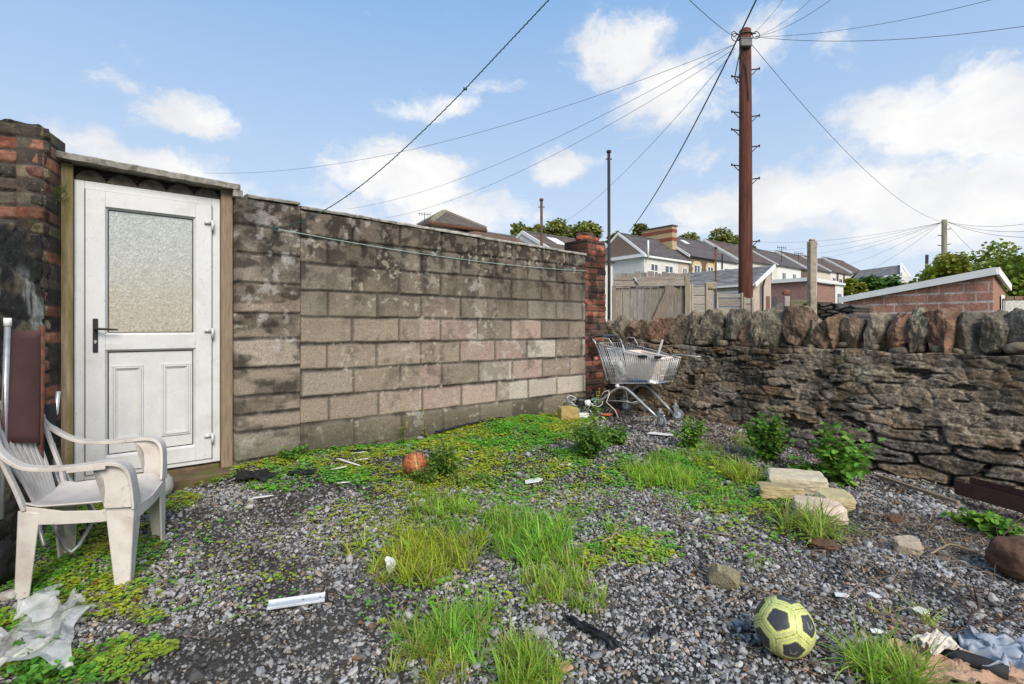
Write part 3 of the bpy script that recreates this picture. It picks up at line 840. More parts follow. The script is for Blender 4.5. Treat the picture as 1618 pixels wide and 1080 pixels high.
def block_fn(pier=False):
    def fn(X, Z):
        Xw = X + .004 * (fbm(X, Z, 12, 3, 2) - .5) * 2; Zw = Z + .006 * (fbm(X, Z, 5, 3, 6) - .5) * 2
        if pier:
            hs = [-.3, .16, .385, .52, .66, .88, 1.11, 1.31, 1.55, 1.78, 2.0, 2.4]
            hs = np.array(hs); row = np.clip(np.searchsorted(hs, Zw) - 1, 0, len(hs) - 2)
            ez = np.minimum(Zw - hs[row], hs[row + 1] - Zw); ex = np.full(len(X), .05); colm = np.zeros(len(X), int)
        else:
            t = (Zw - CZ0) / CH; row = np.floor(t).astype(int)
            ez = np.minimum(t - row, 1 - (t - row)) * CH
            offx = np.where(row % 2 == 0, .225, 0.0)
            offx = offx + (_bp[row % 64, 7, 0] - .5) * .03
            s = (Xw - offx) / .45; colm = np.floor(s).astype(int)
            ex = np.minimum(s - colm, 1 - (s - colm)) * .45
            base = row < 0
            ez = np.where(base, np.minimum(np.abs(Zw - CZ0), .05), ez)
        rr = _bp[row % 64, colm % 64]
        rr2 = _bp[(row + 13) % 64, (colm + 29) % 64]
        e = np.minimum(ex, ez)
        jw = .0075 + .006 * fbm(X, Z, 6, 2, 3)
        prof = sstep(jw * .45, jw * 1.7, e)
        # weathered arrises
        h = .014 * prof + (rr[:, 0] - .5) * .009 * prof + .005 * (fbm(X, Z, 30, 3, 4) - .5) + .003 * (fbm(X, Z, 90, 2, 5) - .5)
        pi = (rr[:, 1] * len(_PAL)).astype(int) % len(_PAL)
        c = _PAL[pi].copy()
        if not pier:
            pink = (row >= 0) & (row <= 3) & (X > 1.1) & (X < 2.9) & (rr2[:, 0] > .5)
            c = np.where(pink[:, None], np.array([.375, .28, .235]) * (.88 + .2 * rr2[:, 1:2]), c)
            pale = (row >= 0) & (row <= 2) & (X > 2.2) & (rr2[:, 2] > .5)
            c = np.where(pale[:, None], np.array([.44, .39, .33]), c)
            h = np.where(row < 0, h + .012 * sstep(0, .012, CZ0 - Zw), h)
            c = np.where((row < 0)[:, None], np.array([.17, .14, .105]) * (.8 + .5 * rr[:, 2:3]), c)
        c = c * (.88 + .24 * rr[:, 2:3])
        mort = np.array([.135, .115, .095])
        c = mort * (1 - prof[:, None]) + c * prof[:, None]
        # grime washed down from the coping, and black algae blotches
        topd = (2.16 - Z)
        n1 = fbm(X, Z, 2.6, 5, 12); n2 = fbm(X * 2.2, Z * .7, 3.2, 5, 13); n3 = fbm(X, Z, 15, 4, 16)
        st = fbm(X, Z * .16, 9, 4, 55); g = (1 - sstep(.18, 1.22, topd + .35 * (n2 - .5) + .9 * (st - .5) + .25 * (n3 - .5))) * 1.0
        g = np.maximum(g, sstep(.54, .70, n1 * .5 + n3 * .2 + fbm(X, Z * .3, 5, 4, 56) * .3) * .55)
        if pier:
            g = np.maximum(g, sstep(.40, .56, fbm(X * 2, Z * 5, 1.6, 4, 22)) * .95)
            g = g * (.5 + .5 * sstep(.0, .9, Z))
        g = np.maximum(g, (1 - sstep(.006, .035, ez + .02 * (n3 - .5))) * .75 * sstep(.36, .56, fbm(X, Z, 4, 3, 77)))
        g = g * (.62 + .38 * sstep(.38, .60, n3))
        c = c * (1 - .86 * g[:, None])
        lich = sstep(.66, .74, fbm(X, Z, 24, 3, 19)) * sstep(.46, .6, fbm(X, Z, 2.5, 3, 20))
        c = c * (1 - lich[:, None] * .6) + np.array([.42, .38, .30]) * lich[:, None] * .6
        eff = sstep(.60, .70, fbm(X, Z, 16, 4, 33)) * sstep(.5, .62, fbm(X, Z, 2.2, 3, 34)) * .7
        c = c * (1 - eff[:, None] * .5) + np.array([.55, .53, .5]) * eff[:, None] * .5
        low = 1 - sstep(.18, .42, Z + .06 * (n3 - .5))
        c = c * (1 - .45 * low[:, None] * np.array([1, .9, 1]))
        return h, c
    return fn


wall = empty('block_wall', W0, ANG_U, label='weathered grey and pink concrete block wall along the back of the yard', cat='wall')
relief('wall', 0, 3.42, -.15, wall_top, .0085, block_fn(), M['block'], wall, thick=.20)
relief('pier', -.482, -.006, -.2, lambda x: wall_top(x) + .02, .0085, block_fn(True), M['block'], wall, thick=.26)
cp = MB()
rr = random.Random(3); x = -.40
cps = []
while x < 3.40:
    w = rr.uniform(.38, .75); x2 = min(x + w, 3.43)
    z0 = float(wall_top(x)) + .003 + rr.uniform(0, .005)
    if x < 0: z0 += .02; x2 = min(x2, -.01)
    n = max(2, int((x2 - x) / .03)); sh = float(wall_top(x2) - wall_top(x)) if x2 > 0 else 0
    xs = np.linspace(x, x2, n)
    V = []; 
    for i, xx in enumerate(xs):
        zz = z0 + sh * i / (n - 1) * .9; f = -.028 + .012 * math.sin(xx * 31) * rr.random()
        tt = .026 + .008 * mnoise.noise(Vector((xx * 9, 3, 0)))
        for yy, z_ in ((f, zz), (f - .004, zz + tt * .55), (f + .012, zz + tt), (.1, zz + tt + .012), (.225, zz + tt), (.225, zz)): V.append((xx, yy, z_))
    q = []; m_ = 6
    for i in range(n - 1):
        for k in range(m_): q.append((i * m_ + k, i * m_ + (k + 1) % m_, (i + 1) * m_ + (k + 1) % m_, (i + 1) * m_ + k))
    t = [(0, 1, 2), (0, 2, 3), (0, 3, 4), (0, 4, 5)]; e0 = (n - 1) * m_; t += [(e0, e0 + b, e0 + a) for (_, a, b) in t]
    g = rr.uniform(.28, .42)
    cp.add(V, q, t, (g, g * .93, g * .82)); x = x2 + .004
    if -.05 < x < 0: x = 0.0
M['coping'] = mat('coping_mortar', attr=True, rough=.93, var=.4, vscale=22, bump=.8, bscale=80, spots=[(9, .52, .66, (.06, .055, .04), .75), (30, .62, .7, (.55, .5, .42), .5)])
recalc(cp.build('coping', M['coping'], wall))

# ---- door
DY = .10
door = empty('back_door', W0, ANG_U, label='white plastic back door with a frosted glass upper pane, set under the concrete lintel', cat='door')
dl, dr, db, dt = -1.429, -.570, .167, 2.192
fr = MB(); fw = .055
fr.box(dl, dl + fw, DY, DY + .07, db, dt); fr.box(dr - fw, dr, DY, DY + .07, db, dt)
fr.box(dl + fw, dr - fw, DY, DY + .07, dt - fw, dt); fr.box(dl + fw, dr - fw, DY - .005, DY + .075, db, db + .03)
bevel(fr.build('door_frame', M['upvc'], door), .004)
ll, lr, lb, lt = dl + fw + .004, dr - fw - .004, db + .034, dt - fw - .004
st = .105
LY = DY - .018
lf = MB()
rail = 1.045
lf.box(ll, ll + st, LY, LY + .07, lb, lt); lf.box(lr - st, lr, LY, LY + .07, lb, lt)
lf.box(ll + st, lr - st, LY, LY + .07, lt - st, lt); lf.box(ll + st, lr - st, LY, LY + .07, lb, lb + st); lf.box(ll + st, lr - st, LY, LY + .07, rail, rail + .105)
# sloping glazing beads
for (za, zb) in ((rail + .105, lt - st), (lb + st, rail)):
    xa, xb = ll + st, lr - st; o = .014
    lf.add([(xa, LY + .006, za), (xb, LY + .006, za), (xb, LY + .006, zb), (xa, LY + .006, zb), (xa + o, LY + .024, za + o), (xb - o, LY + .024, za + o), (xb - o, LY + .024, zb - o), (xa + o, LY + .024, zb - o)],
           [(0, 1, 5, 4), (1, 2, 6, 5), (2, 3, 7, 6), (3, 0, 4, 7)])
leaf = bevel(lf.build('door_leaf', M['upvc'], door), .003)
sealm = MB()
for (za, zb) in ((rail + .105, lt - st), (lb + st, rail)):
    xa, xb = ll + st + .013, lr - st - .013; za += .013; zb -= .013; g = .006
    for bx in ((xa, xa + g, za, zb), (xb - g, xb, za, zb), (xa + g, xb - g, za, za + g), (xa + g, xb - g, zb - g, zb)): sealm.box(bx[0], bx[1], LY + .022, LY + .030, bx[2], bx[3])
for (za, zb, xx) in ((lb, lt, ll - .0035), (lb, lt, lr + .0005)): sealm.box(xx, xx + .003, LY + .004, LY + .03, za, zb)
sealm.build('rubber_seal', M['rubber'], leaf)
mb = MB(); mb.box(ll + st + .012, lr - st - .012, LY + .028, LY + .040, rail + .117, lt - st - .012); mb.build('frosted_pane', M['pane'], leaf)
mb = MB(); mb.box(ll + st + .012, lr - st - .012, LY + .026, LY + .05, lb + st + .012, rail - .012); mb.build('lower_panel', M['upvc_panel'], leaf)
pw = (lr - st) - (ll + st)
for fx in (.06, .60):
    xa = ll + st + pw * fx; xb = xa + pw * .34; za = lb + st + .10; zb = rail - .11; mb = MB()
    for k, (o, yy) in enumerate(((0, .016), (.012, .010), (.022, .019))):
        w = .011
        a0, a1, b0, b1 = xa + o, xb - o, za + o, zb - o
        for bx in ((a0, a0 + w, b0, b1), (a1 - w, a1, b0, b1), (a0 + w, a1 - w, b0, b0 + w), (a0 + w, a1 - w, b1 - w, b1)): mb.box(bx[0], bx[1], LY + yy, LY + .0255, bx[2], bx[3])
    bevel(mb.build('panel_moulding', M['upvc_panel'], leaf), .002, 1)
h = MB(); hx = ll + .052; hz = 1.19
h.box(hx - .014, hx + .014, LY - .010, LY - .001, hz - .16, hz + .07, ch=.003)
h.tube([(hx, LY - .008, hz), (hx, LY - .045, hz), (hx + .015, LY - .055, hz), (hx + .06, LY - .055, hz - .002), (hx + .12, LY - .052, hz - .006)], [.010, .009, .009, .008, .006], 8)
bevel(h.build('door_handle', M['black'], leaf), .001, 1)
h = MB(); h.tube([(hx, LY - .015, hz - .085), (hx, LY - .001, hz - .085)], .009, 10); h.box(hx - .003, hx + .003, LY - .016, LY - .010, hz - .10, hz - .08); h.build('lock_barrel', M['galv'], leaf)
for zz in (1.985, 1.165, .365):
    h = MB(); h.tube([(lr + .004, LY - .014, zz - .045), (lr + .004, LY - .014, zz + .030)], .010, 10)
    h.tube([(lr - .05, LY - .010, zz + .012), (lr - .012, LY - .012, zz + .012)], .013, 8); h.box(lr - .012, lr + .004, LY - .02, LY - .003, zz, zz + .024, ch=.003)
    h.build('hinge', M['upvc'], leaf, True)
for (xa, xb, nm, mm, yy) in ((-1.545, -1.431, 'timber_post', 'post', .06), (-.567, -.488, 'timber_post', 'post2', .065)):
    p = MB(); p.box(xa, xb, yy, .19, .10, 2.285, ch=.004); o = p.build(nm, M[mm], door)
    tag(o, label='green algae stained timber post' if xa < -1 else 'dry brown timber post')
p = MB(); p.box(-1.43, -.57, DY - .012, .19, .02, .150, ch=.01)
M['sill'] = mat('mossy_timber_sill', (.12, .085, .05), rough=.95, var=.4, vscale=12, bump=.8, spots=[(8, .48, .62, (.10, .13, .02), .7)])
p.box(-1.5, -.35, -.11, .06, .02, .125, ch=.012); p.build('timber_sill', M['sill'], door)
# scalloped packing above the frame
p = MB(); pts = [(-1.43, 2.2), (-.57, 2.2), (-.57, 2.29)]
N_ = 40
for i in range(N_ + 1):
    t = 1 - i / N_; xx = -1.43 + .86 * t; pts.append((xx, 2.235 + .05 * abs(math.sin(t * math.pi * 5))))
p.box(-1.43, -.57, .145, .19, 2.194, 2.29, (.045, .037, .03))
for k in range(5):
    xa = -1.43 + .172 * k; arc = [(xa, 2.196)] + [(xa + .172 * j / 12, 2.198 + .07 * math.sin(math.pi * j / 12) ** .7) for j in range(13)] + [(xa + .172, 2.196)]
    p.prism(arc, 'y', .105, .144, (.10, .085, .065))
recalc(p.build('scalloped_packing', M['masonry'], door))

# lintel
lin = MB(); n = 60; V = []
for i in range(n + 1):
    t = i / n; xx = -1.535 + 1.085 * t; zt_ = 2.338 - .034 * t + .004 * mnoise.noise(Vector((xx * 14, 0, 0))); th = .043 + .004 * mnoise.noise(Vector((xx * 20, 5, 0)))
    for yy, z_ in ((-.015, zt_ - th), (-.018, zt_ - .006), (-.008, zt_), (.24, zt_ + .006), (.24, zt_ - th)): V.append((xx, yy + .002 * mnoise.noise(Vector((xx * 30, yy, 1))), z_))
q = [(i * 5 + k, i * 5 + (k + 1) % 5, (i + 1) * 5 + (k + 1) % 5, (i + 1) * 5 + k) for i in range(n) for k in range(5)]
e = n * 5; lin.add(V, q, [(0, 1, 2), (0, 2, 3), (0, 3, 4), (e, e + 2, e + 1), (e, e + 3, e + 2), (e, e + 4, e + 3)], (.26, .23, .19))
lin.box(-.498, -.432, -.012, .22, 2.205, 2.262, (.28, .25, .21), ch=.006)
tag(recalc(lin.build('concrete_lintel', M['concrete'], None, False, W0, ANG_U)), 'long thin concrete lintel slab lying above the white door', 'lintel')

# ---- brick and stone pillar left of the door
C1 = Vector((-2.865, 3.12, 0)); angL = math.atan2(.48, -.18)   # left wall runs towards the camera from C1


def masonry_col(X, Z, iid, e, n, pal, mort, seed, jw=.010, hgt=.03, grime=.5):
    r = np.random.default_rng(seed); pc = pal[r.integers(0, len(pal), n)] * r.uniform(.75, 1.2, (n, 1)); ho = r.uniform(-.4, .6, n)
    prof = sstep(jw * .3, jw * 1.8, e)
    h = hgt * prof * (1 + ho[iid] * .8) + .012 * (fbm(X, Z, 14, 4, seed) - .5) * prof + .006 * (fbm(X, Z, 60, 3, seed + 2) - .5)
    c = mort * (1 - prof[:, None]) + pc[iid] * prof[:, None]
    g = sstep(.46, .66, fbm(X, Z, 3, 5, seed + 3)) * grime
    c = c * (1 - g[:, None])
    return h, c


def brick_pattern(X, Z, bh, bw, z0=0, seed=0, brickcol=((.34, .09, .045), (.40, .12, .06), (.24, .065, .04)), frac=1.0):
    Zw = Z + .006 * (fbm(X, Z, 6, 3, seed) - .5); row = np.floor((Zw - z0) / bh).astype(int); fz = (Zw - z0) / bh - row
    s = X / bw + np.where(row % 2 == 0, 0, .5) + (_bp[row % 64, 3, 1] - .5) * .2; c_ = np.floor(s).astype(int); fx = s - c_
    e = np.minimum(np.minimum(fz, 1 - fz) * bh, np.minimum(fx, 1 - fx) * bw)
    rr_ = _bp[(row + 5 * seed) % 64, (c_ + 3 * seed) % 64]
    return row, c_, e, rr_


_BR = np.array([(.29, .10, .062), (.34, .135, .08), (.21, .08, .055), (.14, .065, .05), (.28, .125, .085)])
_ST = np.array([(.10, .085, .065), (.055, .05, .042), (.24, .19, .12), (.13, .105, .08), (.07, .055, .045)])


def pillar_fn(seed):
    def fn(X, Z):
        zs = Z
        row, c_, e, r_ = brick_pattern(X + .012 * (fbm(X, Z, 9, 3, seed) - .5), zs, .084, .235, seed=seed)
        isb = r_[:, 0] < .46
        pc = np.where(isb[:, None], _BR[(r_[:, 1] * 5).astype(int)], _ST[(r_[:, 1] * 5).astype(int)]) * (.75 + .4 * r_[:, 2:3])
        prof = sstep(.003, .013, e - .004 * fbm(X, Z, 40, 2, 4))
        h = .020 * prof * (.4 + 1.0 * r_[:, 3]) + .020 * (fbm(X, Z, 18, 4, seed) - .5)
        c = np.array([.06, .05, .04]) * (1 - prof[:, None]) + pc * prof[:, None]
        g = sstep(.42, .62, fbm(X, Z, 5, 4, seed + 3)) * .75
        g = np.maximum(g, sstep(2.30, 2.40, Z) * .75)
        return h, c * (1 - .68 * g[:, None])
    return fn


pil = empty('brick_pillar', (0, 0, 0), 0, label='blackened stone and red brick pillar standing at the left of the white door', cat='pillar')
# front face (towards camera): local x runs to the right ending at C1
fx_dir = Vector((.93, .37, 0)).normalized()
angF = math.atan2(fx_dir.y, fx_dir.x)
o = relief('front_face', -.62, 0, .2, lambda x: np.minimum(2.45 + .012 * np.sin(x * 9) + .008 * np.sin(x * 31), 2.46 - np.clip(x + .045, 0, 1) * .8), .009, pillar_fn(41), M['masonry'], pil, .30, C1, angF)
sd2 = Vector((-.24, .30, 0)).normalized()
o = relief('side_face', .0, .34, .2, lambda x: 2.42 - x * .45, .009, pillar_fn(43), M['masonry'], pil, .12, C1 + Vector((0.0, .0, 0)), math.atan2(sd2.y, sd2.x))
# moss tufts on it
for (px, py, d, s) in ((97, 305, 3.02, 1.0), (100, 318, 3.02, .7), (50, 352, 3.0, .6), (58, 360, 2.98, .5)):
    n = int(90 * s); c = P(px, py, d)
    pp = np.array(c)[None] + RNG.normal(0, .018 * s, (n, 3))
    v, f, kk = blades(pp, RNG.uniform(.02, .07, n) * s, RNG.uniform(.002, .004, n), RNG.uniform(-2.6, 0, n), RNG.uniform(.3, 1.6, n), RNG.uniform(0, 1, n), 3)
    tag(raw('moss_tuft', v, f, M['grass'], None, np.repeat(jitcol((.13, .17, .035), n, .4), kk, 0)),
        {97: 'largest green moss tuft, beside the top of the left timber post', 100: 'small moss tuft just below the large one on the pillar', 50: 'small moss tuft on the left of the two above the black wall', 58: 'tiny moss tuft lowest on the brick pillar, right above the black wall'}[px], 'moss', 'moss tufts on the brick pillar')


def leftwall_fn(X, Z):
    iid, e, n = cells(X, Z, .42, .2, -.2, 3, -.4, 2, 71, .3, .05, 4)
    prof = sstep(.002, .03, e)
    h = .010 * prof + .05 * (fbm(X, Z, 2.2, 4, 72) - .5) + .03 * (fbm(X, Z, 13, 5, 73) - .5) + .004 * (fbm(X, Z, 60, 2, 74) - .5)
    a = fbm(X, Z, 3.2, 5, 75)
    c = np.array([.040, .036, .032])[None] * (.7 + .9 * a[:, None])
    b = sstep(.54, .66, fbm(X, Z, 4.2, 4, 76))[:, None]; c = c * (1 - b) + np.array([.20, .155, .095]) * b
    w = (sstep(.62, .70, fbm(X * 4.5, Z * .9, 2.6, 4, 77)) * sstep(.45, .6, fbm(X, Z, 1.7, 3, 78)))[:, None]; c = c * (1 - w * .75) + np.array([.50, .48, .43]) * w * .75
    return h, c


lw = empty('blackened_wall', C1 - Vector((.01, .02, 0)), angL, label='low black rendered stone wall streaked white, at the left edge behind the plastic chair', cat='wall')
lwo = relief('wall', -2.6, 0.0, -.3, lambda x: 1.77 + .012 * np.sin(x * 6) + .02 * np.sin(x * 17), .011, leftwall_fn, M['masonry'], None, .3)
lwo.parent = lw

# ================================================================ STONE WALL (right)
S0 = Vector((1.09, 6.72, 0))


def s_on(px):                       # wall coordinate seen at photo column px
    k = (px - CX) / F
    return (S0.x - k * S0.y) / (k * (-.778) - .628)


_SP = np.array([(.13, .105, .08), (.17, .135, .10), (.09, .08, .068), (.20, .15, .10), (.115, .08, .05), (.15, .13, .11), (.19, .13, .075), (.07, .065, .06)])


def stone_fn(X, Z):
    big = cells(X, Z, .20, .068, -.2, 5.6, -.4, 1.1, 81, .3, .035, 7)
    low = cells(X, Z, .42, .105, -.2, 5.6, -.4, 1.1, 82, .25, .05, 3)
    wl = sstep(.0, .12, .46 * sstep(2.2, 3.4, X) - Z)
    useL = wl > .5
    iid = np.where(useL, low[0] + 1000, big[0]); e = np.where(useL, low[1], big[1])
    r = np.random.default_rng(5); pc = _SP[r.integers(0, 8, 4000)] * r.uniform(.75, 1.35, (4000, 1)); ho = r.uniform(-.6, .8, 4000)
    prof = sstep(.003, .020, e)
    # the pointing is smeared over the stones in the upper part, dry and gaping low down
    smear = sstep(.34, .56, fbm(X, Z, 3.4, 4, 84)) * (1 - sstep(.0, .3, .45 - Z) * sstep(2, 3, X))
    h = (.014 * prof * (1 + ho[iid] * 1.2)) * (1 - .8 * smear) + .018 * (fbm(X, Z, 5, 4, 85) - .5) + .022 * (fbm(X, Z * 1.2, 20, 5, 86) - .5)
    h = h + useL * .012 * prof - useL * .022 * (1 - prof) + useL * .018 * (fbm(X, Z * 4, 9, 4, 186) - .5)
    mort = np.array([.36, .30, .225])[None] * (.55 + .8 * fbm(X, Z, 18, 3, 87))[:, None]
    dark = np.array([.03, .026, .022])
    mm = np.where(useL[:, None], dark, mort * (.45 + .55 * smear[:, None]))
    c = mm * (1 - prof[:, None]) + pc[iid] * prof[:, None]
    c = c * (1 - .45 * smear[:, None]) + mort * .45 * smear[:, None]
    fine = fbm(X, Z * 1.3, 46, 5, 88); blk = fbm(X, Z * 1.8, 12, 4, 188)
    c = c * (.30 + 1.25 * fine + .6 * (blk - .3))[:, None] * np.array([1.02, .99, .97])
    crack = (1 - sstep(.0015, .0075, e)) * sstep(.36, .50, fbm(X, Z, 6, 3, 189)); crack = np.maximum(crack, sstep(.60, .66, fbm(X, Z * 1.8, 8, 4, 190)) * .4)
    h = h - .008 * crack + .010 * (fine - .5); c = c * (1 - .58 * crack[:, None])
    spk = sstep(.66, .72, fbm(X, Z, 55, 3, 191))[:, None]; c = c * (1 - .6 * spk) + np.array([.42, .37, .30]) * .6 * spk
    g = sstep(.48, .64, fbm(X, Z, 2.6, 5, 89)) * .52 * (1 - sstep(1.5, .2, X) * 0)
    g = np.maximum(g, sstep(.80, .95, Z) * .55 * sstep(.4, .6, fbm(X, Z, 3, 3, 90)))
    c = c * (1 - g[:, None])
    pal = (sstep(.60, .70, fbm(X, Z, 13, 4, 91)) * sstep(.45, .58, fbm(X, Z, 1.5, 3, 92)))[:, None]
    c = c * (1 - .6 * pal) + np.array([.38, .33, .26]) * .6 * pal
    oc = (sstep(.56, .66, fbm(X, Z * 2, 4, 4, 93)))[:, None] * .6; c = c * (1 - .45 * oc) + np.array([.24, .13, .045]) * .45 * oc
    holes = sstep(.69, .74, fbm(X, Z * 2.6, 7, 3, 94)); h = h - .02 * holes; c = c * (1 - .8 * holes[:, None])
    return h, c


sw = empty('stone_wall', S0, ANG_V, label='old rubble stone wall topped with upright rough coping stones, along the right of the yard', cat='wall')
relief('wall', -.05, 5.3, -.35, lambda x: 1.005 + .012 * np.sin(x * 3.1) + .01 * np.sin(x * 11), .0075, stone_fn, M['rubble'], sw, .34)
# upright coping stones: (left px, right px, top px, lean deg, tone)
cst = [(948, 962, 512, 0), (962, 985, 500, 8), (985, 1004, 508, -6), (1002, 1020, 512, 10), (1020, 1052, 505, 0), (1052, 1078, 503, 4), (1074, 1096, 498, 12), (1090, 1106, 512, 15), (1100, 1128, 496, 22),
       (1122, 1140, 512, 25), (1140, 1166, 492, 16), (1150, 1170, 508, 6), (1168, 1196, 513, 24), (1186, 1206, 500, 10), (1202, 1236, 494, 6), (1230, 1272, 490, 10), (1262, 1288, 508, 10),
       (1288, 1324, 505, 2), (1322, 1356, 509, -3), (1360, 1392, 502, 5), (1396, 1430, 501, 8), (1432, 1466, 495, 12), (1466, 1502, 487, 0), (1504, 1548, 492, 2), (1550, 1588, 500, 8), (1590, 1640, 500, 6),
       (1645, 1700, 495, 4), (1705, 1770, 498, -3), (1775, 1850, 494, 5)]
_CP = [(.165, .138, .100), (.135, .115, .085), (.16, .115, .075), (.175, .148, .105), (.13, .112, .088), (.185, .155, .11), (.15, .10, .066)]
rr = random.Random(9)
for i, (a, b, tp, lean) in enumerate(cst):
    sa, sb = s_on(a), s_on(b); sm = (sa + sb) / 2; w = abs(sb - sa) * 1.34
    d = S0.y - .778 * sm
    ztop = CZ - (tp - HY) / F * d
    hh = max(.18, ztop - .985) + .05
    tone = _CP[(i * 3 + i // 4) % 7]
    if i in (4, 12, 20, 22): tone = (.20, .115, .075)
    k = MB(); k.col = tone
    k.rock((0, 0, 0), (w, rr.uniform(.20, .30), hh), Matrix.Rotation(R(lean), 3, 'Y') @ Matrix.Rotation(R(rr.uniform(-14, 14)), 3, 'Z'), seed=i * 3.7 + 1, boxy=rr.uniform(3.5, 7), amp=.22, sub=5, colvar=.38, cuts=14, cutd=(.60, .96))
    ob = k.build('coping_stone', M['stone'], sw, False, (sm, rr.uniform(.13, .17), .975 + hh / 2))
    ob['label'] = 'reddish brown upright coping stone' if tone[0] > .19 else 'grey upright coping stone'
    if True:
        k = MB(); k.col = _CP[(i + 2) % 7]
        for j in range(3): k.rock((rr.uniform(-.1, .1), rr.uniform(-.06, .12), rr.uniform(-.01, .04)), (rr.uniform(.06, .16), .1, rr.uniform(.04, .08)), Matrix.Rotation(rr.uniform(-.5, .5), 3, 'Y'), seed=i + j * 9.2, amp=.2, sub=2)
        k.build('packing_stones', M['stone'], sw, True, (sb, .10, 1.015))
# back row filler behind the copings
k = MB()
for j in range(34):
    k.col = _CP[j % 7]; k.rock((j * .16 + .05, .30 + rr.uniform(-.02, .03), 1.02), (.17, .12, rr.uniform(.10, .20)), Matrix.Rotation(rr.uniform(-.4, .4), 3, 'Y'), seed=j * 1.9, amp=.2, sub=2)
k.build('coping_backing', M['stone'], sw, True)

# ---- brick pillar between the two walls
BPo = W0 + U * 3.425
bp = empty('brick_pillar', BPo, ANG_U, label='tall red brick pillar in the far corner between the block wall and stone wall', cat='pillar')
BH, BW = .078, .225


def bpf(seed, x0):
    def fn(X, Z):
        row, c_, e, r_ = brick_pattern(X - x0, Z, BH, .24, seed=seed)
        prof = sstep(.003, .011, e)
        c = _BR[(r_[:, 0] * 5).astype(int) % 5] * (.75 + .4 * r_[:, 1:2])
        dk = (r_[:, 2] < .30)[:, None]; c = np.where(dk, np.array([.085, .05, .04]), c)
        br = ((row >= 6) & (row <= 16) & (r_[:, 3] > .35))[:, None]; c = np.where(br, c * 1.15, c)
        h = .010 * prof * (.3 + 1.3 * r_[:, 3]) + .012 * (fbm(X, Z, 30, 4, seed) - .5)
        c = np.array([.08, .07, .055]) * (1 - prof[:, None]) + c * prof[:, None]
        g = sstep(.48, .62, fbm(X, Z, 6, 4, seed + 3)) * .7
        return h, c * (1 - g[:, None])
    return fn


relief('front_face', 0, .37, 0, lambda x: 2.30 + .02 * np.sin(x * 22), .008, bpf(1, 0), M['brick'], bp, .36)
sf = relief('side_face', -.33, 0, .0, lambda x: 2.30 + .015 * np.sin(x * 25), .008, bpf(2, .05), M['brick'], None, .02)
sf.parent = bp; sf.rotation_euler = (0, 0, math.pi / 2); sf.location = (.37 + .012, .33, 0)
k = MB()
for j, (x, y, z, w, hh, cc) in enumerate([(.10, .12, 2.33, .21, .075, (.40, .11, .05)), (.27, .14, 2.335, .17, .07, (.30, .09, .05)), (.17, .16, 2.395, .20, .07, (.10, .06, .05)), (.30, .2, 2.37, .13, .09, (.06, .055, .05))]):
    k.col = cc; k.rock((x, y, z), (w, .16, hh), Matrix.Rotation(.15 * (j - 1), 3, 'Z'), seed=j * 5.1, boxy=9, amp=.12, sub=3)
k.build('loose_cap_bricks', M['brick'], bp, False)

# wall plants in the pillar
# ================================================================ BACKGROUND
PAL_BR = _BR


def local_frame(A, B):
    """origin A, x towards B (2D)"""
    A = Vector(A); B = Vector(B); d = (B - A); return A, math.atan2(d.y, d.x), d.length


# ---- wooden gate and fences beyond the stone wall
def planks(mb, x0, x1, z0, z1, w, horizontal=False, th=.02, y=0, rr=random.Random(5), base=(.255, .23, .20), topj=.02, gap=.007):
    if not horizontal:
        x = x0
        while x < x1 - .01:
            ww = min(w * rr.uniform(.9, 1.1), x1 - x); g = rr.uniform(.72, 1.15)
            mb.box(x + gap, x + ww - gap, y + rr.uniform(0, .006), y + th + .006, z0, z1 - rr.uniform(0, topj), [c * g * rr.uniform(.96, 1.04) for c in base], ch=.003); x += ww
    else:
        z = z0
        while z < z1 - .01:
            ww = min(w * rr.uniform(.92, 1.08), z1 - z); g = rr.uniform(.75, 1.15)
            mb.box(x0, x1, y + rr.uniform(-.004, .006), y + th + .006, z + gap, z + ww - gap, [c * g for c in base], ch=.003); z += ww


dg = 8.3
ga = Vector(((970 - CX) / F * dg, dg, 0)); gb = Vector(((1086 - CX) / F * 8.1, 8.1, 0))
A, an, Ln = local_frame(ga, gb)
zt = lambda py, d=8.2: CZ - (py - HY) / F * d
gate = empty('wooden_gate', A, an, label='weathered plank gate with a diagonal brace, behind the coping stones beside the brick pillar', cat='gate')
k = MB(); planks(k, .02, Ln - .02, .3, zt(452), .115, y=.03, th=.02); k.build('boards', M['gateplanks'], gate)
k = MB(); k.box(0, Ln, -.02, .03, zt(452), zt(444), (.30, .26, .22), ch=.004); k.build('middle_rail', M['slatwood'], gate)
k = MB(); k.box(0, Ln, -.015, .03, zt(442.5), zt(437), (.27, .23, .20), ch=.004); k.box(Ln * .35, Ln, -.018, .028, zt(444), zt(442.5), (.29, .25, .21)); k.build('top_rail', M['slatwood'], gate)
k = MB(); k.loft([(Ln * .38, -.012, .75), (Ln * .80, -.012, zt(453))], [.15, .15], [.05, .05], (1, 0, -.6), (.21, .17, .13))
k.build('brace', M['gateplanks'], gate)
k = MB(); k.box(-.03, .03, -.01, .06, .3, zt(450), (.25, .21, .17), ch=.004); k.build('gate_post', M['gateplanks'], gate); k = MB(); k.box(Ln - .04, Ln + .03, -.03, .06, .3, zt(436), (.27, .23, .16), ch=.004); k.build('gate_post', M['gateplanks'], gate)
k = MB(); k.tube([(Ln * .28, -.03, zt(438)), (Ln * .31, -.05, zt(444)), (Ln * .345, -.03, zt(449))], .014, 6); k.build('latch', M['galv'], gate)

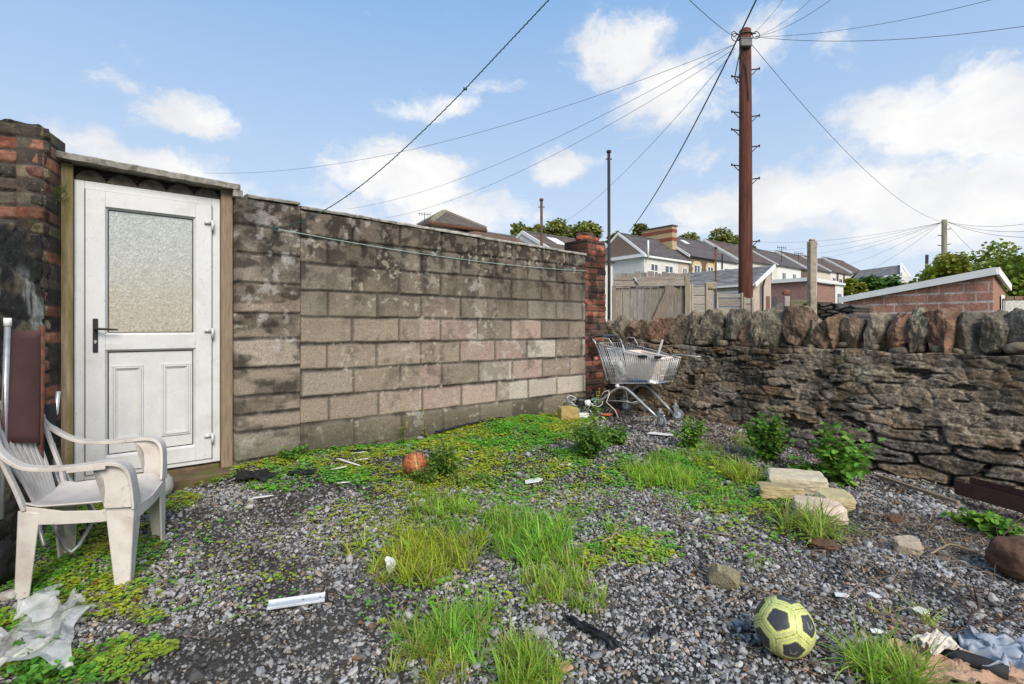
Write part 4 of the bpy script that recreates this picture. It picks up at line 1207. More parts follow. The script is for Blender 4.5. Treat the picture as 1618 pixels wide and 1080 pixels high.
d2 = 9.6
k = MB(); a = (972 - CX) / F * d2; b = (1089 - CX) / F * d2
planks(k, 0, b - a, .3, CZ - (428 - HY) / F * d2, .125, topj=.05, base=(.26, .225, .19))
tag(k.build('plank_fence', M['gateplanks'], None, False, (a, d2, 0), R(-2)), 'grey vertical plank fence just showing above the top rail of the wooden gate', 'fence')


def slat_panel(name, px0, px1, pt, d0, d1, label, z0=.3, posts=(), pw=.14):
    A = Vector(((px0 - CX) / F * d0, d0, 0)); B = Vector(((px1 - CX) / F * d1, d1, 0)); A_, an_, Ln_ = local_frame(A, B)
    f = empty(name, A_, an_, label=label, cat='fence', group='slatted fence panels behind the stone wall')
    z1 = CZ - (pt - HY) / F * ((d0 + d1) / 2)
    k = MB(); planks(k, .02, Ln_ - .02, z0, z1, pw, True, base=(.29, .26, .225)); k.build('boards', M['slatwood'], f)
    k = MB()
    for xx in [0] + list(posts) + [Ln_ - .035]: k.box(xx, xx + .035, -.03, .0, z0, z1 + .01, (.33, .29, .23), ch=.003)
    k.build('battens', M['gateplanks'], f)
    return f


slat_panel('slatted_fence', 1088, 1117, 450, 8.3, 8.4, 'narrow slatted fence panel between the plank gate and the pale post', posts=(.04,))
slat_panel('slatted_fence', 1131, 1173, 463, 8.6, 8.7, 'wide slatted fence panel to the left of the telegraph pole foot')
slat_panel('slatted_fence', 1174, 1189, 470, 8.7, 8.75, 'narrowest slatted fence panel, directly in front of the telegraph pole foot')
k = MB(); k.box(0, .10, 0, .10, 0, CZ - (450 - HY) / F * 8.5, (.34, .30, .24), ch=.006); k.rock((.06, .04, CZ + .70), (.20, .14, .14), seed=4, amp=.25, col=(.30, .25, .18))
tag(k.build('fence_post', M['gateplanks'], None, False, ((1118 - CX) / F * 8.5, 8.5, 0), 0), 'pale timber fence post with an uneven top, between two slatted panels', 'post')


def thin_post(name, px, pt, d, r, m, label, z0=0, cap=True):
    k = MB(); zt_ = CZ - (pt - HY) / F * d
    k.tube([(0, 0, z0), (.004, 0, zt_ * .5), (0, 0, zt_)], r, 8)
    if cap: k.tube([(0, 0, zt_ - .02), (0, 0, zt_ + .015)], r * 1.5, 8); k.tube([(-.05, 0, zt_ - .12), (.05, 0, zt_ - .12)], r * .4, 5)
    return tag(k.build(name, m, None, True, ((px - CX) / F * d, d, 0)), label, 'post')


thin_post('clothes_post', 962, 239, 8.0, .024, M['darkpost'], 'tall dark steel clothes post standing right behind the corner brick pillar')
thin_post('clothes_post', 855.5, 315, 8.2, .021, M['rust'], 'rusty steel clothes post rising behind the middle of the block wall')
thin_post('clothes_post', 1131, 391, 9.5, .018, M['rust'], 'short rusty clothes post just left of the telegraph pole')
# concrete post
k = MB(); d = 7.6; z1 = CZ - (381 - HY) / F * d; k.box(-.05, .05, -.05, .05, 0, z1, ch=.008); k.box(-.036, .036, -.036, .036, z1, z1 + .035, ch=.015)
k.box(-.075, .09, -.012, .012, z1 - .05, z1 - .035)
o = k.build('concrete_post', mat('pale_concrete_post', (.33, .28, .21), var=.3, vscale=18, bump=.6, spots=[(10, .52, .68, (.12, .10, .06), .6)]), None, False, ((1283 - CX) / F * d, d, 0))
tag(o, 'pale square concrete post standing behind the stone wall, thin wire down its side', 'post')

# rubble brick stub
k = MB(); rr = random.Random(31)
for j in range(26):
    row = j // 5; k.col = [(.30, .09, .055), (.22, .07, .05), (.12, .06, .045), (.34, .12, .07)][j % 4]
    k.rock(((j % 5) * .105 + (row % 2) * .04 - .2, rr.uniform(-.04, .04), .95 + row * .082), (.12, .16, .085), Matrix.Rotation(rr.uniform(-.12, .12), 3, 'Y'), seed=j, boxy=7, amp=.12, sub=2)
k.box(-.25, .33, -.05, .08, 0, .93, (.12, .07, .05)); k.col = (.40, .26, .22); k.rock((.22, -.03, 1.40), (.17, .16, .10), seed=6, boxy=8, sub=2)
tag(k.build('brick_stub', M['brick'], None, False, ((1201 - CX) / F * 7.8, 7.8, -.03)), 'crumbling low red brick stub just right of the telegraph pole foot', 'brick pier')

# dry stone wall behind
A = Vector(((1285 - CX) / F * 9.6, 9.6, 0)); B = Vector(((1352 - CX) / F * 8.9, 8.9, 0)); A_, an_, Ln_ = local_frame(A, B)


def dry_fn(X, Z):
    iid, e, n = cells(X, Z, .20, .06, -.1, 1.6, -.1, 2, 95, .3, .02)
    return masonry_col(X, Z, iid, e, n, _SP * 1.25, np.array([.02, .018, .015]), 96, .012, .05, .35)


ds = tag(relief('dry_stone_wall', 0, Ln_, 0, lambda x: 1.66 - .22 * sstep(.5, .1, x) * 0 - .10 * (x / Ln_) + .03 * np.sin(x * 20), .014, dry_fn, M['rubble'], None, .4, A_, an_),
         'tumbledown dry stone wall between the concrete post and the low block garage', 'wall')

# small timber odds and ends by the brick outbuilding
k = MB(); d = 9.8; planks(k, 0, .42, 0, CZ - (478 - HY) / F * d, .07, base=(.22, .20, .17), topj=.08)
tag(k.build('picket_fence', M['gateplanks'], None, False, ((1220 - CX) / F * d, d, 0), -.2), 'little ragged timber picket fence right of the brick stub', 'fence')
k = MB(); d = 9.4; k.box(-.05, .05, -.05, .05, 0, CZ - (468 - HY) / F * d, (.36, .30, .26), ch=.01); k.rock((0, 0, CZ + (HY - 462) / F * d), (.13, .13, .10), seed=2, sub=2, col=(.22, .09, .07))
tag(k.build('gate_post', M['gateplanks'], None, False, ((1242 - CX) / F * d, d, 0)), 'short pale post with a reddish cap in front of the brick outbuilding', 'post')
k = MB(); d = 9.6; k.box(0, .42, 0, .22, 0, CZ - (474 - HY) / F * d, (.15, .14, .08), ch=.015); k.box(.02, .40, -.02, .0, .6, 1.45, (.14, .07, .055), ch=.01)
tag(k.build('garden_bin', M['gateplanks'], None, False, ((1248 - CX) / F * d, d, 0), -.3), 'green and brown boarded bin beside the short post with the reddish cap', 'bin')


# ---- leafy things
def foliage_blob(n, centers, size, colr, spread, wid=.8, flat=0):
    """n leaves spread in the shells of several ellipsoids: centers list (c, r(3))"""
    pos = []; tot = sum(r[0] * r[1] * r[2] for _, r in centers) ; sh = []
    for c, r in centers:
        m_ = max(8, int(n * (r[0] * r[1] * r[2]) / tot))
        v = RNG.normal(0, 1, (m_, 3)); v /= np.linalg.norm(v, axis=1)[:, None]
        rad = RNG.uniform(.35, 1.12, (m_, 1)) ** .6
        p = v * rad * np.array(r) + np.array(c)
        pos.append(p)
        tone = RNG.uniform(.6, 1.3)
        sh.append(np.full(m_, tone))
    pos = np.concatenate(pos); sh = np.concatenate(sh); m_ = len(pos)
    # small clusters
    base = jitcol(colr, m_, spread) * sh[:, None]
    return pos, base


def crown_mesh(name, parent, n, centers, size, colr, spread=.3, wid=.8, drop=0):
    pos, colb = foliage_blob(n, centers, size, colr, spread)
    m_ = len(pos)
    v, f, kk = leaf_cloud(pos, RNG.uniform(.6, 1.3, m_) * size, RNG.uniform(0, 6.28, m_), RNG.uniform(-.9, .7, m_), RNG.uniform(-.9, .9, m_), wid, .12)
    return raw(name, v, f, M['leaf'], parent, np.repeat(np.clip(colb, .004, 1), kk, 0))


def tree(px, ptop, pbase_w_, d, label, group, colr=(.05, .085, .022), n=2600, leafs=.45, zg=None, seed=0, airy=False):
    """tree whose top shows at photo row ptop and whose crown spans pbase_w photo pixels"""
    r_ = random.Random(seed); X = (px - CX) / F * d; zt_ = CZ - (ptop - HY) / F * d; w = pbase_w_ * 1.8 / F * d / 2
    z0 = float(ground_h(X, d)) if zg is None else zg
    t = empty('tree', (X, d, z0), r_.uniform(0, 6), label=label, cat='tree', group=group)
    H = zt_ - z0; k = MB()
    k.tube([(0, 0, -.2), (.05, .02, H * .3), (-.08, .05, H * .6), (.05, 0, H * .92)], [H * .028, H * .022, H * .014, H * .004], 8)
    cs = []
    for j in range(17):
        a = r_.uniform(0, 6.28); hh = r_.uniform(.42, .90); rad = w * r_.uniform(.25, .75) * (1.15 - abs(hh - .6))
        c = Vector((math.cos(a) * rad, math.sin(a) * rad, H * hh)); s_ = w * r_.uniform(.13, .42)
        k.tube([(0, 0, H * (hh - .2)), tuple(c * .6 + Vector((0, 0, H * hh * .38))), tuple(c)], [H * .012, H * .008, H * .003], 5)
        cs.append((tuple(c), (s_, s_, s_ * r_.uniform(.6, .85))))
    cs.append(((0, 0, H * .90), (w * .35, w * .35, H * .10)))
    k.build('trunk', M['bark'], t, True)
    crown_mesh('crown', t, n, cs, leafs, colr, .35)
    return t


# trees behind the terrace
TG = 'trees on the skyline behind the terrace'
tl = [(822, 354, 40, 62, 'small round tree left of the rusty clothes post, above the brown tiled roof'), (880, 347, 52, 62, 'bushy tree between the rusty clothes post and the corner brick pillar'),
      (922, 352, 44, 60, 'tree directly above the top of the corner brick pillar'), (1012, 354, 34, 66, 'small tree behind the roof left of the banded chimney stack'), (972, 370, 30, 58, 'low bush seen left of the brown gable'),
      (1090, 368, 46, 75, 'leafy tree right of the banded chimney stack'), (1138, 361, 56, 80, 'largest tree behind the terrace roofs, just left of the telegraph pole'), (1165, 372, 40, 85, 'tree partly hidden by the telegraph pole')]
for i, (px, tp, w, d, lb) in enumerate(tl): tree(px, tp, w, d, lb, TG, (.20, .24, .06), 4600, .50, seed=i + 3, zg=float(ground_h((px - CX) / F * d, d)))


# ---- houses
ROOF = (.115, .10, .10); ROOFB = (.12, .085, .07)


def house(name, s0, s1, off, z0, ze, zr, half, wallc, roofc, label, group='terraced houses in the background', C=None, gable=None, verge=.16, windows=(), F0=None, chimney=None, overhang=.12, boards=None):
    """local x along U, y away from the viewer. eave at y=0"""
    org = F0 + U * s0
    t = empty(name, (org.x, org.y, 0), ANG_U, label=label, cat='house', group=group)
    L_ = s1 - s0; dp = half * 2
    k = MB(); k.col = wallc
    k.prism([(0.0, z0), (0.0, ze), (half, zr - .05), (dp, ze), (dp, z0)], 'x', 0, L_, wallc)
    recalc(k.build('wall', M['render'], t))
    k = MB(); th = .09
    sl = (zr - ze) / half
    nn = 26
    for sgn in (0, 1):
        # roof covering as courses of slates with tonal change
        rows = 22
        for j in range(rows):
            a = j / rows; b = (j + 1) / rows
            ya = -overhang + (half + overhang) * a; yb = -overhang + (half + overhang) * b
            za = ze - overhang * sl + (zr - ze + overhang * sl) * a; zb = ze - overhang * sl + (zr - ze + overhang * sl) * b
            if sgn: ya, yb = dp - ya, dp - yb
            cnt = 1 if sgn else 9
            for c in range(cnt):
                g = random.uniform(.80, 1.2); xa = L_ * c / cnt; xb = L_ * (c + 1) / cnt
                cc = [q * g for q in roofc]
                k.add([(xa, ya, za + .04), (xb, ya, za + .04), (xb, yb, zb + .012), (xa, yb, zb + .012), (xa, ya, za), (xb, ya, za)], [(0, 1, 2, 3), (4, 5, 1, 0)], (), cc)
    roof = k.build('roof', M['slate'], t)
    k = MB(); k.tube([(0, half, zr + .02), (L_, half, zr + .02)], .09, 6, (roofc[0] * .8,) * 3); k.build('ridge_tiles', M['slate'], roof)
    k = MB()
    for (y0_, y1_) in ((-overhang, half), (dp + overhang, half)):
        z_ = ze - overhang * sl
        k.add([(-.05, y0_, z_ - .16), (-.05, y0_, z_ + .07), (-.05, y1_, zr + .09), (-.05, y1_, zr - .14), (.06, y0_, z_ - .16), (.06, y0_, z_ + .07), (.06, y1_, zr + .09), (.06, y1_, zr - .14)],
              [(0, 1, 2, 3), (7, 6, 5, 4), (1, 5, 6, 2), (0, 3, 7, 4), (0, 4, 5, 1)])
    recalc(k.build('bargeboard', M['white_paint'], t))
    k = MB(); k.box(0, L_, -overhang - .09, -overhang, ze - overhang * sl - .10, ze - overhang * sl, (.04, .04, .04), ch=.02); k.build('gutter', M['black'], t)
    for (x, zb, w, h_, kind) in windows:
        kw = MB(); fcol = (.74, .74, .72)
        kw.box(x - w / 2, x + w / 2, -.03, .02, zb, zb + .07, fcol); kw.box(x - w / 2, x + w / 2, -.03, .02, zb + h_ - .07, zb + h_, fcol)
        for xx in (x - w / 2, x + w / 2 - .08, x - .03): kw.box(xx, xx + .08, -.028, .02, zb + .07, zb + h_ - .07, fcol)
        kw.box(x - w / 2 + .08, x + w / 2 - .08, -.024, .02, zb + h_ * .55, zb + h_ * .55 + .07, fcol)
        wn = kw.build('window', M['white_paint'], t)
        kw = MB(); kw.box(x - w / 2 + .05, x + w / 2 - .05, -.012, .01, zb + .05, zb + h_ - .05); kw.build('pane', M['win_glass'], wn)
        kw = MB(); kw.box(x - w / 2 - .08, x + w / 2 + .08, -.06, .0, zb - .10, zb - .003, (.5, .48, .44)); kw.build('sill', M['render'], wn)
        if kind == 'q':
            kw = MB(); rr_ = random.Random(int(x * 10)); z = zb - .1
            while z < zb + h_ + .18:
                for sg in (-1, 1):
                    ww = .16 + (.10 if int(z * 4) % 2 else 0)
                    xa = x + sg * (w / 2 + .02); kw.box(min(xa, xa + sg * ww), max(xa, xa + sg * ww), -.022, -.001, z, z + .24, (.62, .46, .28))
                z += .25
            kw.box(x - w / 2, x + w / 2, -.022, -.001, zb + h_ + .005, zb + h_ + .3, (.60, .44, .26))
            kw.build('quoins', M['render'], t)
        if kind == 'y':
            pass
    return t


F1 = Vector((10.37, 40, 0)); ZB = 1.9
h1 = house('house', 0, 6.2, 0, ZB, 7.0, 8.95, 2.6, (.60, .60, .57), ROOF, 'white walled house with a brown gable and slate roof, left end of the terrace', F0=F1,
           windows=[(1.3, 4.9, 1.0, 1.4, ''), (3.3, 4.9, 1.2, 1.4, ''), (5.6, 4.9, .7, 1.4, '')])
# timber boarded gable and lean-to
k = MB(); k.col = (.22, .16, .12)
k.prism([(-.0, 7.05), (2.6, 8.85), (5.2, 7.05)], 'x', -.03, -.004, (.20, .15, .115)); recalc(k.build('gable_boarding', M['gateplanks'], h1))
k = MB(); k.box(0, 0.01, 0, .01, 0, .01); 
k = MB(); k.prism([(-.25, 6.90), (5.5, 6.90), (5.5, 6.72), (-.25, 6.72)], 'x', -.30, -.06, (.7, .7, .68)); k.box(-.28, 6.3, -.22, -.08, 6.70, 6.86, (.7, .7, .68)); recalc(k.build('fascia', M['white_paint'], h1))
k = MB(); k.box(4.65, 6.19, -.012, -.004, ZB, 6.7, (.52, .40, .34)); k.build('pink_rendered_bay', M['render'], h1)
k = MB(); k.tube([(.1, -.3, 6.6), (.1, -.3, 8.0)], .07, 8); k.build('flue_pipe', M['white_paint'], h1, True)
# banded chimney
k = MB(); c0 = F1 + U * 5.8
ch_ = empty('chimney', (0, 0, 0), 0); bpy.data.objects.remove(ch_)
k = MB(); z = 8.2; jb = 0
cols = [(.28, .10, .06), (.46, .34, .20), (.28, .10, .06), (.46, .34, .20), (.26, .09, .06), (.44, .33, .20), (.1, .08, .07)]
for zz, hh, cc, ex in ((8.0, .8, (.46, .34, .2), 0), (8.8, .28, (.25, .075, .045), .03), (9.08, .45, (.46, .33, .18), 0), (9.53, .28, (.25, .075, .045), .03), (9.81, .25, (.44, .32, .18), 0), (10.06, .1, (.08, .06, .05), .08)):
    k.box(5.6 - ex, 6.25 + ex, 1.2 - ex, 4.4 + ex, zz, zz + hh, cc)
chm = k.build('chimney', M['brick'], h1)
chm['label'] = 'long chimney stack banded in red and cream brick'
house('house', 6.2, 14.6, 0, ZB, 7.46, 9.75, 3.4, (.13, .10, .075), ROOF, 'stone faced house with cream window surrounds, right of the banded chimney', F0=F1,
      windows=[(1.3, 5.0, 1.0, 1.7, 'q'), (3.5, 5.0, 1.0, 1.7, 'q')])
hh2 = [o for o in scene.objects if o.get('label', '').startswith('stone faced')][0]
k = MB(); k.box(4.5, 8.39, -.03, -.004, ZB, 7.3, (.68, .68, .66)); k.box(4.15, 4.5, -.03, -.004, ZB, 7.3, (.5, .38, .08)); k.build('white_rendered_bay', M['render'], hh2)
kw = MB(); kw.box(6.0, 6.9, -.06, -.03, 5.2, 6.7); kw.build('window', M['win_glass'], hh2)
k = MB()
k.tube([(5.4, -.1, 6.6), (5.4, -.1, 8.0)], .07, 6); k.build('flue_pipe', M['black'], hh2)
k = MB(); k.box(3.0, 3.9, 1.2, 1.9, 8.35, 8.55)
recalc(k.build('rooflight', M['white_paint'], hh2))
house('house', 14.6, 23.1, 0, ZB, 7.85, 10.15, 3.5, (.62, .60, .55), ROOFB, 'pale house with a steep white verge, half hidden by the telegraph pole', F0=F1, windows=[(6.8, 5.6, 1.0, 1.5, '')])
h4 = house('house', 23.1, 30.7, 0, ZB, 7.95, 10.2, 3.5, (.70, .70, .69), ROOF, 'bright white house with two tall narrow windows, left of the concrete post', F0=F1, windows=[(1.6, 5.3, .9, 1.9, ''), (4.2, 5.3, .9, 1.9, '')])
k = MB(); k.box(6.0, 7.59, -.02, -.004, ZB, 7.9, (.14, .10, .08)); k.build('stone_bay', M['render'], h4)
house('house', 30.7, 37.8, 0, ZB, 8.15, 10.5, 3.5, (.60, .55, .45), ROOFB, 'cream house with one dark window, immediately left of the concrete post top', F0=F1, windows=[(1.8, 5.6, 1.4, 1.7, '')])
h6 = house('house', 37.8, 45, 0, ZB, 8.3, 10.6, 3.5, (.68, .66, .63), ROOFB, 'white house with dark stone strips, immediately right of the concrete post', F0=F1, windows=[(1.2, 5.6, 1.1, 1.9, ''), (3.4, 5.6, 1.1, 1.9, ''), (5.6, 5.6, 1.1, 1.9, '')])
k = MB(); k.box(2.0, 2.7, -.02, -.004, ZB, 8.2, (.12, .08, .07)); k.box(4.3, 4.9, -.02, -.004, ZB, 8.2, (.12, .08, .07)); k.build('stone_bay', M['render'], h6)
house('house', 45, 53, 0, ZB, 8.6, 11.0, 3.5, (.60, .55, .48), ROOFB, 'farthest house, its roof ending at the right end of the terrace', F0=F1, windows=[(1.6, 6.0, 1.0, 1.6, ''), (4.6, 6.0, 1.0, 1.6, '')])
# aerials
for (px, py, d, lb) in ((1235, 391, 56, 'tv aerial on the roof of the bright white house'), (1262, 400, 62, 'tv aerial on the roof left of the concrete post'), (671, 338, 25, 'tv aerial behind the hipped roof above the block wall')):
    k = MB(); p = P(px, py, d); s_ = d / 56
    k.tube([(0, 0, -1.6 * s_), (0, 0, .05)], .035 * s_, 5); k.tube([(-.7 * s_, 0, 0), (.7 * s_, 0, 0)], .03 * s_, 5)
    for j in range(5): k.tube([((-.6 + j * .3) * s_, -.0, -.22 * s_), ((-.6 + j * .3) * s_, 0, .22 * s_)], .018 * s_, 4)
    tag(k.build('tv_aerial', M['darkpost'], None, False, p, .4), lb, 'aerial')


# ---- roofs just over the block wall
def hip_roof():
    d = 24; f = lambda px, py, dd=d: P(px, py, dd)
    t = empty('house', (0, 0, 0), 0, label='house with a hipped tiled roof rising above the middle of the block wall', cat='house', group='houses behind the block wall')
    A, B, Cc = f(660, 356, 27), f(682, 349, 22.5), f(768, 361, 25.5)
    ap = f(702, 334, 25.5); ap2 = f(712, 336, 27.5)
    D = A + (Cc - B)
    k = MB(); rows = 12
    for (a, b, tt, cc) in ((A, B, ap, (.17, .155, .14)), (B, Cc, ap, (.14, .125, .115)), (Cc, D, ap, (.14, .12, .11)), (D, A, ap, (.14, .12, .11))):
        for j in range(rows):
            u, v = j / rows, (j + 1) / rows
            p = [a.lerp(tt, u), b.lerp(tt, u), b.lerp(tt, v), a.lerp(tt, v)]; up = Vector((0, 0, .05))
            n_ = 14
            for c in range(n_):
                g = random.uniform(.8, 1.15)
                k.add([tuple(p[0].lerp(p[1], c / n_) + up), tuple(p[0].lerp(p[1], (c + 1) / n_) + up), tuple(p[3].lerp(p[2], (c + 1) / n_)), tuple(p[3].lerp(p[2], c / n_)), tuple(p[0].lerp(p[1], c / n_) - up), tuple(p[0].lerp(p[1], (c + 1) / n_) - up)],
                      [(0, 1, 2, 3), (4, 5, 1, 0)], (), [q * g for q in cc])
    rf = k.build('roof', M['slate'], t)
    k = MB(); k.tube([tuple(B), tuple(ap)], .12, 6, (.26, .24, .15)); k.tube([tuple(Cc), tuple(ap)], .12, 6, (.15, .13, .11)); k.tube([tuple(A), tuple(ap)], .12, 6, (.26, .24, .15)); k.build('ridge_tiles', M['slate'], rf)
    k = MB(); ins = lambda q, z: tuple((q + (ap - q) * .10).to_2d()) + (z,)
    zs = B.z - .1
    k.add([ins(A, 0), ins(B, 0), ins(Cc, 0), ins(D, 0), ins(A, zs), ins(B, zs), ins(Cc, zs), ins(D, zs)], [(0, 1, 5, 4), (1, 2, 6, 5), (2, 3, 7, 6), (3, 0, 4, 7)], (), (.55, .50, .45)); k.build('wall', M['render'], t)
    k = MB(); k.tube([tuple(A - Vector((0, 0, .1))), tuple(B - Vector((0, 0, .1))), tuple(Cc - Vector((0, 0, .1)))], .10, 6); k.build('gutter', M['rust'], t)


hip_roof()
F2 = Vector(((765 - CX) / F * 30, 30, 0)); zz = lambda py, d: CZ - (py - HY) / F * d


def wing(name, px0, px1, pe, pr, d0, run, roofc, wallc, label, verge_=True):
    """simple gabled house seen from its rear: eave from px0 to px1 hidden behind the wall top"""
    x0 = (px0 - CX) / F * d0
    k0 = (px1 - CX) / F; s = (x0 - k0 * d0) / (k0 * .628 - .778)
    zr_ = zz(pr, d0 + .778 * run); ze_ = zz(pe, d0)
    return house(name, 0, s, 0, 0, ze_, zr_, run, wallc, roofc, label, 'houses behind the block wall', F0=Vector((x0, d0, 0)), windows=())


wing('house', 770, 868, 392, 361, 27, 3.2, (.15, .10, .08), (.5, .45, .4), 'brown tiled roof showing over the block wall left of the rusty clothes post')
w3 = wing('house', 884, 968, 402, 366, 30, 3.4, (.13, .10, .085), (.6, .58, .55), 'house with white verge and rooflight, just left of the corner brick pillar top')
k = MB(); k.add([(1.8, 1.0, 5.95), (2.9, 1.0, 5.95), (2.9, 1.9, 6.52), (1.8, 1.9, 6.52)], [(0, 1, 2, 3)])
zr3 = [o for o in w3.children if o.name.startswith('roof')]
k = MB()


def on_roof(ho, x, t0, t1, w, m, name, ze, zr, half, lift=.07):
    k = MB(); ya, yb = half * t0, half * t1; za, zb = ze + (zr - ze) * t0 + lift, ze + (zr - ze) * t1 + lift
    k.add([(x, ya, za), (x + w, ya, za), (x + w, yb, zb), (x, yb, zb), (x, ya, za - .08), (x + w, ya, za - .08), (x + w, yb, zb - .08), (x, yb, zb - .08)], [(0, 1, 2, 3), (0, 4, 5, 1), (1, 5, 6, 2), (2, 6, 7, 3), (3, 7, 4, 0)])
    k.build(name, m, ho)


on_roof(w3, 1.6, .55, .85, .9, M['white_paint'], 'rooflight', zz(402, 30), zz(366, 30 + .778 * 3.4), 3.4)
on_roof(hh2, 3.2, .70, .86, .8, M['white_paint'], 'rooflight_frame', 7.46, 9.75, 3.4)
o = [c for c in hh2.children if c.name.startswith('rooflight') and 'frame' not in c.name]
for q in o: bpy.data.objects.remove(q)

# ---- slate roofed shed
Bc = Vector((7.42, 15.7, 0)); sh = empty('shed', Bc, ANG_V + math.pi, label='slate roofed rendered shed with a blue window, behind the telegraph pole', cat='shed')
# local x: away along -V, local y: towards... (rotate) -> y = -(+perp) ; walls built in world instead
sh.location = (0, 0, 0); sh.rotation_euler = (0, 0, 0)


def W2(a, s, t, z): return (a.x + V_.x * s + U.x * t, a.y + V_.y * s + U.y * t, z)


k = MB(); k.col = (.47, .39, .33); L2 = 4.2; ze, zr = 2.56, 3.17; w_ = 1.2
k.add([W2(Bc, 0, 0, 0), W2(Bc, 0, w_, 0), W2(Bc, -L2, w_, 0), W2(Bc, -L2, 0, 0), W2(Bc, 0, 0, ze), W2(Bc, 0, w_, zr), W2(Bc, -L2, w_, zr), W2(Bc, -L2, 0, ze)],
      [(0, 1, 5, 4), (1, 2, 6, 5), (2, 3, 7, 6), (3, 0, 4, 7)]); recalc(k.build('wall', M['render'], sh))
k = MB(); rows = 12
for j in range(rows):
    for c in range(16):
        g = random.uniform(.8, 1.25); a, b = j / rows, (j + 1) / rows; s0, s1 = .12 - (L2 + .1) * c / 16, .12 - (L2 + .1) * (c + 1) / 16
        tt = lambda q: -.12 + (w_ + .12) * q
        zf = lambda q: ze - .06 + (zr - ze + .06) * q + .03
        k.add([W2(Bc, s0, tt(a), zf(a) + .02), W2(Bc, s1, tt(a), zf(a) + .02), W2(Bc, s1, tt(b), zf(b)), W2(Bc, s0, tt(b), zf(b)), W2(Bc, s0, tt(a), zf(a) - .02), W2(Bc, s1, tt(a), zf(a) - .02)],
              [(0, 1, 2, 3), (4, 5, 1, 0)], (), [.20 * g, .195 * g, .19 * g])
k.build('roof', M['slate'], sh)
k = MB(); k.loft([W2(Bc, .13, -.14, ze - .08), W2(Bc, .13, w_, zr)], [.12, .12], [.05, .05], (0, 0, 1), (.7, .7, .68)); k.loft([W2(Bc, .1, -.15, ze - .06), W2(Bc, -L2, -.15, ze - .06)], [.06, .06], [.05, .05], (0, 0, 1), (.6, .6, .58)); k.build('white_verge', M['white_paint'], sh)
k = MB()
k.add([W2(Bc, -.25, -.03, 1.7), W2(Bc, -1.35, -.03, 1.7), W2(Bc, -1.35, -.03, 2.36), W2(Bc, -.25, -.03, 2.36)], [(0, 1, 2, 3)]); 
w1 = k.build('window', M['white_paint'], sh)
k = MB(); k.add([W2(Bc, -.33, -.045, 1.76), W2(Bc, -1.27, -.045, 1.76), W2(Bc, -1.27, -.045, 2.28), W2(Bc, -.33, -.045, 2.28)], [(0, 1, 2, 3)])
k.build('pane', mat('blue_window_glass', (.09, .16, .28), rough=.15, var=.5, vscale=3, bump=0, spec=.8), w1)
k = MB(); k.tube([W2(Bc, .08, .45, 0), W2(Bc, .08, .45, 2.45), W2(Bc, .10, .5, 2.62), W2(Bc, .12, .55, 2.82)], .035, 8); k.build('downpipe', M['darkpost'], sh)
k = MB(); k.add([W2(Bc, .012, .85, 0), W2(Bc, .012, 1.1, 0), W2(Bc, .012, 1.1, 2.2), W2(Bc, .012, .85, 2.2)], [(0, 1, 2, 3)], (), (.18, .10, .08)); k.build('door', M['gateplanks'], sh)


def flat_outbuilding(name, px0, px1, ptop, dn, L_, wdt, colr, label, fascia, m, zb=0):
    """face runs along V from near corner at px1; returns corner"""
    B_ = Vector(((px1 - CX) / F * dn, dn, 0)); t = empty(name, (0, 0, 0), 0, label=label, cat='outbuilding')
    z1 = zz(ptop, dn)
    k = MB(); k.add([W2(B_, 0, 0, zb), W2(B_, 0, wdt, zb), W2(B_, -L_, wdt, zb), W2(B_, -L_, 0, zb), W2(B_, 0, 0, z1), W2(B_, 0, wdt, z1), W2(B_, -L_, wdt, z1), W2(B_, -L_, 0, z1)],
                    [(0, 1, 5, 4), (1, 2, 6, 5), (2, 3, 7, 6), (3, 0, 4, 7), (4, 5, 6, 7)], (), colr); recalc(k.build('wall', m, t))
    k = MB(); a, b = z1, z1 + fascia
    for (s0, t0, s1, t1) in ((.12, -.12, -L_, -.12), (.12, -.12, .12, wdt)):
        k.loft([W2(B_, s0, t0, (a + b) / 2), W2(B_, s1, t1, (a + b) / 2)], [fascia] * 2, [.06, .06], (0, 0, 1), (.7, .7, .68))
    k.add([W2(B_, .1, -.1, b), W2(B_, .1, wdt, b), W2(B_, -L_, wdt, b), W2(B_, -L_, -.1, b)], [(0, 1, 2, 3)], (), (.3, .3, .3))
    k.build('fascia', M['white_paint'], t)
    return t, B_, z1


def brickish(name, c1, c2, sc=1.0, rough=.9):
    m = bpy.data.materials.new(name); m.use_nodes = True; nt = m.node_tree; N, L = nt.nodes, nt.links
    b = N['Principled BSDF']; b.inputs['Roughness'].default_value = rough; b.inputs['Specular IOR Level'].default_value = .2
    n = N.new('ShaderNodeTexNoise'); n.inputs['Scale'].default_value = 14; n.inputs['Detail'].default_value = 8; tc = N.new('ShaderNodeTexCoord'); L.new(tc.outputs['Object'], n.inputs[0])
    mx = N.new('ShaderNodeMix'); mx.data_type = 'RGBA'; mx.inputs['A'].default_value = (*c1, 1); mx.inputs['B'].default_value = (*c2, 1)
    r = N.new('ShaderNodeMapRange'); r.inputs['From Min'].default_value = .35; r.inputs['From Max'].default_value = .65; L.new(n.outputs['Fac'], r.inputs['Value']); L.new(r.outputs[0], mx.inputs['Factor'])
    L.new(mx.outputs['Result'], b.inputs['Base Color']); return m


